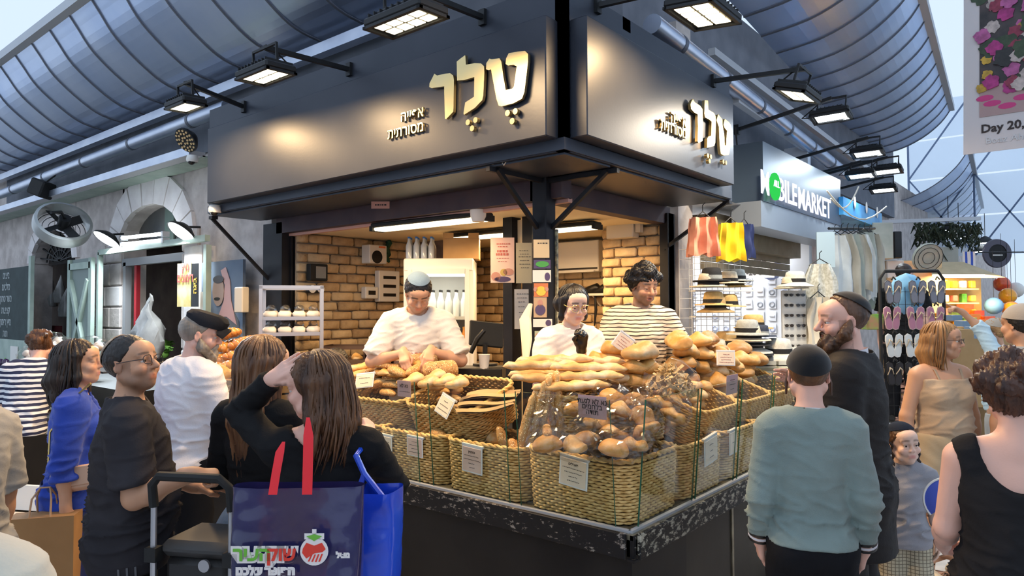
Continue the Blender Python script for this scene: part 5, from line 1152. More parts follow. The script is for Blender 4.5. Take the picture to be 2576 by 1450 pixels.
  return s.mbpart(name,mb,m,label)
#the people
def cloth(name,c,c2=None,rough=.85,scale=5,bump=.12,bscale=140,sheen=.15):return mat(name,c,c2 or tuple(v*.8 for v in c),rough=rough,scale=scale,bump=bump,bscale=bscale,sheen=sheen if sum(c)>.15 else 0,spec=.5 if sum(c)>.15 else .15)
def hairm(name,c,c2,rough=.42):return mat(name,c,c2,rough=rough,scale=18,detail=6,bump=.5,bscale=90,stretch=(1,1,.12))
h_dark=hairm('dark_brown_hair',(.012,.007,.005),(.045,.024,.014));h_black=hairm('black_hair',(.006,.005,.005),(.022,.016,.013));h_brown=hairm('brown_hair',(.045,.018,.008),(.15,.065,.025));h_long=hairm('long_brown_hair',(.07,.028,.012),(.24,.115,.05));h_blonde=hairm('dark_blonde_hair',(.22,.10,.035),(.45,.25,.10));h_grey=hairm('grey_beard_hair',(.16,.13,.10),(.34,.29,.24));h_beard=hairm('brown_beard_hair',(.035,.018,.010),(.14,.065,.03));h_chest=hairm('reddish_curly_hair',(.035,.014,.010),(.10,.04,.022))
c_blue=cloth('royal_blue_cotton',(.018,.060,.42),(.012,.040,.30));c_navyskirt=cloth('dark_blue_cotton',(.010,.025,.14),(.008,.018,.10));c_tee=cloth('washed_black_jersey',(.028,.026,.030),(.040,.037,.042));c_track=cloth('black_track_fabric',(.010,.010,.012));c_white=cloth('white_shirting',(.78,.75,.76),(.70,.67,.70));c_blackt=cloth('black_jersey',(.008,.008,.009),(.013,.013,.014));c_jeans=cloth('pale_denim',(.22,.26,.32),(.34,.38,.43),scale=14);c_wtee=cloth('white_jersey',(.84,.80,.72),(.78,.74,.66));c_cream=cloth('cream_cotton',(.66,.60,.48),(.60,.54,.43));c_suit=cloth('black_suiting',(.016,.014,.014),(.026,.022,.020),rough=.6);c_teal=cloth('grey_green_knit',(.215,.275,.255),(.18,.235,.22),bscale=220,bump=.2);c_polo=cloth('grey_pique',(.30,.29,.31),(.26,.25,.27),bscale=260,bump=.2);c_beige=cloth('beige_rib_knit',(.48,.34,.22),(.42,.29,.18));c_linen=cloth('tan_linen',(.50,.37,.22),(.44,.32,.19));c_black2=cloth('black_rib_cotton',(.012,.011,.012),(.018,.017,.018));c_grey=cloth('grey_linen',(.40,.38,.35));c_aqua=cloth('pale_blue_cotton',(.55,.70,.76),(.48,.63,.70));c_velvet=mat('black_velvet',(.003,.003,.004),rough=.95,sheen=.25,bump=.1,bscale=300)
c_stripe=stripe_mat('cream_and_black_stripes',(.80,.72,.56),(.05,.04,.035),.026,.30);c_navystripe=stripe_mat('white_and_navy_stripes',(.74,.75,.78),(.02,.025,.07),.040,.5)
m_leather=mat('black_leather',(.012,.011,.010),rough=.4);m_sandal=mat('cream_sandal',(.70,.58,.42),rough=.6);m_frame=mat('dark_spectacle_frame',(.015,.015,.02),rough=.3);m_goldf=mat('gold_wire',(.6,.42,.15),rough=.3,metal=1);m_glove=mat('black_nitrile',(.008,.008,.009),rough=.35)
def gloves(s,which,m=m_glove):
 """thin nitrile gloves: the hands again, a little larger"""
 for q in which:
  sh,el,wr,hd,pn,hp_=s.arm[q];lo,hi=s.box([wr,wr+hd*.2],.10);f=Field(lo,hi,.005);s0=s.s;s.armf(f,q);f.d-=.0025;f.plane(wr-hd*.04,-hd);P_,F_=f.nets();s.part('glove',P_,F_,m)
w1=Person('woman in a royal blue shirt dress holding a brown paper bag at the left edge',196,3.55,1.575,62,skin='warm',g=1.02,bust=1.0,hw=1.06,female=True,head=(16,6,0),belly=.015,arms=dict(R=((.12,-.10,-1),(.06,.05,-1),(.02,.10,-1),(-1,0,0),'grip'),L=((-.12,.25,-1),(.1,.6,-.75),(.2,.8,-.2),(.6,0,-.8),'relaxed'))).body(brow=(.06,.03,.02),lipc=(.55,.20,.18),lid=1.0)
w1.top(c_blue,'dress_top','half',off=.020,hem=.86,neck=.06,vneck=.13,fold=.007,flare=.01);w1.skirt(c_navyskirt,to=.47,flare=.055,waist=1.0,name='dress_skirt');w1.shoes(m_leather);w1.collar(c_blue,open_=.6)
w1.hair(h_dark,'bob',length=.20,vol=1.06,amp=.004,strands=110,side=.7,wave=.014,gap=1.45,line=([-.12,-.06,-.02,.02,.05,.075,.12],[-.075,-.065,-.06,.01,.05,.085,.09]))
w2=Person('young man in a black T-shirt and spectacles looking up, hand on a trolley',334,2.80,1.63,64,skin='tan',g=1.09,belly=.03,head=(38,12,0),arms=dict(R=((.10,.12,-1),at(478,1196,d=2.62),(0.05,1,-.12),(-.5,0,-.85),'fist'),L=((-.15,.2,-1),(.15,.9,-.3),(.1,1,-.1),(0,0,-1),'relaxed'))).body(brow=(.02,.012,.01),stubble=.55,stubc=(.07,.04,.03),jaw=1.05,nose=1.06)
w2.top(c_tee,'t_shirt','short',off=.020,hem=.80,neck=.066,fold=.006,loose=.03,cuff=.72,flare=.015);w2.trousers(c_track,off=.010,wide=1.45,waist=.82);w2.shoes(m_leather)
w2.hair(h_black,'short',top=.006,amp=.0015,freq=120,line=([-.12,-.06,-.02,.02,.055,.085,.12],[-.08,-.07,-.03,.030,.060,.078,.085]));w2.kippah(mat('knitted_cream_yarn',(.62,.50,.38),(.36,.24,.16),rough=.9,scale=60,bump=.5,bscale=160),ang=50,tilt=52,thick=.011,label='cream knitted skullcap');w2.glasses(m_frame)
for k in range(3):
 mb=MB();a=w2.hip[1];b=w2.ank[1];mb.tube([(a[0]+.098,a[1]-.03+.028*k,a[2]-.05),(w2.knee[1][0]+.10,w2.knee[1][1]-.028+.028*k,w2.knee[1][2]),(b[0]+.072,b[1]-.028+.028*k,.10)],.005,4);w2.mbpart('side_stripe',mb,mat('grey_stripe',(.10,.10,.11)))
w3=Person('bearded man in a white shirt and black flat cap at the left counter',462,3.80,1.72,36,skin='rosy',g=1.18,belly=.05,head=(34,-8,0),lean=(6,0),arms=dict(R=((.22,.30,-1),at(585,1010,d=3.95),(.1,1,.1),(-1,0,-.2),'pinch'),L=((-.2,.35,-1),(.1,.9,-.1),(.1,1,0),(0,0,-1),'relaxed'))).body(brow=(.25,.2,.17),stubble=.3,stubc=(.3,.26,.22))
w3.top(c_white,'shirt','long',off=.028,hem=.93,neck=.068,fold=.006,armoff=.022);w3.trousers(c_track,off=.022,wide=1.4,waist=.98);w3.shoes(m_leather);w3.collar(c_white);w3.hair(h_grey,'short',top=.003,amp=.001);w3.beard(h_grey,.04,full=1.05)
mb=MB();Mh=Matrix.Translation(Vector(w3.hc))@w3.HR.to_4x4()@Matrix.Scale(w3.hs,4)
mb.lathe([(0,.146),(.05,.145),(.088,.134),(.103,.110),(.098,.082),(.090,.062)],26,Mh@Matrix.Translation((0,.008,-.004))@Matrix.Rotation(-.18,4,'X'),sx=.90,sy=1.14);o=w3.mbpart('flat_cap',mb,cloth('black_wool',(.012,.013,.016),(.022,.023,.028)))
mb=MB();mb.grid(lambda u,v:(Mh@Vector(((u-.5)*.150*(1-.25*v),.085+.075*v*(1-2.2*(u-.5)**2),.075-.020*v-.20*(u-.5)**2))),12,4);mb.grid(lambda u,v:(Mh@Vector(((.5-u)*.150*(1-.25*v),.085+.075*v*(1-2.2*(u-.5)**2),.068-.020*v-.20*(u-.5)**2))),12,4);w3.mbpart('peak',mb,MATS['black_wool'],parent=o)
w4=Person('woman with very long brown hair in black top and pale jeans, seen from behind',655,2.92,1.615,20,skin='warm',female=True,bust=.9,g=.95,head=(22,-4,0),arms=dict(L=((-.18,.05,-1),(.1,.8,-.2),(.2,1,0),(0,0,-1),'relaxed'),R=((.15,.2,-1),(.0,1,.2),(0,1,.2),(-1,0,0),'relaxed'))).body()
w4.top(c_blackt,'top','long',off=.012,hem=1.04,neck=.07,fold=.004);w4.trousers(c_jeans,'jeans',off=.012,waist=1.09,wide=1.1);w4.shoes(m_leather)
w4.hair(h_long,'long',length=.50,vol=1.04,amp=.004,strands=170,wave=.012,taper=.9,gap=1.3)
mb=MB();mb.box((.0,-.155*w4.s,w4.pel[2]+.085),(.06,.012,.035));w4.mbpart('leather_patch',mb,mat('brown_patch',(.22,.08,.03)),smooth=False)
w5=Person('woman in a black long-sleeved top holding her head with one hand',815,2.46,1.575,-4,skin='rosy',female=True,bust=.9,g=.98,head=(-72,-8,0),arms=dict(L=(at(588,1020,d=2.60),at(692,945,d=2.46),at(785,878,d=2.44),(.6,.5,-.3),'flat'),R=((.30,.75,-.75),at(905,1042,d=2.75),(-.2,.8,.5),(-.6,0,-.8),'pinch'))).body()
w5.top(c_blackt,'top','long',off=.011,hem=.86,neck=.062,fold=.004,scoop=.03);w5.trousers(c_blackt,'leggings',off=.010,wide=1.0);w5.shoes(m_leather)
w5.hair(h_brown,'long',length=.30,vol=1.10,amp=.005,strands=150,wave=.022,taper=-.3,side=.001,gap=1.75,line=([-.12,-.06,-.03,0,.05,.085,.12],[-.08,-.07,-.05,.035,.06,.078,.085]))
mb=MB()
for k in range(4):
 a=k*1.57+.4;c=Vector(w5.Hh((.015,-.118,.045)));u=w5.HR@Vector((math.cos(a),-.1,math.sin(a)));v=w5.HR@Vector((-math.sin(a),-.1,math.cos(a)))
 mb.tube([c,c+u*.035+v*.012,c+u*.05,c+u*.035-v*.012,c],.003,5)
w5.mbpart('bow_hair_clip',mb,mat('silver_wire',(.55,.55,.58),rough=.3,metal=.9))
w6=Person('young seller in a white T-shirt with blue skullcap bending over the bread',1052,4.95,1.80,176,z0=.22,skin='warm',g=.98,lean=(14,0),head=(-10,-40,0),arms=dict(R=((.45,.30,-1),at(1012,890,d=4.66),(-.1,.7,-.5),(-.4,0,-1),'pinch'),L=((-.45,.30,-1),at(1094,888,d=4.66),(.1,.7,-.5),(.4,0,-1),'pinch'))).body(brow=(.02,.012,.01),stubble=.25,lid=1.0)
w6.top(c_wtee,'t_shirt','short',off=.024,hem=.84,neck=.066,fold=.006,cuff=.78,loose=.03);w6.trousers(c_track);w6.shoes(m_leather);w6.hair(h_black,'short',top=.012,amp=.003,freq=90);w6.kippah(cloth('slate_blue_cloth',(.22,.32,.42),(.17,.25,.34),bump=.3),ang=50,tilt=6,thick=.017,label='slate blue skullcap')
pp=w6.U((0,.155,1.24));text_mesh(heb('אפייה מסורתית'),.022,.0005,Matrix.Translation(Vector(pp))@basis((0,0,0),(-1,0,0),w6.lean@Vector((0,0,1))),mat('red_print',(.6,.12,.10)),'chest_print',w6.root,bold=.0006,world=False)
w7=Person('dark-haired person in black sitting low behind the bread rack',893,5.45,1.64,-60,z0=.22,sit=True,h=.008,skin='warm',g=1.0,lean=(16,0),head=(0,-25,0)).body();w7.top(c_blackt,'top','long',off=.016,hem=.9);w7.trousers(c_track);w7.shoes(m_leather);w7.hair(h_black,'short',top=.014,amp=.003)
mb=MB();p=w7.M@Vector((0,-.02,0));mb.cyl((p.x,p.y,.60),(p.x,p.y,.64),.17,n=18);mb.cyl((p.x,p.y,.22),(p.x,p.y,.60),.03,n=8);mb.cyl((p.x,p.y,.22),(p.x,p.y,.24),.16,n=18);solo('stool',mb,m_blackmat,'round black stool under the person sitting behind the rack','stool')
w8=Person('seller in a white T-shirt with thin round glasses and a raised black glove',1436,4.25,1.66,150,z0=.22,skin='pale',female=True,bust=.7,g=.98,head=(10,-14,0),arms=dict(L=(at(1462,960,d=4.12),at(1462,868,d=4.0),at(1468,815,d=3.95),(.6,.6,.2),'pinch'),R=((.30,.15,-1),(.0,.6,-.8),(-.2,.8,-.4),(-.5,0,-.8),'relaxed'))).body(brow=(.05,.03,.025),lipc=(.60,.20,.18),lid=.6,jaw=.93,nose=.92)
w8.top(c_wtee,'t_shirt','short',off=.022,hem=.84,neck=.070,fold=.006,cuff=.80,loose=.02);w8.trousers(c_track);w8.shoes(m_leather);w8.hair(h_black,'bob',length=.05,top=.008,amp=.0015,strands=90,side=.6,gap=1.25,wave=.003,taper=1.2,line=([-.12,-.06,-.02,.02,.05,.07,.10,.12],[-.085,-.08,-.06,-.01,.045,.066,.075,.08]))
mb=MB();mb.tube([Vector(w8.Hh((0,-.10,-.02))),Vector(w8.Hh((-.01,-.13,-.05))),Vector(w8.Hh((-.02,-.13,-.12))),Vector(w8.Hh((-.02,-.11,-.22)))],[.018,.026,.024,.008],9);w8.mbpart('ponytail',mb,h_black);w8.glasses(m_goldf,w=.024,hgt=.021,thick=.0019);gloves(w8,(-1,))
w9=Person('curly-haired seller in a black and cream striped T-shirt',1612,4.85,1.80,176,z0=.22,skin='warm',g=1.02,head=(-18,-14,0),arms=dict(L=((-.42,.15,-1),at(1722,895,d=4.50),(-.2,.6,-.35),(0,.3,-1),'grip'),R=((.30,.15,-1),(.05,.5,-.9),(0,.6,-.7),(-1,0,0),'relaxed'))).body(brow=(.012,.008,.007),stubble=.65,stubc=(.07,.04,.03),mouth=.005,nose=1.05,lid=.8)
w9.top(c_stripe,'striped_t_shirt','short',off=.026,hem=.84,neck=.068,fold=.006,cuff=.80,loose=.03);w9.trousers(c_track);w9.shoes(m_leather);w9.hair(h_black,'curly',top=.020,vol=1.12,amp=.006,freq=55,seed=6,line=([-.12,-.06,-.02,.02,.05,.075,.12],[-.085,-.075,-.045,.01,.045,.052,.05]));gloves(w9,(-1,))
w10=Person('tall bearded man in a black suit and black skullcap facing the bread',2132,3.20,1.80,-52,skin='rosy',g=1.08,belly=.05,head=(-36,-4,0),arms=dict(L=((-.16,-.05,-1),(.15,.75,-.55),(.2,.9,-.2),(.5,0,-.9),'relaxed'),R=((.35,.55,-.75),at(1968,950,d=3.22),(-.1,.6,.7),(-.6,.4,0),'relaxed'))).body(brow=(.12,.06,.035),stubble=.5,stubc=(.14,.07,.04),mouth=.004,nose=1.08)
w10.top(c_white,'shirt','none',off=.014,hem=.95,neck=.066,fold=.003);w10.collar(c_white,open_=.3)
w10.top(c_suit,'jacket','long',off=.034,hem=.64,neck=.084,vneck=.28,fold=.003,armoff=.030,flare=.035,loose=.02);w10.trousers(c_suit,off=.022,wide=1.5);w10.shoes(m_leather)
for q in(1,-1):
 mb=MB();A,B,C_,D=[Vector(w10.U(p))for p in((q*.062,.03,1.49),(q*.105,.10,1.40),(q*.085,.165,1.28),(q*.015,.205,1.14))];E=Vector(w10.U((q*.045,.12,1.40)));n=Vector((0,.012,0));mb.add([A+n,B+n,C_+n,D+n,E+n],[(0,1,4),(1,2,4),(2,3,4),(3,0,4)]);w10.mbpart('lapel',mb,c_suit,smooth=False)
w10.hair(hairm('auburn_hair',(.04,.02,.012),(.13,.06,.03)),'short',top=.004,amp=.0015,line=([-.12,-.06,-.02,.02,.05,.12],[-.085,-.07,-.02,.075,.13,.2]));w10.beard(h_beard,.035,full=1.12);w10.kippah(c_velvet,ang=62,tilt=38,thick=.010,label='large black velvet skullcap')
w11=Person('boy in a grey-green pullover and black skullcap, seen from behind',2032,2.76,1.575,17,skin='rosy',g=.94,sw=.90,head=(0,-2,0),hw=.98,arms=dict(L=((-.16,-.10,-1),(-.02,.45,-1),(.05,.30,-1),(1,.2,0),'relaxed'),R=((.17,-.10,-1),(.04,.45,-1),(-.1,.2,-1),(-1,.2,0),'relaxed'))).body()
w11.top(c_white,'undershirt','none',off=.010,hem=.95,neck=.062);w11.collar(c_white,hgt=.03,r=.066)
w11.top(c_teal,'pullover','long',off=.022,hem=.93,neck=.070,fold=.0045,armoff=.015);w11.trousers(c_track,off=.014,wide=1.5,waist=.95);w11.shoes(m_leather)
for q in(1,-1):
 sh,el,wr=w11.arm[q][:3];dv=nv(wr-el)
 for k,mm in((.0,c_white),(.016,m_leather),(-.014,m_leather)):
  mb=MB();c=Vector(wr-dv*(.03+k));mb.cyl(c-Vector(dv)*.006,c+Vector(dv)*.006,.053*w11.s,n=16,caps=False);w11.mbpart('cuff_band',mb,mm)
w11.hair(h_brown,'short',top=.003,amp=.001,line=([-.12,-.06,-.02,.02,.055,.12],[-.055,-.045,-.02,.03,.06,.09]));w11.kippah(c_velvet,ang=80,tilt=30,thick=.012,label='large round black velvet skullcap')
for q in(1,-1):
 mb=MB();mb.tube([Vector(w11.Hh((q*.078,.02,.02))),Vector(w11.Hh((q*.088,.005,-.03))),Vector(w11.Hh((q*.09,.0,-.08)))],[.006,.008,.004],6);w11.mbpart('side_lock',mb,h_brown)
w12=Person('small boy in a grey polo shirt and checked shorts with side curls',2262,3.68,1.085,200,skin='pale',g=.95,head=(-20,2,4),hs=1.05,arms=dict(R=((.20,-.02,-1),(.08,.05,-1),(0,.1,-1),(-1,0,0),'relaxed'),L=((-.20,.0,-1),(-.05,.1,-1),(0,.1,-1),(1,0,0),'relaxed'))).body(brow=(.16,.09,.06),lipc=(.62,.20,.18),nose=.86,jaw=.9)
w12.top(c_polo,'polo_shirt','short',off=.018,hem=.82,neck=.066,fold=.006,cuff=.85,loose=.02);w12.collar(c_polo,open_=.5,hgt=.03,r=.075);w12.trousers(mat('checked_cloth',(.46,.40,.28),rough=.9),'shorts',off=.022,to=.42,wide=1.6);w12.shoes(m_sandal,'sandal')
def _check():
 m=MATS['checked_cloth'];nt=m.node_tree;N=nt.nodes;L=nt.links;b=N['Principled BSDF'];tc=N.new('ShaderNodeTexCoord');br=N.new('ShaderNodeTexBrick');br.offset=0;br.inputs['Scale'].default_value=28;br.inputs['Mortar Size'].default_value=.05;br.inputs['Row Height'].default_value=.5
 br.inputs['Color1'].default_value=(.50,.43,.30,1);br.inputs['Color2'].default_value=(.46,.40,.28,1);br.inputs['Mortar'].default_value=(.16,.13,.09,1);mp=N.new('ShaderNodeMapping');mp.inputs['Rotation'].default_value=(math.pi/2,0,0);L.new(tc.outputs['Object'],mp.inputs[0]);L.new(mp.outputs[0],br.inputs['Vector']);L.new(br.outputs['Color'],b.inputs['Base Color'])
_check()
w12.hair(h_brown,'short',top=.006,amp=.002,line=([-.12,-.06,-.02,.02,.055,.085,.12],[-.08,-.07,-.045,.02,.055,.072,.08]));w12.kippah(cloth('dark_navy_cloth',(.012,.018,.035)),ang=66,tilt=14,thick=.011,label='dark navy skullcap')
for q in(1,-1):
 mb=MB();mb.tube([Vector(w12.Hh((q*.080+.006*math.cos(k*1.3),.012+.006*math.sin(k*1.3),.02-.012*k)))for k in range(13)],[.007]*12+[.003],6);w12.mbpart('side_curl',mb,h_dark)
w13=Person('woman in a beige strappy top and tan shorts with glasses, hair to her shoulders',2364,4.50,1.63,172,skin='tan',female=True,bust=1.12,g=1.18,hw=1.1,belly=.035,head=(-38,0,0),arms=dict(R=((.26,-.05,-1),(.05,.0,-1),(0,.1,-1),(-1,0,0),'relaxed'),L=((-.22,.0,-1),(-.02,.10,-1),(0,.1,-1),(1,0,0),'relaxed'))).body(brow=(.2,.1,.05),bare=True)
w13.top(c_beige,'strappy_top','none',off=.012,hem=.97,strap=True,neck=.06,fold=.004);w13.trousers(c_linen,'shorts',off=.018,to=.52,waist=1.02,wide=1.3);w13.shoes(m_sandal,'sandal')
for q in(1,-1):
 mb=MB();mb.tube([Vector(w13.U((q*.085,.100,1.37))),Vector(w13.U((q*.095,.06,1.45))),Vector(w13.U((q*.095,-.02,1.475))),Vector(w13.U((q*.085,-.105,1.38)))],.010,5,flat=.4);w13.mbpart('strap',mb,c_beige)
w13.hair(h_blonde,'bob',length=.20,vol=1.06,strands=90,amp=.003,wave=.01,gap=1.15,side=.7,line=([-.12,-.06,-.02,.02,.05,.075,.12],[-.075,-.07,-.06,.02,.06,.085,.09]));w13.glasses(m_frame,w=.022,hgt=.014,thick=.0013)
w14=Person('woman with curly auburn hair in a black sleeveless top, back turned, right edge',2545,2.28,1.555,28,skin='rosy',female=True,g=1.12,hw=1.15,bust=1.1,head=(10,-4,0),belly=.02,arms=dict(L=((-.14,.18,-1),(.0,.9,-.55),(.1,.9,-.4),(1,0,0),'grip'),R=((.22,0,-1),(.0,.3,-1),(0,.3,-1),(-1,0,0),'relaxed'))).body(bare=True)
w14.top(c_black2,'sleeveless_top','none',off=.012,hem=.84,neck=.07,scoop=-.15,fold=.004,loose=.012);w14.trousers(c_black2,off=.018,wide=1.3);w14.shoes(m_leather);w14.hair(h_chest,'curly',top=.022,vol=1.16,amp=.007,freq=50,seed=11,line=([-.14,-.06,-.02,.02,.055,.085,.12],[-.10,-.09,-.06,-.01,.05,.07,.08]))
w15=Person('man with dark hair in a beige baseball cap, cut by the right edge',2572,4.35,1.74,-20,h=.008,skin='tan',g=1.05).body();w15.top(c_grey,'t_shirt','short',off=.02);w15.trousers(c_track);w15.shoes(m_leather);w15.hair(h_black,'short',top=.010);w15.kippah(cloth('beige_twill',(.44,.37,.30)),ang=88,tilt=6,thick=.016,name='baseball_cap')
w16=Person('person in a pale blue shirt pointing left at the far fruit stall',2506,6.3,1.62,-50,h=.008,skin='tan',female=True,head=(0,0,0),arms=dict(L=(at(2450,792,d=6.3),at(2395,762,d=6.3),at(2370,755,d=6.3),(0,0,-1),'point'),R=((.2,.2,-1),(.1,.9,-.1),(.1,1,0),(-1,0,0),'relaxed'))).body();w16.top(c_aqua,'shirt','half',off=.02);w16.trousers(c_grey);w16.shoes(m_leather);w16.hair(h_blonde,'short',top=.012);w16.kippah(MATS['beige_twill'],ang=80,tilt=10,thick=.014,name='sun_cap')
w17=Person('man in a black T-shirt standing on a step behind the flip-flop rack',2268,7.6,1.72,40,z0=.5,h=.008,skin='rosy',g=1.05,lean=(8,0),head=(20,-10,0)).body();w17.top(c_blackt,'t_shirt','short',off=.02);w17.trousers(c_track);w17.shoes(m_leather);w17.hair(h_dark,'short',top=.004,amp=.001)
mb=MB();p=w17.M@Vector((0,0,0));mb.box((p.x,p.y,.48),(.5,.45,.04));
for i in(-1,1):
 for j in(-1,1):mb.box((p.x+i*.22,p.y+j*.19,.23),(.04,.04,.46))
solo('step_stool',mb,m_trim,'step stool under the man in black behind the flip-flops','stool',smooth=False)
w18=Person('person in a navy and white striped shirt leaning over the vegetables',58,5.3,1.62,-15,h=.008,skin='rosy',g=1.02,lean=(24,4),head=(-10,-25,0)).body();w18.top(c_navystripe,'striped_shirt','short',off=.022,cuff=.8);w18.trousers(c_track);w18.shoes(m_leather);w18.hair(h_brown,'curly',top=.008,vol=1.0,seed=3,amp=.004)
w19=Person('person in a grey linen shirt, only a bent arm showing at the left edge',-88,2.62,1.60,-88,h=.008,skin='tan',g=1.05,arms=dict(L=((-.10,-.42,-1),(.1,1,.15),(0,1,.1),(0,0,-1),'relaxed'))).body();w19.top(c_grey,'shirt','short',off=.02,cuff=.85);w19.trousers(c_track);w19.shoes(m_leather);w19.hair(h_dark,'short')
w20=Person('person in a cream shirt very near, only a shoulder showing at the bottom left',-205,1.12,1.64,10,h=.009,skin='light',g=1.05).body();w20.top(c_cream,'shirt','short',off=.02);w20.trousers(c_track);w20.shoes(m_leather);w20.hair(h_dark,'short')
#things inside the stall
def qplate(name,c,right,up,w,h,m,parent,dz=.003,n=None):
 M=basis(c,right,up);mb=MB();mb.box((0,0,0),(w,h,dz),M);return mb.build(name,m,parent,False)
CR=(.7707,.6372,0);CF=(-.6372,.7707,0)
m_alup=mat('rack_aluminium',(.55,.55,.58),rough=.35,metal=.9);m_tray=mat('tray_paper',(.80,.74,.68),(.88,.83,.77),rough=.5,scale=9,bump=.3,bscale=30)
rc=at(735,880,d=6.45);R0=Matrix.Translation((rc.x,rc.y,.22))@rotz(.691+.28)
t=thing('tray_rack','aluminium bakery rack with trays of wrapped cakes behind the shoppers','rack',mw=R0)
for x in(-.26,.26):
 for y in(-.24,.24):mb=MB();mb.box((x,y,.87),(.03,.03,1.74));mb.build('post',m_alup,t,False,world=False)
for y in(-.24,.24):mb=MB();mb.box((0,y,1.73),(.55,.03,.03));mb.build('top_rail',m_alup,t,False,world=False)
for x in(-.26,.26):mb=MB();mb.box((x,0,1.73),(.03,.50,.03));mb.build('top_rail',m_alup,t,False,world=False)
wr_m=[]
for sd in(1,2,3):
 mb=MB();mb.box((0,0,.035),(.115,.20,.07),bev=.02);mb.v=[tuple(Vector(v)+Vector((1,1,1))*(.008*mnoise.noise(Vector(v)*30+Vector((sd,0,0)))))for v in mb.v]
 mb.cm=1;mb.tube([(0,-.02,.065),(.01,.0,.10),(0,.02,.085)],[.05,.03,.045],7);wr_m.append(mb.mesh('wrapped_cake',[m_tray,m_bag],'all'))
for k,z in enumerate((.62,.96,1.12+.18,1.44)):
 mb=MB();mb.box((0,0,z),(.50,.46,.012));
 for s in(-1,1):mb.box((s*.25,0,z+.012),(.008,.46,.03));mb.box((0,s*.23,z+.012),(.5,.008,.03))
 mb.build('tray',m_alup,t,False,world=False)
 for i in range(4):
  for j in range(2):inst('wrapped_cake',wr_m[(i+j+k)%3],R0@frame((-.185+.123*i,-.11+.22*j,z+.008),rnd.uniform(-.06,.06)),None,'paper-cased cake in clear wrap on %s tray of the aluminium rack'%('the lowest','the second lowest','the second highest','the top')[k],'cake','wrapped cakes on the %s rack tray'%('lowest','third','second','top')[k])
m_crate=mat('brown_plastic',(.075,.042,.028),(.10,.06,.04),rough=.5,scale=3)
for i in range(2):
 for k in range(4):
  c=at(880+100*i,880,d=6.7+.1*i);M=Matrix.Translation((c.x,c.y,.62+.20*k))@rotz(.691)
  t=thing('bread_crate','brown plastic bread crate, %s in the %s stack by the brick wall'%(('lowest','second','third','top')[k],('left','right')[i]),'crate',group='brown bread crates',mw=M)
  mb=MB();mb.box((0,0,.008),(.42,.36,.016))
  for s in(-1,1):mb.box((0,s*.18,.03),(.42,.014,.06));mb.box((0,s*.18,.17),(.42,.014,.03));mb.box((s*.21,0,.095),(.014,.36,.19))
  mb.build('body',m_crate,t,False,world=False)
  if k>=1:
   for q in range(2):inst('oval_roll',BREAD['oval'][0][q],M@frame((-.08+.16*q,-.05,.065),1+q),None,'roll inside brown bread crate, %s in the %s stack'%(('lowest','second','third','top')[k],('left','right')[i]),'bread','rolls in the brown crates')
mb=MB();c=at(930,880,d=6.75);mb.box((0,0,.42),(1.0,.42,.40),Matrix.Translation((c.x,c.y,0))@rotz(.691));solo('low_cabinet',mb,m_dark,'low dark cabinet under the brown bread crates','cabinet',smooth=False)
fc=at(1111,900,d=6.75);FM=Matrix.Translation((fc.x,fc.y,.24))@rotz(.691+math.pi)
t=thing('drinks_fridge','white glass-door drinks fridge against the back of the stall','fridge',mw=FM);I=lambda mb,n,m,p=t,sm=False:mb.build(n,m,p,sm,world=False)
m_fr=mat('fridge_white',(.72,.72,.72),rough=.35);m_fin=mat('fridge_inside',(.55,.54,.50),rough=.5)
mb=MB();mb.box((-.30,0,.98),(.05,.55,1.96));mb.box((.30,0,.98),(.05,.55,1.96));mb.box((0,-.26,.98),(.6,.03,1.96));mb.box((0,0,.12),(.62,.55,.24));mb.box((0,0,1.92),(.65,.56,.12),bev=.01);I(mb,'cabinet',m_fr)
mb=MB();mb.box((0,-.23,1.05),(.55,.01,1.6));I(mb,'lining',m_fin)
mb=MB();mb.box((0,.255,1.83),(.50,.02,.04));I(mb,'light_strip',glow('fridge_tube',(1,.93,.8),2.0));lamp_area('lamp_light',FM@Vector((0,.20,1.80)),FM.to_3x3()@Vector((0,-.35,-1)),.5,.05,2.2,(1,.93,.8),t)
mb=MB();mb.box((-.265,.285,1.05),(.04,.03,1.66));mb.box((.265,.285,1.05),(.04,.03,1.66));mb.box((0,.285,.24),(.5,.03,.05));mb.box((0,.285,1.86),(.5,.03,.05));dr=I(mb,'door',m_fr)
mb=MB();mb.quad((-.245,.29,.26),(.245,.29,.26),(.245,.29,1.84),(-.245,.29,1.84));o=I(mb,'glass',m_glass,dr)
def bottle_mesh(name,liq,cap,r=.031,h=.22,lab=None):
 mb=MB();mb.lathe([(0,0),(r,.003),(r,h*.58),(r*.42,h*.80),(r*.36,h*.93)],12);mb.cm=1;mb.lathe([(r*.42,h*.92),(r*.42,h),(0,h)],12)
 if lab:mb.cm=2;mb.lathe([(r*1.02,h*.22),(r*1.02,h*.46)],12)
 return mb.mesh(name,[liq,cap]+([lab]if lab else[]),True)
def liquid(n,c):return mat(n,c,rough=.12,coat=.4)
bm=[bottle_mesh('clear_bottle',mat('clear_drink',(.62,.63,.60),rough=.1,coat=.5),m_leather,h=.27),bottle_mesh('juice_bottle',liquid('orange_juice',(.85,.30,.02)),mat('orange_cap',(.8,.35,.05)),h=.24,lab=mat('juice_label',(.9,.55,.1))),bottle_mesh('cola_bottle',liquid('cola',(.03,.012,.008)),mat('red_cap',(.6,.04,.03)),h=.23,lab=mat('cola_label',(.5,.06,.05))),bottle_mesh('water_bottle',mat('water_plastic',(.55,.60,.66),rough=.1,coat=.5),mat('blue_cap',(.05,.2,.6)),h=.22),bottle_mesh('green_bottle',liquid('green_drink',(.12,.55,.08)),mat('green_cap',(.1,.5,.1)),h=.20)]
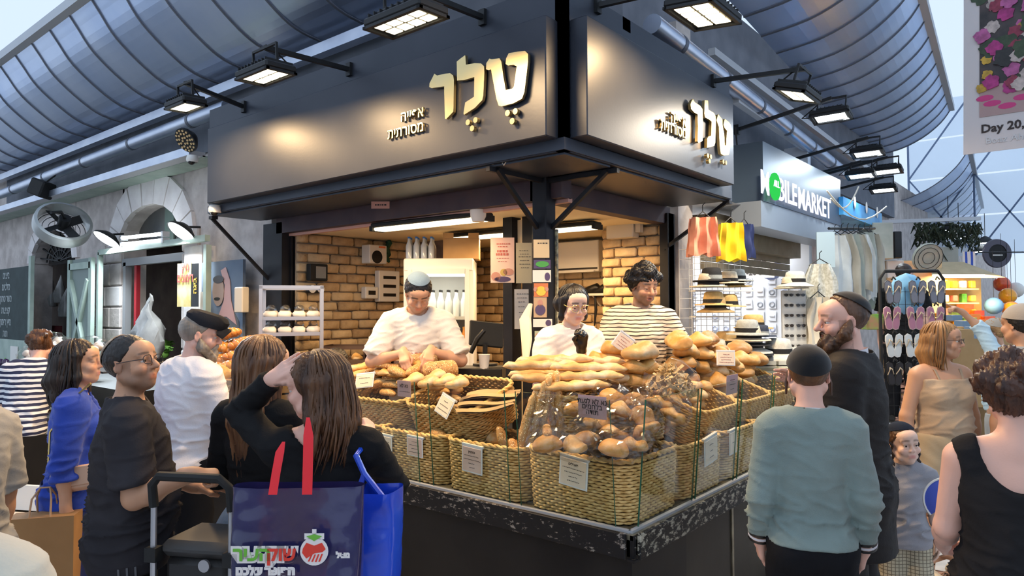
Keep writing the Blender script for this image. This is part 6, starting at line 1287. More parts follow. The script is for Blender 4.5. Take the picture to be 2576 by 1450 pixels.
nm=('clear_bottle','juice_bottle','cola_bottle','water_bottle','green_bottle');ds=('clear glass bottle on the top shelf of the drinks fridge','orange juice bottle on the second shelf of the drinks fridge','dark cola bottle on the third shelf of the drinks fridge','water bottle on the fourth shelf of the drinks fridge','green drink bottle at the bottom of the drinks fridge')
for k,z in enumerate((1.42,1.10,.80,.52,.25)):
 mb=MB();mb.box((0,-.02,z-.008),(.53,.44,.014));mb.box((0,.21,z+.004),(.53,.012,.03));I(mb,'shelf',m_fin)
 for i in range(7):
  for j in range(2):inst(nm[k],bm[k],FM@Matrix.Translation((-.225+.075*i,.14-.12*j,z)),None,ds[k],'bottle',ds[k].split(' on ')[0].split(' at ')[0]+'s in the fridge')
mb=MB()
t=thing('water_pack','shrink-wrapped pack of water bottles on top of the fridge','bottle pack',mw=FM@Matrix.Translation((.20,.0,1.985)))
for i in range(4):
 for j in range(3):inst('bottle',bm[3],Matrix.Translation((-.11+.072*i,-.07+.07*j,0)),t)
t=thing('cardboard_box','open brown cardboard box on top of the fridge','box',mw=FM@Matrix.Translation((-.20,0,1.985)));m_card=mat('cardboard',(.40,.24,.10),(.48,.30,.14),rough=.85,scale=4)
I(MB().box((0,0,.10),(.34,.30,.20)),'carton',m_card,t);[I(MB().box((x,.16,.22),(.10,.01,.05)),'flap',m_card,t)for x in(-.12,.12)]
def wallbox(name,label,cat,px0,py0,px1,py1,dep,m,plane,val,out):
 a,b=at(px0,py0,**{plane:val}),at(px1,py1,**{plane:val});c=(a+b)/2;s=[abs(a[i]-b[i])for i in range(3)];i=0 if plane=='x' else 1;s[i]=dep;c[i]=val+out*dep/2
 t=thing(name,label,cat,c-Vector((0,0,s[2]/2)));mb=MB();mb.box(c,s,bev=.008);mb.build('body',m,t,False);return t,c,Vector(s)
m_wplas=mat('white_plastic',(.84,.82,.77),rough=.4);m_cplas=mat('cream_plastic',(.66,.58,.46),rough=.5)
XW=-3.755
t,c,s=wallbox('loudspeaker','white wall loudspeaker high on the brick wall','speaker',909,617,953,666,.14,m_wplas,'x',XW,1)
mb=MB();mb.cyl(c+Vector((.07,-.02,-.03)),c+Vector((.076,-.02,-.03)),.07,n=20);mb.build('cone',m_blackmat,t);mb=MB();mb.box(c+Vector((.072,.05,.08)),(.004,.09,.02));mb.build('badge',mat('orange_badge',(.8,.25,.1)),t,False)
t,c,s=wallbox('fuse_box','tall white fuse box on the brick wall','fuse box',942,681,994,760,.08,m_wplas,'x',XW,1)
for k in range(3):mb=MB();mb.box(c+Vector((.041,0,s.z*(.28-.28*k))),(.004,s.y*.6,s.z*.10));mb.build('breaker_row',m_leather,t,False)
t,c,s=wallbox('junction_box','small square white junction box left of the fuse box','junction box',908,722,940,752,.08,m_wplas,'x',XW,1);mb=MB();mb.box(c+Vector((.041,0,0)),(.004,s.y*.55,s.z*.35));mb.build('window',m_leather,t,False)
t,c,s=wallbox('meter_box','dark framed meter box on the left of the brick wall','meter',770,664,815,708,.07,m_blackmat,'x',XW,1);mb=MB();mb.box(c+Vector((.036,.02,0)),(.004,s.y*.55,s.z*.7));mb.build('window',mat('grey_glass',(.25,.25,.24),rough=.15),t,False)
t,c,s=wallbox('siren_box','black box with round white dials below the meter box','siren',768,718,804,738,.07,m_blackmat,'x',XW,1)
for k in(-1,1):mb=MB();mb.cyl(c+Vector((.036,k*.05,0)),c+Vector((.042,k*.05,0)),.04,n=14);mb.build('dial',m_wplas,t)
mb=MB();p=at(975,606,x=XW+.05);mb.tube([p+Vector((0,0,.0-.03*k))+Vector((.01*math.sin(k),.02*math.sin(k*1.7),0))for k in range(9)],[.03,.035,.03,.035,.03,.034,.03,.03,.012],7);solo('garlic_braid',mb,mat('dark_green',(.02,.09,.05)),'dark green braided bunch hanging on the brick wall beside the loudspeaker','ornament')
p=at(1203,532,z=2.5);mb=MB();mb.lathe([(0,-.10),(.045,-.10),(.06,-.06),(.065,0)],18,Matrix.Translation((p.x,p.y,2.52)));solo('smoke_detector',mb,m_wplas,'white smoke detector on the stall ceiling','smoke detector')
t,c,s=wallbox('air_conditioner','white wall air conditioner between inner column and brick pillar','air conditioner',1392,617,1531,684,.20,m_wplas,'y',3.22,-1)
mb=MB();mb.box(c+Vector((0,-.101,-s.z*.40)),(s.x*.96,.006,.02));mb.build('outlet_slot',m_leather,t,False);mb=MB();mb.box(c+Vector((0,-.09,-s.z*.5)),(s.x*.9,.10,.012),None);mb.build('flap',m_wplas,t,False)
a=at(1470,742,y=3.05);b=at(1532,742,y=3.05)
t=thing('wall_shelf','short white wall shelf below the air conditioner','shelf',a);mb=MB();mb.box(((a.x+b.x)/2,3.12,a.z),(.62,.26,.025));mb.build('board',m_wplas,t,False);mb=MB();mb.tube([(a.x+.1,3.05,a.z),(a.x+.1,3.22,a.z-.12)],.01,4);mb.build('bracket',m_wplas,t,False)
for k,(px,lb)in enumerate(((1487,'black shoe lying left on the white wall shelf'),(1515,'black bag lying right on the white wall shelf'))):
 p=at(px,735,y=3.08);mb=MB();mb.tube([p+Vector((-.10,0,.0)),p+Vector((-.02,0,.02)),p+Vector((.08,0,.045+.02*k)),p+Vector((.12,0,.03))],[.03,.045,.05,.02],9);solo('dark_shoe' if not k else 'dark_bag',mb,m_leather,lb,'shoe' if not k else 'bag')
mb=MB();p=at(1497,745,y=3.05);mb.tube([p,p+Vector((.01,0,-.15)),p+Vector((-.01,0,-.32))],[.012,.016,.008],6);solo('key_strap',mb,m_leather,'black strap dangling below the white wall shelf','strap')
t,c,s=wallbox('emergency_light','white emergency light box on the brick pillar','light box',1541,550,1608,599,.12,m_cplas,'y',2.44,-1);mb=MB();mb.box(c+Vector((s.x*.62,0,-.02)),(.05,.06,.08));mb.build('plug',m_cplas,t,False)
dc=at(1208,936,d=4.95);M=Matrix.Translation((dc.x,dc.y,dc.z-.07))@rotz(.60)
t=thing('cash_drawer','flat black cash drawer on the counter below the inner column','cash drawer',mw=M);mb=MB();mb.box((0,0,.05),(.34,.28,.11),bev=.006);mb.build('case',m_leather,t,False,world=False);mb=MB();mb.box((0,-.132,.045),(.28,.006,.07));mb.build('front',m_blackmat,t,False,world=False)
mb=MB();mb.box((0,.02,-.5),(.42,.34,.99),M);solo('till_block',mb,m_dark,'dark block under the cash drawer','stand',smooth=False)
M2=M@Matrix.Translation((.02,.12,.10));t=thing('payment_terminal','black till screen on a swivel stand behind the paper cup','till',mw=M2)
mb=MB();mb.cyl((0,0,0),(0,0,.02),.09,n=18);mb.cyl((0,0,0),(0,0,.16),.018,n=10);mb.build('stand',m_leather,t,True,world=False);mb=MB();mb.box((0,0,.24),(.26,.02,.19),Matrix.Rotation(-.3,4,'X')@rotz(.4),bev=.008);mb.build('screen',m_blackmat,t,False,world=False);mb=MB();mb.tube([(-.10,-.03,.10),(-.05,-.05,.20),(.0,-.04,.26)],[.018,.02,.016],7);mb.build('handset',m_leather,t,True,world=False)
cp=at(1218,908,d=4.84);mb=MB();mb.lathe([(0,0),(.029,0),(.040,.095),(.042,.10),(.037,.10),(.028,.004),(0,.004)],18,Matrix.Translation((cp.x,cp.y,M.translation.z+.10)));solo('paper_cup',mb,mat('cup_print',(.84,.80,.72),(.30,.22,.16),rough=.5,scale=60,ramp=(.66,.70)),'white speckled paper cup standing on the cash drawer','cup')
def notice(label,px,py,d,wpx,hpx,m,lines=(),ink=None,name='notice',cat='notice',pic=None):
 c=at(px,py,d=d);k=d/FOC;w_,h_=wpx*k,hpx*k;M=basis(c,CR,(0,0,1));t=thing(name,label,cat,mw=M)
 mb=MB();mb.box((0,0,0),(w_,h_,.003));mb.build('sheet',m,t,False,world=False)
 for(y,L_,hh)in lines:
  mb=MB();x=-w_*L_/2;rr=random.Random(int(y*1000)+px)
  while x<w_*L_/2:q=rr.uniform(.006,.016)*d/4;mb.box((x+q/2,y*h_,.0025),(q*.8,hh*h_,.001));x+=q+.003
  mb.build('print',ink or m_ink,t,False,world=False)
 if pic:
  for(x,y,w2,h2,mm)in pic:mb=MB();mb.prism([(x*w_+w2*w_/2*math.cos(a),y*h_+h2*h_/2*math.sin(a))for a in[2*math.pi*i/14 for i in range(14)]],.002,.0035);mb.build('picture',mm,t,False,world=False)
 return t
m_sheet=mat('white_paper',(.82,.78,.72),rough=.6);m_pinks=mat('pink_gradient_paper',(.70,.46,.42),(.80,.62,.52),rough=.6,scale=1.5);m_hand=mat('printed_hand',(.55,.28,.22));m_purp=mat('printed_purple',(.10,.07,.16));m_wheat=mat('printed_wheat',(.55,.40,.12));m_ylw=mat('printed_yellow',(.85,.55,.08));m_grn=mat('printed_green',(.08,.35,.08));m_redp=mat('printed_red',(.45,.12,.10))
notice('pink poster with hands and wheat hanging on the inner column',1264,655,5.74,60,114,m_pinks,((.36,.5,.025),(.30,.4,.025),(.20,.45,.05),(.13,.55,.05),(.04,.5,.012),(-.03,.4,.012)),m_redp,'poster','poster',((-.28,-.36,.40,.20,m_hand),(.25,-.26,.45,.16,m_hand),(.0,-.42,.7,.12,m_purp),(.05,-.27,.3,.16,m_wheat)))
notice('yellowish menu sheet hanging right of the pink poster',1318,662,5.72,40,102,mat('yellowed_sheet',(.50,.45,.30),rough=.6),((.30,.6,.012),(.22,.5,.012),(.15,.7,.012),(.06,.5,.012),(-.03,.6,.012),(-.12,.4,.012)),None)
notice('white list sheet taped below the menu on the inner column',1312,778,5.70,36,100,mat('grey_sheet',(.55,.53,.50),rough=.6),((.38,.7,.015),(.28,.6,.012),(.18,.5,.012),(.06,.5,.012),(-.08,.4,.012),(-.2,.3,.012)),None)
for lb,px,py,w_,h_,m,pic in(('plain cream sticker at the top of the corner post',1362,626,40,46,mat('cream_sticker',(.66,.52,.32),rough=.6),None),('dark sticker with a green patch on the corner post',1364,665,42,22,m_purp,((0,0,.8,.7,m_grn),)),('cream visiting card sticker with a portrait on the corner post',1363,695,46,30,m_sheet,((.30,-.05,.3,.7,m_purp),)),('small portrait photo sticker low on the corner post',1359,772,33,54,mat('photo_tan',(.55,.38,.24)),((0,-.15,.8,.5,m_purp),(0,.18,.4,.3,m_hand))),('white strip sticker on the corner post',1365,813,48,20,m_sheet,((.3,0,.3,.8,m_purp),)),('greenish landscape sticker at the foot of the corner post',1361,852,32,38,mat('pale_green_print',(.45,.50,.35)),((-.3,.1,.3,.5,m_hand),)),('round orange and yellow sticker on the corner post',1361,730,36,34,mat('orange_sticker',(.62,.20,.08)),((0,-.08,.7,.72,m_ylw),(-.38,.05,.3,.35,m_hand),(.38,.05,.3,.35,m_hand)))):notice(lb,px,py,4.66,w_,h_,m,((.3,.5,.06),)if not pic else(),None,'sticker','sticker',pic)
mb=MB();a=at(1335,765,d=4.75);b=at(1322,920,d=4.6);mb.tube([a,a.lerp(b,.25)+Vector((-.02,-.02,0)),a.lerp(b,.6)+Vector((.0,-.01,0)),b],[.018,.05,.045,.02],9,flat=.45);solo('paper_sleeve',mb,m_paperc,'long cream paper sleeve hanging beside the corner post','paper bag')
def dome(lb,p):
 t=thing('security_camera',lb,'camera',p);mb=MB();mb.lathe([(0,.06),(.05,.055),(.06,.02),(.058,0),(.05,-.015)],18,Matrix.Translation(p));mb.build('housing',m_wplas,t);mb=MB();mb.ell(p+Vector((.01,-.015,-.012)),(.034,.034,.034),12,8);mb.build('lens',m_leather,t)
dome('white dome camera at the lower left corner of the fascia',at(541,532,y=-.04));dome('pale dome camera under the eave left of the sign',at(484,405,y=.12))
p=at(1240,405,y=.03);mb=MB();mb.ell(p,(.035,.03,.025),10,7);mb.tube([p+Vector((.06,0,0)),p+Vector((.09,0,-.04)),p+Vector((.12,0,-.01))],.004,5);solo('cable_knot',mb,m_cplas,'small foam and wire knot on the lower edge of the left fascia','cable')
t=notice('small pink sticker on the dark beam above the opening',957,516,5.78,46,18,mat('pink_sticker',(.50,.28,.24)),((0,.6,.2),),None,'sticker','sticker')
bagged(545,985,3.92,'pale','grain loaf in a clear bag held by the flat-capped man',3,sc=1.3,up=.07)
#the shops along the left street
YF=.70
wl=None
mb=MB()
def xz(px,py,y=YF):p=at(px,py,y=y);return p.x,p.z
D0,D1,DT=-7.87,-6.14,2.45;E0,E1,ET=-11.6,-9.65,2.50
ACX,ACZ,ARX,ARZ=-7.05,2.62,.92,.50
mb.box(((-4.2+D1)/2,YF+.15,2.15),(abs(-4.2-D1),.3,4.3));mb.box(((D0+E1)/2,YF+.15,2.15),(abs(D0-E1),.3,4.3));mb.box((E0-2.5,YF+.15,2.15),(5.0,.3,4.3))
def spandrel(x0,x1,cx,cz,rx,rz,z1):
 poly=[(x0,cz),(x0,z1),(x1,z1),(x1,cz)];arc=[(cx+rx*math.cos(a),cz+rz*math.sin(a))for a in[math.pi*k/16 for k in range(17)]]
 vs=[];fs=[]
 for k in range(17):
  a=math.pi*k/16;x,z=arc[k];vs+=[(x,YF,z),(max(min(cx+(x-cx)*1.9,max(x0,x1)),min(x0,x1)),YF,z1 if 2<k<14 else z1),(x,YF+.3,z)]
 for k in range(16):fs+=[(3*k,3*k+1,3*k+4,3*k+3),(3*k,3*k+3,3*k+5,3*k+2)]
 mb.add(vs,fs)
spandrel(D0,D1,ACX,ACZ,ARX,ARZ,4.3);spandrel(E0,E1,(E0+E1)/2,2.55,.95,.50,4.3)
wl=struct('wall_street_left',mb,m_stone)
def voussoirs(cx,cz,rx,rz,n,dep,grow):
 for k in range(n):
  a0,a1=math.pi*k/n,math.pi*(k+1)/n;g=.012;mbv=MB();q=[(cx+rx*math.cos(a0+g),cz+rz*math.sin(a0+g)),(cx+rx*math.cos(a1-g),cz+rz*math.sin(a1-g)),(cx+(rx+grow)*math.cos(a1-g),cz+(rz+grow*1.15)*math.sin(a1-g)),(cx+(rx+grow)*math.cos(a0+g),cz+(rz+grow*1.15)*math.sin(a0+g))]
  mbv.prism(q,0,dep+rnd.uniform(0,.015),Matrix.Translation((0,YF+.02,0))@SL);mbv.build('arch_stone',m_stonel,wl,False)
voussoirs(ACX,ACZ,ARX,ARZ,9,.06,.34);voussoirs((E0+E1)/2,2.55,.95,.50,9,.05,.22)
for x0,x1,zt in((D0-.02,-8.75,2.6),(-8.8,E1,2.4),(D1+.02,-5.70,2.45)):
 z=0.02;k=0
 while z<zt:
  hgt=rnd.uniform(.26,.34);n=1 if abs(x1-x0)<.6 else 2;cut=(.42 if k%2 else .6)
  for i in range(n):
   a=x0 if i==0 else x0+(x1-x0)*cut;b=x1 if i==n-1 else x0+(x1-x0)*cut;mbv=MB();mbv.box(((a+b)/2,YF-.005,z+hgt/2),(abs(a-b)-.015,.06,hgt-.015),bev=.015);mbv.build('stone_block',m_stone if k%3 else m_stonel,wl,False)
  z+=hgt;k+=1
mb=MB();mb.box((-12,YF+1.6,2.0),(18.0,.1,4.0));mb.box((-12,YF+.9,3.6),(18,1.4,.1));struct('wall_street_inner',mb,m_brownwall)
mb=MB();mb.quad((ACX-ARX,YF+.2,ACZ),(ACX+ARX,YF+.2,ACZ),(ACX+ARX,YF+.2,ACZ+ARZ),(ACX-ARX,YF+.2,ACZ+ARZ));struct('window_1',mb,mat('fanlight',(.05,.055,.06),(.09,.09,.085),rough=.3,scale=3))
mb=MB();mb.box((ACX+.15,YF+.18,ACZ+.25),(.25,.02,.45));struct('window_2',mb,mat('mesh_green',(.10,.14,.12),rough=.7))
t=thing('iron_grille','dark scrolled iron grille filling the far left arch','grille',((E0+E1)/2,YF+.1,2.55))
mb=MB();cx=(E0+E1)/2
for k in range(9):a=math.pi*(k+.5)/9;mb.tube([(cx,YF+.1,2.56),(cx+.92*math.cos(a),YF+.1,2.56+.48*math.sin(a))],.016,4)
for r in(.35,.65):mb.tube([(cx+.95*r*math.cos(math.pi*k/14),YF+.1,2.56+.5*r*math.sin(math.pi*k/14))for k in range(15)],.014,4)
mb.build('bars',m_blackmat,t,False)
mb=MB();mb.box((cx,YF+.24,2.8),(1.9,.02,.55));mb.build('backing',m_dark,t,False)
t=thing('door_frame','pale green steel frame and pelmet around the stone doorway','frame',(-7.1,.45,0));a=at(252,636,y=.45);b=at(522,616,y=.45)
mb=MB();mb.box(((a.x+b.x)/2,.45,a.z),(abs(a.x-b.x),.06,.07));mb.build('pelmet',m_green,t,False);mb=MB();mb.box((a.x,.45,a.z/2),(.06,.06,a.z));mb.build('upright',m_green,t,False);mb=MB();mb.box((b.x,.45,b.z/2),(.06,.06,b.z));mb.build('upright',m_green,t,False)
mb=MB();mb.box((-7.55,YF+.05,1.2),(.07,.05,2.4));struct('trim_red',mb,mat('red_jamb',(.42,.02,.03),rough=.5));mb=MB();mb.box((-7.0,YF+.03,2.40),(1.8,.08,.10));mb.box((-7.82,YF+.03,1.2),(.08,.08,2.4));struct('trim_door',mb,mat('grey_door_frame',(.32,.32,.33),rough=.6))
t=thing('chalk_board','green framed chalkboard with white Hebrew writing at the left edge','chalkboard',at(20,860,y=.28));a,b=at(-40,684,y=.28),at(74,858,y=.28);c=(a+b)/2
mb=MB();mb.box(c,(abs(a.x-b.x),.03,abs(a.z-b.z)));mb.build('board',mat('slate',(.02,.035,.035),(.03,.05,.05),rough=.7),t,False);mb=MB();mb.box((max(a.x,b.x)+.04,.28,c.z-.3),(.10,.05,abs(a.z-b.z)+.9));mb.build('post',m_green,t,False);mb=MB();mb.box((c.x,.28,min(a.z,b.z)-.35),(abs(a.x-b.x),.04,.7));mb.build('panel',m_green,t,False)
m_chalk=mat('chalk',(.50,.54,.54),(.30,.34,.34),rough=.9,scale=40)
for k,s in enumerate(('ביצים','סלטים','בשר טחון','קציצות','מיץ רימון','תות')):text_mesh(heb(s),abs(a.z-b.z)*.135,.001,Matrix.Translation((c.x+.1,.262,max(a.z,b.z)-abs(a.z-b.z)*(.10+.165*k)))@SL,m_chalk,'chalk_line',t,bold=.004)
mb=MB();q=at(35,905,y=.25);mb.box(q,(.36,.008,.42));mb.build('white_sheet',m_sheet,t,False)
a,b=at(178,655,y=.40),at(228,880,y=.40);t=thing('door_leaf','pale green door leaf with a cross brace, standing open','door',((a.x+b.x)/2,.4,.05));w_=abs(a.x-b.x);zc=a.z/2;cx=(a.x+b.x)/2
mb=MB();mb.box((cx,.42,zc),(w_,.03,a.z));mb.build('panel',mat('grey_green_panel',(.22,.27,.25),rough=.6),t,False)
for xx in(a.x,b.x):mb=MB();mb.box((xx,.40,zc),(.10,.05,a.z));mb.build('stile',m_green,t,False)
for s in(-1,1):mb=MB();mb.tube([(cx-s*w_*.42,.39,1.0),(cx+s*w_*.42,.39,a.z-.3)],.05,4);mb.build('brace',m_green,t,False)
for zz in(.15,.95,a.z-.1):mb=MB();mb.box((cx,.40,zz),(w_,.05,.09));mb.build('rail',m_green,t,False)
fm=at(158,566,y=.06);FMx=basis(fm,(.55,.45,-.70),za=(-.75,-.30,.25));t=thing('drum_fan','large grey metal drum fan hung under the eave of the left shops','fan',mw=FMx)
mb=MB();mb.lathe([(.30,-.09),(.335,-.08),(.345,0),(.335,.08),(.30,.09),(.29,0),(.30,-.09)],36);mb.build('drum',mat('fan_grey',(.42,.43,.42),(.52,.53,.51),rough=.35,metal=.5,scale=3),t,True,world=False)
for r in(.08,.15,.22,.28):mb=MB();mb.tube([(r*math.cos(2*math.pi*k/28),r*math.sin(2*math.pi*k/28),.085)for k in range(28)],.005,4,closed=True);mb.build('guard_ring',m_lampcase,t,False,world=False)
for k in range(4):mb=MB();mb.box((.14,0,0),(.26,.11,.008),rotz(k*math.pi/2)@Matrix.Rotation(.5,4,'X'));mb.build('blade',m_lampcase,t,False,world=False)
mb=MB();mb.cyl((0,0,-.14),(0,0,.05),.07,n=16);mb.build('motor',m_lampcase,t,True,world=False);mb=MB();mb.tube([(0,0,-.12),(.0,.1,-.3),(0,.25,-.35)],.02,6);mb.build('arm',m_lampcase,t,True,world=False)
t=thing('loudspeaker','black loudspeaker under the duct at the upper left','speaker',at(105,480,y=.2));p=at(105,475,y=.2);mb=MB();mb.box((0,0,0),(.28,.22,.24),basis(p,(.8,.3,-.3),za=(.2,.2,.9)),bev=.02);mb.build('case',m_blackmat,t,False);mb=MB();mb.tube([p+Vector((0,.05,.1)),p+Vector((0,.2,.25))],.012,5);mb.build('bracket',m_blackmat,t)
p=at(468,353,y=.10);t=thing('round_spot_lamp','round studded lamp with many small lenses under the canopy','lamp',p);M=basis(p,(.9,.2,0),za=(.35,.75,.45));mb=MB();mb.lathe([(0,.1),(.07,.09),(.13,.02),(.13,-.01),(0,-.01)],20,M);mb.build('casing',m_lampcase,t)
for r,n in((.035,6),(.075,11),(.108,15)):
 for k in range(n):mb=MB();a=2*math.pi*k/n;mb.cyl(M@Vector((r*math.cos(a),r*math.sin(a),-.018)),M@Vector((r*math.cos(a),r*math.sin(a),-.008)),.012,n=8);mb.build('lens',mat('amber_lens',(.75,.52,.25),rough=.2,coat=.5),t)
t=thing('painted_panel','blue-grey panel painted with a man in a pink head scarf','painting',at(560,820,y=.52));a,b=at(508,662,y=.52),at(611,860,y=.52);cx,cz=(a.x+b.x)/2,(a.z+b.z)/2;W_,H_=abs(a.x-b.x),abs(a.z-b.z)
mb=MB();mb.box((cx,.53,cz),(W_,.03,H_));mb.build('board',mat('blue_grey_paint',(.10,.14,.20),(.16,.20,.26),rough=.7,scale=2),t,False)
def flat(pts,z,m,nm):mb=MB();mb.prism([(cx+x*W_,cz+y*H_)for x,y in pts],0,.004,Matrix.Translation((0,.514-z,0))@SL);mb.build(nm,m,t,False)
el=lambda x,y,rx,ry:[(x+rx*math.cos(q*.449),y+ry*math.sin(q*.449))for q in range(14)]
flat([(-.2,-.5),(.45,-.5),(.42,-.25),(.25,-.08),(.05,-.18),(-.15,-.3)],0,mat('paint_coat',(.10,.11,.12)),'coat');flat([(.0,.38),(.12,.42),(.22,.25),(.25,.0),(.38,-.3),(.15,-.2),(-.05,-.2),(.08,.0),(.10,.2)],.004,mat('paint_pink',(.50,.30,.28)),'scarf');flat(el(-.05,.12,.14,.19),.008,mat('paint_face',(.36,.26,.21)),'face');flat(el(-.07,.025,.07,.02),.012,m_leather,'moustache');flat(el(-.04,.27,.13,.05),.012,mat('paint_hair',(.07,.07,.08)),'hair')
t=thing('hanging_poster','bright yellow and black posters clipped to a white stone pier','poster',at(470,770,y=.40));
for px0,px1,m,nm in((447,482,mat('yellow_poster',(.75,.55,.10),(.85,.75,.45),rough=.5,scale=6),'yellow_sheet'),(482,499,m_leather,'black_sheet')):
 a,b=at(px0,664,y=.40),at(px1,772,y=.40);mb=MB();mb.box(((a.x+b.x)/2,.40,(a.z+b.z)/2),(abs(a.x-b.x),.006,abs(a.z-b.z)));mb.build(nm,m,t,False)
a=at(465,720,y=.39);text_mesh(heb('מיץ\nרימונים'),.13,.001,Matrix.Translation((a.x,.392,a.z+.15))@SL,m_redp,'lettering',t,bold=.004);a=at(490,720,y=.39);text_mesh(heb('ביגה'),.10,.001,Matrix.Translation((a.x,.392,a.z))@SL@rotz(math.pi/2),m_ylw,'lettering',t,bold=.003)
mb=MB();a,b=at(505,735,y=.47),at(527,783,y=.47);mb.box(((a.x+b.x)/2,.47,(a.z+b.z)/2),(abs(a.x-b.x),.008,abs(a.z-b.z)));solo('price_list',mb,m_sheet,'narrow white price list hanging on the painted panel','notice',smooth=False)
mb=MB();a,b=at(466,622,y=.55),at(508,840,y=.55);mb.box(((a.x+b.x)/2,.62,a.z/2),(abs(a.x-b.x),.16,a.z));struct('wall_pier',mb,m_stonel)
mb=MB();p=at(608,755,y=.45);mb.box(p,(.16,.08,.26),bev=.01);solo('switch_box',mb,m_cplas,'small beige switch box beside the painted panel','switch box',smooth=False)
for k,(px,py)in enumerate(((128,745),(152,735),(165,770))):
 p=at(px,py,y=YF+.3);mb=MB();mb.lathe([(0,.30),(.02,.25),(.05,.12),(.11,-.05),(.09,-.18),(0,-.2)],14,Matrix.Translation(p));mb.v=[tuple(Vector(v)+Vector((1,1,0))*.03*mnoise.noise(Vector(v)*9))for v in mb.v];solo('plastic_bag',mb,mat('cloudy_plastic',(.26,.25,.24),(.36,.35,.33),rough=.25,coat=.3),('pale plastic bag hanging left in the far opening','pale plastic bag hanging in the middle of the far opening','low pale plastic bag hanging right in the far opening')[k],'bag')
p=at(135,838,y=YF+.35);mb=MB();mb.box(p,(.75,.02,.25));solo('notice_board',mb,mat('brown_notice',(.20,.03,.035)),'dark red notice inside the far opening','notice',smooth=False)
p=at(375,840,y=.5);mb=MB();mb.lathe([(.0,.50),(.03,.46),(.06,.40),(.10,.30),(.17,.16),(.22,.04),(.25,-.1),(.24,-.2),(.2,-.3),(0,-.3)],26,Matrix.Translation(p),sy=.6);mb.v=[tuple(Vector(v)+Vector((1,.5,.3))*(.10*mnoise.noise(Vector(v)*6)+.05*mnoise.noise(Vector(v)*15)))for v in mb.v];solo('plastic_bag',mb,MATS['cloudy_plastic'],'large cloudy plastic bag standing in the stone doorway','bag')
#vegetable stand in the street
VX0,VX1,VY0,VY1=-7.4,-3.75,-1.62,-.25
t=thing('vegetable_stand','black vegetable stand at the left behind the woman in blue','stand',((VX0+VX1)/2,(VY0+VY1)/2,0));mb=MB();mb.box(((VX0+VX1)/2,(VY0+VY1)/2,.41),(VX1-VX0,VY1-VY0,.82));mb.build('body',m_cpanel,t,False);mb=MB();mb.box(((VX0+VX1)/2,VY0-.02,.83),(VX1-VX0+.04,.06,.04));mb.build('front_board',m_worn,t,False);mb=MB();mb.box(((VX0+VX1)/2,-.55,.95),(VX1-VX0,.6,.26));mb.build('back_step',m_cpanel,t,False)
m_white=mat('radish_white',(.80,.76,.62),(.70,.70,.45),rough=.4,scale=6);m_tom=mat('tomato_red',(.70,.05,.02),(.80,.16,.03),rough=.2,coat=.4);m_pep=mat('pepper_orange',(.85,.42,.02),(.85,.25,.02),rough=.2,coat=.4);m_cuc=mat('cucumber_green',(.03,.14,.02),(.08,.26,.04),rough=.35,scale=12);m_leaf=mat('leaf_green',(.10,.32,.04),(.28,.52,.10),rough=.5,scale=8);m_cab=mat('cabbage',(.45,.55,.28),(.62,.68,.45),rough=.5);m_stem=mat('stem_green',(.10,.28,.05));m_on=mat('onion_skin',(.62,.50,.42),(.72,.62,.55),rough=.35)
def veg(nm,parts,lb,cat,mws,group):
 for i,mw in enumerate(mws):
  t=thing(nm,lb,cat,mw=mw,group=group)
  for pn,me in parts:inst(pn,me,Matrix(),t)
def radish():mb=MB();mb.tube([(-.17,0,0),(-.13,0,0),(-.05,0,.002),(.08,0,0),(.12,0,0)],[.004,.014,.028,.033,.015],9);b=MB();[b.tube([(.11,0,0),(.16,.02*k,.01),(.20,.045*k,.02)],[.006,.009,.003],4)for k in(-1,0,1)];return[('root',mb.mesh('root',m_white,'all')),('stalk',b.mesh('stalk',m_leaf,'all'))]
def globe(nm,m,r,fl,lobes=0):
 mb=MB();mb.ell((0,0,0),(r,r,r*fl),14,9)
 if lobes:mb.v=[(x*(1+.08*math.cos(lobes*math.atan2(y,x))),y*(1+.08*math.cos(lobes*math.atan2(y,x))),z)for x,y,z in mb.v]
 b=MB();b.tube([(0,0,r*fl*.85),(0,0,r*fl*1.2)],.006,5);b.lathe([(0,r*fl*1.0),(r*.35,r*fl*.93)],5);return[('flesh',mb.mesh('flesh',m,'all')),('stem',b.mesh('stem',m_stem,'all'))]
def leafy(m):
 mb=MB();mb.ell((0,0,0),(.07,.07,.065),12,8);b=MB()
 for k in range(11):a=k*2.4;M=rotz(a)@Matrix.Translation((.03,0,-.01))@Matrix.Rotation(-.5-.06*k,4,'Y');b.grid(lambda u,v:(.13*u,(v-.5)*.12*math.sin(.3+u*2.5),.03*math.sin(u*3)+.012*math.sin(v*14+u*9)),4,4,M)
 return[('heart',mb.mesh('heart',m,'all')),('leaves',b.mesh('leaves',m,'all'))]
def cuke():mb=MB();mb.tube([(-.08,0,0),(-.06,0,.004),(0,0,.008),(.06,0,.004),(.08,0,0)],[.006,.017,.020,.017,.006],8);b=MB();b.tube([(.08,0,0),(.095,0,.006)],.004,4);return[('flesh',mb.mesh('flesh',m_cuc,'all')),('stem',b.mesh('stem',m_stem,'all'))]
def patch(px0,py0,px1,py1,z0,rows,cols,dz,r):
 """spots on the stand spanned by two image corners, as seen from the passage"""
 out=[];rr=random.Random(int(px0*7+py0))
 for j in range(rows):
  for i in range(cols):
   u,v=(i+.5)/cols,(j+.5)/rows;p=at(px0+(px1-px0)*u,py0+(py1-py0)*v,z=z0+dz*(1-v));out.append(Matrix.Translation(p+Vector((rr.uniform(-r,r),rr.uniform(-r,r),rr.uniform(0,.01))))@Euler((rr.uniform(-.2,.2),rr.uniform(-.3,.3),rr.uniform(-.5,.5)+.3)).to_matrix().to_4x4())
 return out
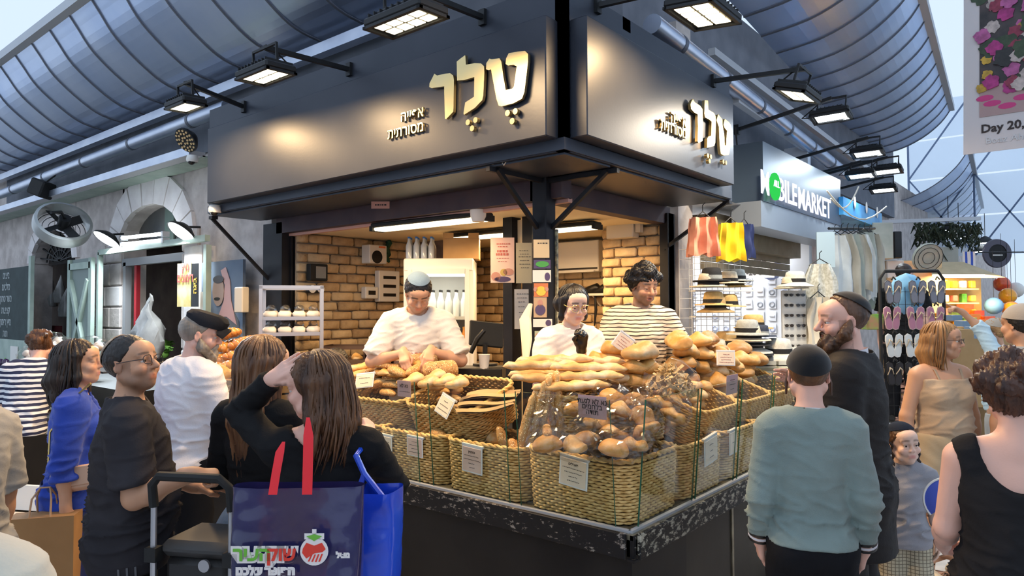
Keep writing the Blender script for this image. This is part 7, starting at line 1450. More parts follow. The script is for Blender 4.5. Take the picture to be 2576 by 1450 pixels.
veg('daikon_radish',radish(),'long white radish in the heap on the vegetable stand','radish',patch(55,955,150,1030,.90,6,5,.22,.03),'white radishes on the stand')
veg('tomato',globe('tomato',m_tom,.042,.85),'red tomato beside the striped person on the vegetable stand','tomato',patch(-5,950,60,1015,.88,4,4,.10,.02),'tomatoes on the stand')
veg('pepper',globe('pepper',m_pep,.045,1.0,4),'orange pepper at the front of the vegetable stand','pepper',patch(20,1005,120,1040,.88,2,5,.05,.02),'peppers on the stand')
veg('cucumber',cuke(),'green cucumber on the vegetable stand behind the man in spectacles','cucumber',patch(255,915,310,1000,.92,8,4,.18,.02),'cucumbers on the stand')
veg('lettuce',leafy(m_leaf),'leafy green lettuce on the vegetable stand beside the flat-capped man','lettuce',patch(255,868,425,900,1.12,2,7,.10,.03),'lettuces on the stand')
veg('cabbage',leafy(m_cab),'pale cabbage at the back of the vegetable stand','cabbage',patch(85,905,150,950,1.05,3,4,.12,.03),'cabbages on the stand')
veg('eggplant',globe('eggplant',mat('aubergine',(.03,.01,.04),rough=.2,coat=.5),.05,1.3),'dark aubergine at the left edge of the vegetable stand','aubergine',patch(-20,905,25,950,.98,2,3,.06,.02),'aubergines on the stand')
for k,(px,py,d)in enumerate(((105,885,7.2),(150,880,7.2),(128,868,7.4),(90,900,7.0),(140,905,6.9),(230,880,7.0))):
 p=at(px,py,d=d);t=thing('bagged_vegetables',('left','right','topmost','lowest left','lowest right','lone far right')[k]+' clear bag of onions piled behind the vegetable stand','bag',mw=Matrix.Translation(p));mb=MB()
 for q in range(7):a=q*.9;mb.ell((.07*math.cos(a),.07*math.sin(a),.02*(q%3)),(.045,.045,.04),9,6)
 mb.build('onions',m_on,t,True,world=False,kind='stuff');inst('film_bag',FILM[3+k%2],Matrix.Translation((0,0,-.06))@Matrix.Scale(1.35,4),t)
mb=MB();mb.box((-7.2,-.1,.6),(1.6,.5,1.2));mb.box((-6.1,-.12,.55),(.7,.4,1.1));solo('stacked_boxes',mb,m_dark,'dark boxes behind the vegetable stand carrying the onion bags','box',smooth=False)
p=at(60,1315,z=.30);t=thing('cardboard_tray','open white cardboard tray with bags on a crate at the lower left','box',(p.x,p.y,0),.5);mb=MB();mb.box((0,0,.13),(.6,.42,.26));mb.build('crate',m_leather,t,False,world=False);mb=MB();mb.box((0,0,.28),(.62,.44,.03));mb.build('tray',m_sheet,t,False,world=False);mb=MB();mb.box((0,.24,.38),(.62,.015,.2),Matrix.Rotation(.3,4,'X'));mb.build('flap',m_sheet,t,False,world=False)
#the shops along the right street
def add(t,n,m,*ops,w=False,sm=True,kind=None):
 mb=MB()
 for o in ops:getattr(mb,o[0])(*o[1:])
 return mb.build(n,m,t,sm,world=w,kind=kind)
mb=MB();mb.box((-.95,22,2.2),(.3,32,4.4));mb.box((-.62,2.75,2.2),(.1,.3,4.4));mb.box((-2.6,4.6,2.2),(.1,2.6,4.4));struct('wall_street_right',mb,m_stone)
mb=MB();mb.box((-1.5,5.95,1.9),(2.2,.12,3.8));mb.quad((-2.5,2.8,2.72),(-2.5,5.9,2.72),(-.2,5.9,2.72),(-.2,2.8,2.72));struct('wall_shop',mb,mat('white_slatwall',(.80,.80,.82),(.74,.75,.78),rough=.4,scale=2))
lamp_area('lamp_light',(-1.2,4.6,2.65),(0,0,-1),1.6,2.0,70,(.92,.96,1.0))
t=thing('shop_sign','grey-blue shop sign with glowing white letters and a green disc','sign',(-.1,4.5,2.75));m_let=glow('letter_glow',(.80,.82,1.0),1.1);m_side=glow('letter_rim',(.25,.25,1.0),1.5)
add(t,'board',mat('sign_blue_grey',(.045,.07,.11),(.07,.10,.14),rough=.4,metal=.3,scale=1),('box',(-.15,4.50,3.02),(.30,2.62,.56)),w=True,sm=False)
def sgn(s,px0,py0,px1,py1,sz,m,d=.003):
 a,b=at(px0,py0,x=.03),at(px1,py1,x=.03);text_mesh(s,sz,d,Matrix.Translation((.03,(a.y+b.y)/2,(a.z+b.z)/2))@SR,m,'letter',t,bold=.004)
for s,x0,x1 in(('M',1913,1936),('BILE',1957,2006),('MARKET',2010,2088)):
 y0=418+(x0-1913)*.42+40;y1=418+(x1-1913)*.42+40;sgn(s,x0,y0,x1,y1,.31,m_let)
p=at(1947,470,x=.04);add(t,'disc',glow('green_disc',(.03,.55,.08),.9),('cyl',p,p+Vector((.02,0,0)),.13),w=True);text_mesh('ALL',.09,.004,Matrix.Translation(p+Vector((.026,0,.02)))@SR,m_let,'letter',t)
add(t,'lower_panel',mat('grey_panel',(.30,.33,.37),rough=.4,metal=.4),('box',(-.15,4.45,2.62),(.28,2.6,.24)),w=True,sm=False)
t=thing('shutter_box','brown roller shutter box over the bright accessory shop','shutter',(-.5,4.4,2.4));add(t,'box',mat('shutter_brown',(.24,.19,.12),(.30,.24,.16),rough=.6),('box',(-.55,4.3,2.50),(.3,2.5,.30)),w=True,sm=False)
for k in range(3):add(t,'slat',MATS['shutter_brown'],('box',(-.55,4.3,2.32-.08*k),(.04,2.5,.07)),w=True,sm=False)
t=thing('shop_sign','bright blue box sign beyond the mobile shop','sign',(-.1,6.8,2.8));a,b=at(2088,498,x=-.1),at(2190,578,x=-.1);add(t,'box',mat('sky_blue_panel',(.02,.20,.50),(.10,.42,.75),rough=.3,scale=3),('box',(-.2,(a.y+b.y)/2,(a.z+b.z)/2),(.5,abs(a.y-b.y),abs(a.z-b.z))),w=True,sm=False)
for k in range(3):add(t,'drop_mark',m_sheet,('ell',(.06,a.y+.5+.6*k,b.z+.2),(.008,.05,.08),8,6),w=True)
mb=MB();mb.cyl((-.25,6.05,0),(-.25,6.05,2.75),.09,n=16);solo('drain_pipe',mb,mat('pale_blue_pipe',(.42,.58,.66),rough=.4),'pale blue round pipe beside the mobile shop','pipe')
m_pack=[mat('pack_%d'%i,c,rough=.3,coat=.3)for i,c in enumerate(((.75,.76,.80),(.45,.50,.70),(.70,.60,.55),(.30,.32,.36)))];pk=[]
for i in range(4):
 mb=MB();mb.box((0,0,0),(.10,.012,.13),bev=.004);mb.cm=1
 if i%2:mb.lathe([(.028,0),(.040,.006),(.028,.012)],12,Matrix.Translation((0,-.008,-.01))@Matrix.Rotation(math.pi/2,4,'X'))
 else:mb.tube([(-.03,-.012,0),(.03,-.012,0)],.014,6)
 pk.append(mb.mesh('accessory_pack',[m_pack[0],m_pack[i]],False))
for r in range(9):
 for c in range(11):
  x=-1.95+.155*c;z=2.12-.16*r
  if rnd.random()<.86:inst('accessory_pack',pk[rnd.randrange(4)],Matrix.Translation((x,5.87,z))@Matrix.Rotation(rnd.uniform(-.06,.06),4,'Y'),None,'small blister pack hanging in %s row of the white shop wall'%('the top','the second','the third','the fourth','the fifth','the sixth','the seventh','the eighth','the lowest')[r],'pack','packs in row %d of the white wall'%(r+1))
p=at(1906,672,y=5.5);t=thing('price_sign','white hanging sign with prices in the bright shop','sign',p);add(t,'board',m_sheet,('box',p,(.42,.01,.28)),w=True,sm=False);text_mesh(heb('פריט'),.13,.002,Matrix.Translation(p+Vector((0,-.01,.05)))@SL,m_ink,'lettering',t,bold=.003);text_mesh('1-20 3-50',.10,.002,Matrix.Translation(p+Vector((0,-.01,-.07)))@SL,m_ink,'lettering',t,bold=.003)
p=at(1940,678,y=5.6);t=thing('swimming_ring','small blue ring toy hanging beside the price sign','toy',p);add(t,'ring',mat('pale_blue',(.35,.42,.75),rough=.4),('tube',[p+Vector((.10*math.cos(a),0,.10*math.sin(a)))for a in[k*.449 for k in range(14)]],.04,7,False,None,True),w=True)
sg=at(1997,830,d=6.2);M=Matrix.Translation((sg.x,sg.y,0))@rotz(.691);t=thing('sunglasses_stand','tall narrow stand with rows of sunglasses in front of the bright shop','stand',mw=M);add(t,'panel',mat('stand_grey',(.62,.62,.60),rough=.5),('box',(0,0,.95),(.21,.03,1.9)),sm=False);add(t,'foot',m_trim,('cyl',(0,0,0),(0,0,.03),.2))
mb=MB()
for s in(-1,1):mb.prism([(s*.036+.030*math.cos(a),.022*math.sin(a))for a in[k*.63 for k in range(10)]],0,.006,Matrix.Rotation(math.pi/2,4,'X'))
mb.tube([(-.07,0,.012),(.07,0,.012)],.004,5);sgl=mb.mesh('sunglasses',mat('smoked_lens',(.035,.03,.028),rough=.1,coat=.6),False)
for r in range(7):
 for c in(-1,1):inst('sunglasses',sgl,M@Matrix.Translation((.052*c,-.03,1.86-.09*r))@Matrix.Scale(.62,4),None,'dark sunglasses in %s row of the stand, %s column'%(('the top','the second','the third','the fourth','the fifth','the sixth','the lowest')[r],'right' if c>0 else 'left'),'sunglasses','sunglasses on the stand')
def hat_mesh(nm,rb,rc,hc,m,mband,fed=True,droop=.0):
 mb=MB();pr=[(rb,-.002-droop),(rb*.985,.008-droop),(rc*1.15,.010),(rc*1.02,.018),(rc*.98,hc*.55),(rc*.86,hc*.92),(rc*.6,hc),(0,hc*(.86 if fed else 1.03))];mb.lathe(pr,26,sy=1.15)
 b=MB();b.lathe([(rc*1.035,.018),(rc*1.02,.05)],26,sy=1.15);return[('crown',mb.mesh('crown',m,'all')),('band',b.mesh('band',mband,'all'))]
hm=dict(black=((.018,.017,.018),),cream=((.72,.62,.46),),straw=((.62,.42,.16),),tan=((.42,.28,.12),),grey=((.42,.43,.40),),white=((.72,.68,.58),),navy=((.03,.04,.07),));hm={k:mat('hat_'+k,v[0],tuple(c*.8 for c in v[0]),rough=.8,scale=40,bump=.3,bscale=160)for k,v in hm.items()}
HT={k:hat_mesh(k,.155,.085,.115,m,hm['black']if k not in('black','navy')else hm['grey'],k not in('tan','white'),.02 if k in('tan','white')else 0)for k,m in hm.items()}
def hat(k,p,lb,rz=0,sc=1.0,rx=0):
 t=thing('hat',lb,'hat',mw=frame(p,rz,rx)@Matrix.Scale(sc,4))
 for n,me in HT[k]:inst(n,me,Matrix(),t)
for px,py,d,k,lb,rz,sc in((1790,708,5.9,'black','black felt fedora on the top hat shelf',.7,1.0),(1782,722,5.9,'cream','cream hat under the black fedora on the top shelf',.7,1.0),(1832,714,6.2,'cream','cream fedora behind the black fedora',.9,.95),(1852,708,6.3,'grey','grey banded fedora at the right of the top hat shelf',.8,.95),(1848,722,6.3,'straw','straw hat in the stack at the right of the top hat shelf',.8,.95),(1795,768,5.9,'straw','round straw hat on the second hat shelf',.6,1.0),(1800,780,5.9,'tan','tan straw hat under the round straw hat',.6,1.0),(1832,772,6.1,'straw','straw hat at the right of the second shelf',.8,.95),(1830,875,5.95,'tan','tan bowler-shaped sun hat beside the bread',.5,1.2),(1800,890,5.9,'white','pale hat with a dark band low beside the bread',.6,1.1),(1880,842,5.6,'grey','grey fedora on top of the tall hat stack',.7,1.05),(1884,856,5.6,'cream','cream hat second in the tall hat stack',.7,1.08),(1886,868,5.6,'black','black hat third in the tall hat stack',.7,1.08),(1888,880,5.6,'white','white hat fourth in the tall hat stack',.7,1.08),(1890,892,5.6,'black','lowest black hat in the tall hat stack',.7,1.08),(1895,826,5.9,'straw','wide straw hat behind the tall hat stack',.9,1.0),(1912,846,5.7,'navy','navy cap leaning right of the tall hat stack',.9,.8),(1958,896,5.7,'white','cream felt hat lying behind the boy',.4,1.25),(2000,716,6.15,'white','white bucket hat on top of the sunglasses stand',.6,1.0),(1990,726,6.15,'cream','cream cap under the white bucket hat',.9,.9)):hat(k,at(px,py,d=d),lb,rz,sc)
m_wire=mat('white_wire',(.66,.64,.58),rough=.4);gp=at(1785,760,d=6.1)
for(px,d,w_,h_,n,k,lb)in((1726,5.7,.10,.72,1,9,'narrow ladder-like white wire panel beside the black post'),(1800,6.25,.46,1.0,9,18,'white wire grid panel carrying the hat shelves')):
 p=at(px,850,d=d);M=Matrix.Translation((p.x,p.y,p.z))@rotz(.691);t=thing('wire_panel',lb,'wire panel',mw=M);mb=MB()
 for i in range(n+1):mb.tube([(-w_/2+w_*i/n,0,0),(-w_/2+w_*i/n,0,h_)],.003,4)
 for j in range(k+1):mb.tube([(-w_/2,0,h_*j/k),(w_/2,0,h_*j/k)],.003,4)
 mb.build('wires',m_wire,t,False,world=False,kind='stuff');add(t,'foot',m_wire,('box',(0,0,-p.z/2),(.03,.03,p.z)),sm=False)
 if n>1:
  for z in(.415,.19):add(t,'shelf',mat('shelf_clear',(.70,.72,.72),rough=.2),('box',(.02,-.13,z),(.52,.24,.012)),sm=False)
p=at(1890,930,d=5.9);mb=MB();mb.box((0,0,.62),(1.0,.6,1.24),Matrix.Translation((p.x,p.y,0))@rotz(.691));solo('hat_table',mb,m_white,'pale table under the tall stack of hats','table',smooth=False)
p=at(2000,900,d=6.0);t=thing('box_stack','white display boxes on the counter of the bright shop','box',mw=Matrix.Translation((p.x,p.y,0))@rotz(.691));add(t,'counter',m_fr,('box',(0,.1,.55),(1.3,.5,1.1)),sm=False)
for i in range(3):
 for j in range(2):add(t,'carton',m_sheet,('box',(-.35+.36*i,.1,1.18+.15*j),(.34,.3,.14)),sm=False)
def garment(lb,px,py,d,w_,h_,m,sd,kind='shirt'):
 p=at(px,py,d=d);t=thing('hanging_garment',lb,'garment',mw=Matrix.Translation(p)@rotz(.691+rnd.uniform(-.4,.4)))
 sh=(lambda v:.55+.45*min(1,v*3))if kind=='shirt' else(lambda v:.8+.25*v);mb=MB()
 for s in(-1,1):mb.grid(lambda u,v,s=s:((u-.5)*w_*sh(v)*s,s*(.035+.02*math.sin(u*16+sd)+.012*math.sin(v*9+u*7)),-h_*v*(1+.05*math.sin(u*9+sd))),14,8)
 mb.build('cloth',m,t,True,world=False);add(t,'hanger',m_lampcase,('tube',[(-w_*.3,0,-.01),(0,0,.05),(w_*.3,0,-.01)],.005,5),('tube',[(0,0,.05),(.0,0,.10),(.02,0,.12)],.004,5))
for a in(('salmon pink shorts hanging under the fascia end',1768,548,5.6,.24,.30,mat('salmon',(.70,.22,.14),(.78,.34,.22),rough=.8),1,'x'),('bright yellow ruffled top hanging beside the salmon shorts',1838,562,6.0,.22,.32,mat('yellow_cloth',(.85,.62,.02),(.75,.50,.02),rough=.8),2,'x'),('navy blue top with straps hanging right of the yellow one',1872,565,6.1,.16,.30,mat('navy_cloth',(.02,.035,.13),rough=.8),3,'x')):garment(*a)
for k,(px,c)in enumerate(((2100,1),(2117,0),(2132,2),(2148,0),(2160,1),(2175,2),(2188,0))):garment(('first','second','third','fourth','fifth','sixth','seventh')[k]+' pale garment from the left on the clothes rail under the blue sign',px,588+rnd.uniform(-4,6),7.3+.1*k,.34,.62+.1*(k%3),(cloth('beige_linen',(.50,.45,.36)),cloth('off_white_linen',(.70,.70,.66)),cloth('sage_linen',(.45,.48,.42)))[c],k)
mb=MB();a,b=at(2085,575,d=7.2),at(2200,575,d=8.1);mb.tube([a,b],.015,6);solo('clothes_rail',mb,m_lampcase,'dark rail carrying the pale garments under the blue sign','rail')
garment('white patterned jacket hanging left of the bearded man',2062,665,6.3,.30,.50,cloth('patterned_white',(.68,.68,.62),(.45,.44,.36),scale=40),5);garment('cream cardigan on a hanger behind the bearded man',2058,748,6.2,.28,.42,c_cream,6)
a=at(2070,575,d=6.8);mb=MB();mb.box((0,0,-.13),(.16,.05,.34),Matrix.Translation(at(2076,595,d=6.7))@rotz(.4));solo('pale_sign',mb,mat('pale_aqua',(.45,.56,.60),rough=.5),'pale aqua blank panel hanging below the blue sign','sign',smooth=False)
fr=at(2297,900,d=5.25);M=Matrix.Translation((fr.x,fr.y,0))@rotz(.691);t=thing('flip_flop_rack','black wire rack hung with flip-flops behind the bearded man','rack',mw=M)
add(t,'frame',m_blackmat,('tube',[(-.24,0,0),(-.24,0,1.96),(-.20,0,2.02),(.20,0,2.02),(.24,0,1.96),(.24,0,0)],.013,7));mb=MB()
for i in range(9):mb.tube([(-.2+.05*i,0,.2),(-.2+.05*i,0,1.9)],.002,4)
for j in range(18):mb.tube([(-.23,0,.25+.095*j),(.23,0,.25+.095*j)],.002,4)
mb.build('grid',m_blackmat,t,False,world=False,kind='stuff')
SOLE=[(-.030,-.10),(-.036,-.05),(-.028,.0),(-.036,.06),(-.030,.10),(.0,.118),(.030,.10),(.038,.05),(.030,-.01),(.034,-.06),(.026,-.10),(0,-.112)]
for r,(z,c1,c2,nm_,cols)in enumerate(((1.86,(.20,.21,.25),(.11,.11,.12),'grey',(-.155,.03,.175)),(1.665,(.45,.20,.28),(.60,.42,.42),'dusty pink',(-.165,.01,.16)),(1.46,(.66,.72,.72),(.80,.82,.80),'white',(-.155,-.01,.14)),(1.25,(.03,.03,.035),(.02,.02,.02),'black',(-.155,-.01,.14)))):
 ms=mat('sole_'+nm_.replace(' ','_'),c1,rough=.7);mr_=mat('rim_'+nm_.replace(' ','_'),c2,rough=.6)
 for k,x in enumerate(cols):
  q=thing('flip_flops',nm_+' pair of flip-flops, '+('left','middle','right')[k]+' in its row on the black rack','flip-flops',mw=M@Matrix.Translation((x,-.03,z))@Matrix.Scale(.78,4),group='flip-flops on the rack')
  for s in(-1,1):
   Mx=Matrix.Translation((s*.041,0,0))@Matrix.Rotation(math.pi/2,4,'X')@rotz(-s*.12);mb=MB();mb.prism([(a*s,b)for a,b in SOLE],-.012,0,Mx);o=mb.build('sole',mr_,q,False,world=False);mb=MB();mb.prism([(a*s*.86,b*.93)for a,b in SOLE],0,.002,Mx);mb.build('footbed',ms,q,False,world=False)
   add(q,'strap',mat('strap_gold',(.50,.42,.30),rough=.5),('tube',[Mx@Vector(v)for v in((-.030,-.005,.002),(-.012,.045,.022),(0,.062,.004))],.005,5),('tube',[Mx@Vector(v)for v in((.030,-.005,.002),(.012,.045,.022),(0,.062,.004))],.005,5))
  add(q,'hook_tie',m_leather,('tube',[(-.02,-.01,.12),(0,.0,.15),(.02,-.01,.12)],.008,5))
mb=MB();p=at(2272,740,d=5.3);mb.lathe([(0,.16),(.06,.14),(.10,.06),(.11,-.08),(.08,-.14),(0,-.14)],14,Matrix.Translation(p+Vector((0,.1,0))));mb.v=[tuple(Vector(v)+Vector((1,1,1))*.03*mnoise.noise(Vector(v)*16))for v in mb.v];solo('sky_blue_bag',mb,mat('sky_blue_cloth',(.16,.40,.66),(.25,.50,.72),rough=.7),'crumpled sky blue bag hanging behind the flip-flops','bag')
def farbox(nm,lb,cat,px0,py0,px1,py1,d,dep,m):
 a,b=at(px0,py0,d=d),at(px1,py1,d=d);c=(a+b)/2;mb=MB();w_=abs(px1-px0)*d/FOC;h_=abs(py1-py0)*d/FOC;mb.box((0,dep/2,0),(w_,dep,h_),Matrix.Translation(c)@rotz(.691),bev=.01);return solo(nm,mb,m,lb,cat,smooth=False)
m_cabn=mat('old_grey_cabinet',(.36,.36,.30),(.44,.43,.36),rough=.6);m_tanb=mat('tan_board',(.55,.42,.24),(.65,.50,.30),rough=.7)
farbox('wall_cabinet','old grey metal wall cabinet right of the blue sign','cabinet',2196,560,2248,652,9.5,.4,m_cabn);farbox('wall_heater','black barred unit beside the grey wall cabinet','heater',2250,582,2270,650,9.6,.1,m_lampcase);farbox('air_unit','cream air conditioner box beyond the round fan','air conditioner',2365,622,2412,668,11,.6,m_cabn);farbox('board_wall','tan plywood boards behind the man in black','board',2230,655,2372,790,9.9,.08,m_tanb);farbox('white_panel','white panel behind the man in black','panel',2232,655,2275,700,9.7,.05,m_sheet);farbox('cool_box','white and red cool box on a shelf right of the garments','box',2160,682,2222,704,8.3,.3,mat('coolbox',(.70,.68,.66),(.55,.10,.10),rough=.4,scale=5));farbox('green_crate','green fruit crate below the cool box','crate',2182,790,2224,830,7.6,.3,mat('green_print',(.20,.45,.06),(.50,.25,.12),rough=.6,scale=9))
p=at(2332,648,d=9.3);Mx=basis(p,(.77,.64,0),za=(-.5,.6,.25));t=thing('round_fan','big round grey fan facing away beyond the flip-flop rack','fan',mw=Mx);add(t,'dish',m_cabn,('lathe',[(0,.05),(.14,.04),(.20,.0),(.19,-.03),(0,-.02)],26));add(t,'guard',m_lampcase,*[('tube',[(r*math.cos(a),r*math.sin(a),-.04)for a in[k*.3 for k in range(21)]],.004,4,False,None,True)for r in(.08,.14,.19)]);add(t,'stem',m_lampcase,('cyl',(0,0,.04),(0,.1,.25),.02))
mb=MB();rr=random.Random(3)
for k in range(420):
 a,b=rr.uniform(0,6.28),rr.gauss(0,.5);q=at(2300+rr.random()*165,560+rr.random()*(60 if rr.random()<.6 else 90)*(.4+rr.random()*.6),d=11+rr.random()*.6);mb.tube([q,q+Vector((rr.uniform(-.08,.08),rr.uniform(-.08,.08),rr.uniform(-.16,.02)))],[.02,.004],4)
t=thing('hanging_plant','dark hanging plant mass over the far end of the right street','plant',at(2390,600,d=11.3));mb.build('foliage',mat('dark_foliage',(.022,.032,.018),(.05,.065,.035),rough=.8),t,False,kind='stuff');a,b=at(2190,560,d=11.2),at(2465,550,d=11.2);add(t,'beam',m_trim,('tube',[a,b],.04,4),w=True,sm=False)
p=at(2437,665,d=10.5);t=thing('flag','blue and white striped flag hanging over the right street','flag',p)
for k,(x0,x1,m)in enumerate(((-.09,-.055,m_sheet),(-.055,-.02,mat('flag_blue',(.04,.10,.50))),(-.02,.03,m_sheet),(.03,.065,MATS['flag_blue']),(.065,.10,m_sheet))):add(t,'stripe',m,('grid',lambda u,v,x0=x0,x1=x1:p+Vector(CR)*(x0+(x1-x0)*u)+Vector((0,.02*math.sin(v*5),.19-.40*v)),3,6),w=True)
p=at(2507,638,d=12);t=thing('round_sign','round black hanging sign with white lettering over the right street','sign',mw=basis(p,CR,za=(.6372,-.7707,0)));add(t,'disc',m_blackmat,('cyl',(0,0,-.03),(0,0,.02),.16,None,24));add(t,'rim',mat('sign_rim',(.10,.09,.12),rough=.5),('lathe',[(.155,.03),(.24,.03),(.25,0),(.155,-.02)],28));add(t,'print',m_sheet,('box',(0,.02,.024),(.20,.022,.004)),('box',(0,-.03,.024),(.17,.02,.004)),sm=False);add(t,'bracket',m_lampcase,('tube',[(-.5,0,.27),(.3,0,.27)],.012,5))
fs=at(2440,800,d=9.6);M=Matrix.Translation((fs.x,fs.y,0))@rotz(.691);t=thing('far_stall','golden lit far stall with shelves and a lattice canopy','stall',mw=M)
add(t,'back',mat('golden_board',(.62,.40,.12),(.75,.52,.2),rough=.7),('box',(0,.6,1.1),(1.1,.05,2.2)),sm=False);add(t,'canopy',m_tanb,('add',[(-.5,.0,2.15),(.5,.0,2.15),(.25,.5,2.4),(-.25,.5,2.4)],[(0,1,2,3)]));add(t,'bench',m_card,('box',(0,.1,.55),(1.1,.7,1.1)),sm=False)
for k in range(5):add(t,'shelf',m_tanb,('box',(-.1,.45,1.2+.2*k),(.9,.25,.02)),sm=False)
lamp_area('lamp_light',M@Vector((0,0,2.2)),(0,0,-1),.8,.5,60,(1,.72,.35),t)
for k in range(5):
 for i in range(7):mb=MB();mb.box((-.48+.13*i,.40,1.27+.2*k),(.07,.09,rnd.uniform(.08,.14)),M,bev=.01);solo('jar',mb,(m_pep,m_sheet,m_ylw,m_redp,m_cuc)[rnd.randrange(5)],'small jar on the %s shelf of the golden far stall'%('lowest','second','middle','fourth','top')[k],'jar','jars on the far stall',smooth=False)
for k in range(4):
 for i in range(4):
  p=at(2398+26*k+10*i,800+15*k-9*i,d=8.8-.3*k+.25*i);mb=MB();mb.box((0,0,0),(.13,.16,.07),Matrix.Translation(p)@rotz(.691));solo('fruit_punnet',mb,(mat('blue_tray',(.18,.28,.42)),mat('grape_green',(.42,.58,.06),(.55,.68,.15),rough=.4,scale=40),m_pep,m_tom)[i],'small punnet, %s row and %s column of the far fruit rows'%(('first','second','third','fourth')[k],('first','second','third','fourth')[i]),'punnet','punnets on the far fruit rows',smooth=False)
mb=MB();p=at(2460,850,d=8.6);mb.box((0,.25,-.33),(1.3,1.5,.9),Matrix.Translation(p)@rotz(.691));solo('fruit_bench',mb,m_card,'cardboard-brown bench under the far fruit rows','bench',smooth=False)
for k,(px,py,d,c,lb)in enumerate(((2520,715,11,m_tom,'red ball hanging at the far right'),(2535,745,10.5,m_pep,'orange ball hanging at the far right'),(2500,770,10,mat('blue_ball',(.15,.35,.65)),'blue ball hanging at the far right'),(2555,730,11,m_sheet,'white ball hanging at the far right'),(2545,780,10,m_pep,'low orange ball at the far right'))):
 p=at(px,py,d=d);t=thing('beach_ball',lb,'ball',p);add(t,'ball',c,('ell',p,(.12,.12,.12),14,9),w=True);add(t,'string',m_lampcase,('cyl',p+Vector((0,0,.12)),p+Vector((0,0,.8)),.004,None,4),w=True)
t=bpy.data.objects.new('window_3',None);COL.objects.link(t);t['kind']='structure';t.location=(2,17,3.5)
for i in range(5):
 for j in range(4):add(t,'pane',m_roof,('quad',(-1.2+1.4*i,17,3.0+j),(.16+1.4*i,17,3.0+j),(.16+1.4*i,17,3.96+j),(-1.2+1.4*i,17,3.96+j)),w=True,sm=False)
 add(t,'bar',MATS['blue_steel'],('tube',[(-1.2+1.4*i,16.95,3),(.2+1.4*i,16.95,5)],.025,4),('tube',[(.2+1.4*i,16.95,3),(-1.2+1.4*i,16.95,5)],.025,4),('tube',[(-1.2+1.4*i,16.95,5),(.2+1.4*i,16.95,7)],.025,4),('tube',[(-1.2+1.4*i,16.95,3),(-1.2+1.4*i,16.95,7)],.03,4),w=True,sm=False)
A=at(2431,389,d=4.6);B=at(2740,352,d=4.15);rt=(B-A).normalized();M=basis(A+Vector((0,0,.75))+rt*.42,rt,(0,0,1));t=thing('banner','white-bordered hanging banner with a flower photograph','banner',mw=M);add(t,'sheet',mat('banner_cloth',(.62,.58,.58),rough=.6),('box',(0,0,0),(.84,1.5,.006)),sm=False);add(t,'photo',mat('photo_dark',(.03,.028,.03),(.08,.06,.06),rough=.5,scale=8),('box',(.02,.09,.004),(.70,1.22,.003)),sm=False);add(t,'photo_table',mat('photo_table',(.40,.27,.26),rough=.5),('box',(.02,-.42,.0055),(.70,.20,.002)),sm=False)
rr=random.Random(12)
for k in range(120):
 x,y=rr.uniform(-.32,.34),rr.uniform(-.36,.66);c,r=(((.45,.04,.22),.045),((.58,.48,.44),.04),((.50,.12,.32),.045),((.05,.08,.04),.06),((.62,.38,.05),.03),((.30,.04,.08),.04),((.03,.03,.03),.06))[rr.randrange(7)];pts=[(x+r*(1+.12*math.sin((4+k%3)*a+k)+.08*math.sin(9*a))*math.cos(a),y+r*(1+.12*math.sin((4+k%3)*a+k)+.08*math.sin(9*a))*math.sin(a))for a in[q*.33 for q in range(19)]]
 mb=MB();mb.prism(pts,.006,.007+k*.0001);mb.build('printed_flower',mat('petal_%d'%int(c[0]*100),c,tuple(v*.6 for v in c),rough=.5,scale=30),t,False,world=False)
for x,y in((-.26,-.44),(-.18,-.47),(-.10,-.43),(.0,-.46),(-.30,-.40)):add(t,'printed_petal',mat('petal_loose',(.55,.05,.20)),('ell',(x,y,.007),(.05,.02,.001),10,4))
text_mesh('Day 20, 2011',.075,.001,Matrix.Translation((-.12,-.60,.006)),m_ink,'lettering',t,bold=.002,world=False);text_mesh('Boaz Aharonovitz',.06,.001,Matrix.Translation((-.08,-.68,.006)),m_trim,'lettering',t,world=False);add(t,'rod',m_lampcase,('cyl',(-.45,.76,0),(.45,.76,0),.015))
for k,(a,b,sag)in enumerate((((2080,480),(2230,520),.2),((1850,320),(1862,400),.1),((2090,500),(2160,470),.15))):
 p,q=at(*a,d=6.6),at(*b,d=7.4);mb=MB();mb.tube([p.lerp(q,u/8)+Vector((0,0,-sag*math.sin(u/8*math.pi)))for u in range(9)],.008,5);solo('loose_cable',mb,m_cplas if k!=1 else m_blackmat,('long cream cable sagging between the blue sign and the lamps','black cable hanging from the right end of the fascia','short cream cable above the blue sign')[k],'cable')
#things people carry
def sheet_bag(t,n,w_,h_,dep,m,top=1.0,seed=0,amp=.012,nu=40,nv_=18):
 off=Vector((seed*5,0,0))
 def fn(u,v):
  a=2*math.pi*u;c,s=math.cos(a),math.sin(a);x=math.copysign(abs(c)**.35,c)*w_/2;y=math.copysign(abs(s)**.6,s)*dep/2*(top+(1-top)*(1-v));p=Vector((x*(1+.04*v),y,h_*v));return p+Vector((.3,1,0))*amp*mnoise.noise(Vector((p.x*9,p.y*6,p.z*5))+off)*(.4+v)+Vector((0,1,0))*amp*.5*mnoise.noise(p*26+off)
 mb=MB();mb.grid(fn,nu,nv_,wrap=True);b=[fn(i/nu,0)for i in range(nu)];mb.add(b,[tuple(range(nu))[::-1]]);return mb.build(n,m,t,True,world=False)
m_tote=mat('navy_woven_plastic',(.018,.020,.075),(.030,.022,.10),rough=.22,scale=3,coat=.5,bump=.25,bscale=14);m_red=mat('red_webbing',(.80,.02,.03),rough=.6);m_bluep=mat('blue_woven_plastic',(.012,.05,.52),(.02,.09,.62),rough=.25,coat=.4,scale=4,bump=.3,bscale=16)
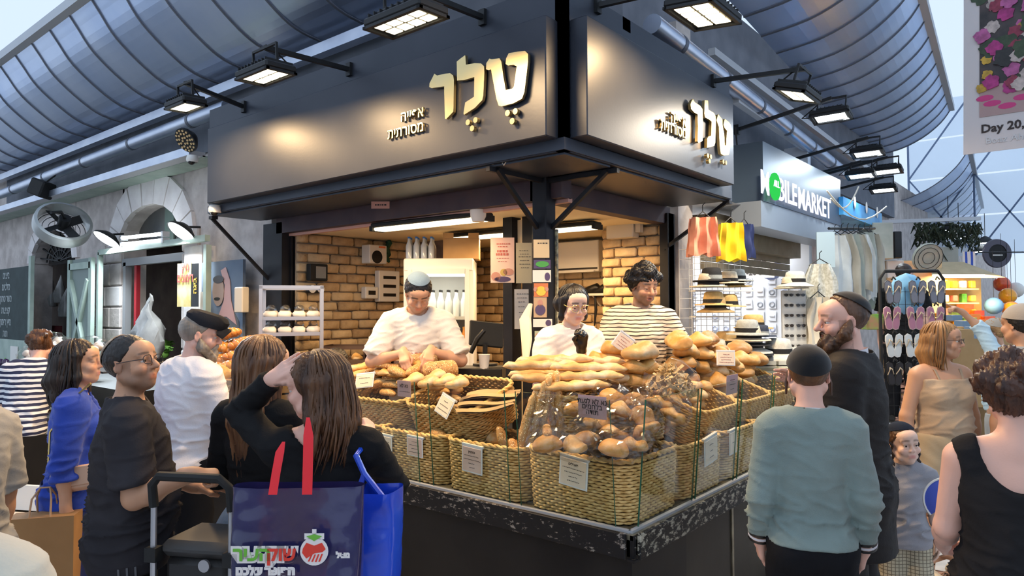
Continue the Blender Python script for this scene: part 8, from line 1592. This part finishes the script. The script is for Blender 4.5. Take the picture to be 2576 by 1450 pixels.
c=at(750,1470,d=2.13);M=Matrix.Translation(c)@rotz(.691);t=thing('shopping_bag','large navy shopping bag with red straps and a tomato logo','bag',mw=M);W_=316*2.13/FOC;sheet_bag(t,'sack',W_,.30,.16,m_tote,.5,2,.010)
k_=2.13/FOC
def tp(px,py,y):return Vector(((px-750)*k_,y,(1470-py)*k_))
for pts,w_ in(([(712,1226),(714,1180),(718,1130),(722,1108)],.026),([(795,1226),(792,1150),(788,1090),(782,1048)],.030)):
 y0=-.088;mb=MB();mb.add([tp(x+s*w_/k_/2*(1 if i<3 else .35),y,y0-.01+.02*i)for i,(x,y)in enumerate(pts)for s in(-1,1)],[(2*i,2*i+1,2*i+3,2*i+2)for i in range(len(pts)-1)]);mb.build('strap',m_red,t,True,world=False)
FB=Matrix.Rotation(math.pi/2,4,'X')
def pr(s,px,py,hpx,m,y=-.094,b=.0):text_mesh(s,hpx*k_*1.38,.0006,Matrix.Translation(tp(px,py,y))@FB,m,'print',t,bold=b,world=False)
m_wp=mat('white_print',(.80,.76,.74),rough=.4);m_rp=mat('red_print_logo',(.75,.06,.04),rough=.4);m_gp=mat('green_print_logo',(.16,.48,.06),rough=.4)
pr(heb('שוק'),732,1370,32,m_wp,-.092,.009);pr(heb('העיר'),662,1370,32,m_wp,-.092,.009);pr(heb('שוק'),732,1370,32,m_rp,-.0945,.002);pr(heb('העיר'),662,1370,32,m_gp,-.0945,.002);pr(heb('הסופר שלכם'),694,1410,19,m_wp,-.092,.003);pr(heb('מציל'),880,1374,12,m_wp,-.088,.002)
lc=tp(812,1362,-.094);Lm=Matrix.Translation(lc)@FB;R_=34*k_;add(t,'logo_ground',m_wp,('cyl',Lm@Vector((0,0,0)),Lm@Vector((0,0,.001)),R_,None,26));add(t,'logo_ground',m_wp,('box',(0,R_*1.05,.0005),(R_*1.4,R_*.42,.001),Lm),('box',(0,R_*1.25,.0005),(R_*.3,R_*.6,.001),Lm),sm=False)
q=[(R_*.82*math.cos(a),R_*.82*math.sin(a))for a in[.75-k*.12 for k in range(9)]];add(t,'logo_tomato',m_rp,('prism',[(R_*.55,R_*.60),(R_*.82,R_*.15),(R_*.6,-.05*R_),(0,-R_*.15),(-R_*.55,-R_*.5),(-R_*.85,-.1*R_),(-R_*.8,R_*.2),(-R_*.55,R_*.60),(0,R_*.40)],.001,.002,Lm),*[('prism',[(x*R_,-R_*.75+abs(x)*.1*R_),(x*R_+R_*.13,-R_*.75+abs(x)*.1*R_),(x*R_+R_*.33,R_*(.0+.1*x)-R_*.2),(x*R_+R_*.22,R_*(.0+.1*x)-R_*.2)],.001,.002,Lm)for x in(-.45,-.2,.05,.3)],sm=False)
add(t,'logo_leaf',m_gp,('prism',[(-R_*.55,R_*1.05),(0,R_*1.2),(R_*.55,R_*1.05),(0,R_*.72)],.001,.002,Lm),sm=False)
c=at(945,1500,d=2.36);t=thing('blue_bag','bright blue plastic carrier bag hanging open beside the navy bag','bag',mw=Matrix.Translation(c)@rotz(.691-.2));sheet_bag(t,'sack',.145,.36,.16,m_bluep,1.0,4,.022)
for s in(-1,1):add(t,'strap',m_bluep,('tube',[(s*.05,-.05,.34),(-.02,-.05,.42),(-.05,-.05,.48),(-.055,0,.49)],.010,6))
TB=at(538,1400,d=2.62);M=Matrix.Translation((TB.x,TB.y,0))@rotz(.50);t=thing('shopping_trolley','black two-wheeled shopping trolley with a padded handle','trolley',mw=M);m_nyl=mat('black_nylon',(.012,.012,.013),(.020,.019,.019),rough=.5,bump=.1,bscale=200)
add(t,'bag',m_nyl,('box',(0,0,.50),(.27,.22,.72),None,.03));add(t,'lid',mat('charcoal_nylon',(.045,.043,.042),rough=.55),('box',(0,0,.885),(.29,.25,.06),None,.025))
for s in(-1,1):add(t,'tube',m_alup,('tube',[(s*.155,-.13,.10),(s*.155,-.13,1.06)],.011,8));add(t,'wheel',m_blackmat,('cyl',(s*.16,-.13,.09),(s*.20,-.13,.09),.085,None,20));add(t,'clip',m_blackmat,('box',(s*.155,-.13,.87),(.045,.04,.05)),sm=False)
add(t,'handle',m_blackmat,('tube',[(-.155,-.13,1.04),(-.155,-.14,1.12),(-.12,-.15,1.155),(.12,-.15,1.155),(.155,-.14,1.12),(.155,-.13,1.04)],.017,8));add(t,'buckle',m_alup,('cyl',(.05,-.125,.84),(.05,-.135,.84),.022));add(t,'foot',m_blackmat,('box',(0,.08,.07),(.2,.03,.14)),sm=False)
c=at(110,1500,d=3.28);t=thing('paper_carrier_bag','brown paper carrier bag with a pink label in the hand of the woman in blue','bag',mw=Matrix.Translation(c)@rotz(.691+.25));m_kr=mat('brown_kraft',(.32,.16,.055),(.40,.21,.08),rough=.7,scale=3,bump=.1);add(t,'sack',m_kr,('box',(0,0,.19),(.28,.12,.38)),sm=False);add(t,'label',mat('pink_label',(.75,.35,.25),rough=.6),('box',(-.02,-.062,.19),(.085,.003,.04)),sm=False)
for s in(-1,1):add(t,'handle',mat('paper_cord',(.45,.27,.15)),('tube',[(-.05,s*.055,.36),(-.045,s*.03,.46),(-.02,0,.505),(.02,0,.505),(.035,s*.03,.46),(.04,s*.055,.36)],.0045,6))
c=at(200,1235,d=3.36);t=thing('handbag','beige leather handbag on a chain strap worn by the woman in blue','bag',mw=Matrix.Translation(c)@rotz(.691)@Matrix.Rotation(-.16,4,'Y'));m_bei=mat('beige_leather',(.62,.38,.25),(.66,.42,.29),rough=.45,scale=3);add(t,'body',m_bei,('box',(0,0,.06),(.21,.05,.12),None,.02));add(t,'flap',m_bei,('box',(.02,-.028,.075),(.15,.008,.09),None,.004));add(t,'chain',m_goldf,('tube',[(-.09,-.02,.10),(-.115,-.02,.16),(-.10,0,.30),(.0,.05,.44),(.11,.03,.50)],.005,5));add(t,'ring',m_goldf,('ell',(-.10,-.03,.09),(.012,.008,.012),8,6))
c=at(2388,1262,d=3.0);t=thing('sun_visor','royal blue sun visor with a white edge held at the hip of a shopper','hat',mw=basis(c,(.6,.3,.5),za=(.5,-.6,.35)));m_vis=mat('visor_blue',(.06,.10,.50),rough=.5);add(t,'peak',m_vis,('lathe',[(.02,.01),(.07,.012),(.095,0)],20,None,1,1,.3,3.2));add(t,'edge',m_sheet,('tube',[(.096*math.cos(a),.096*math.sin(a),0)for a in[.3+.145*k for k in range(21)]],.005,5))
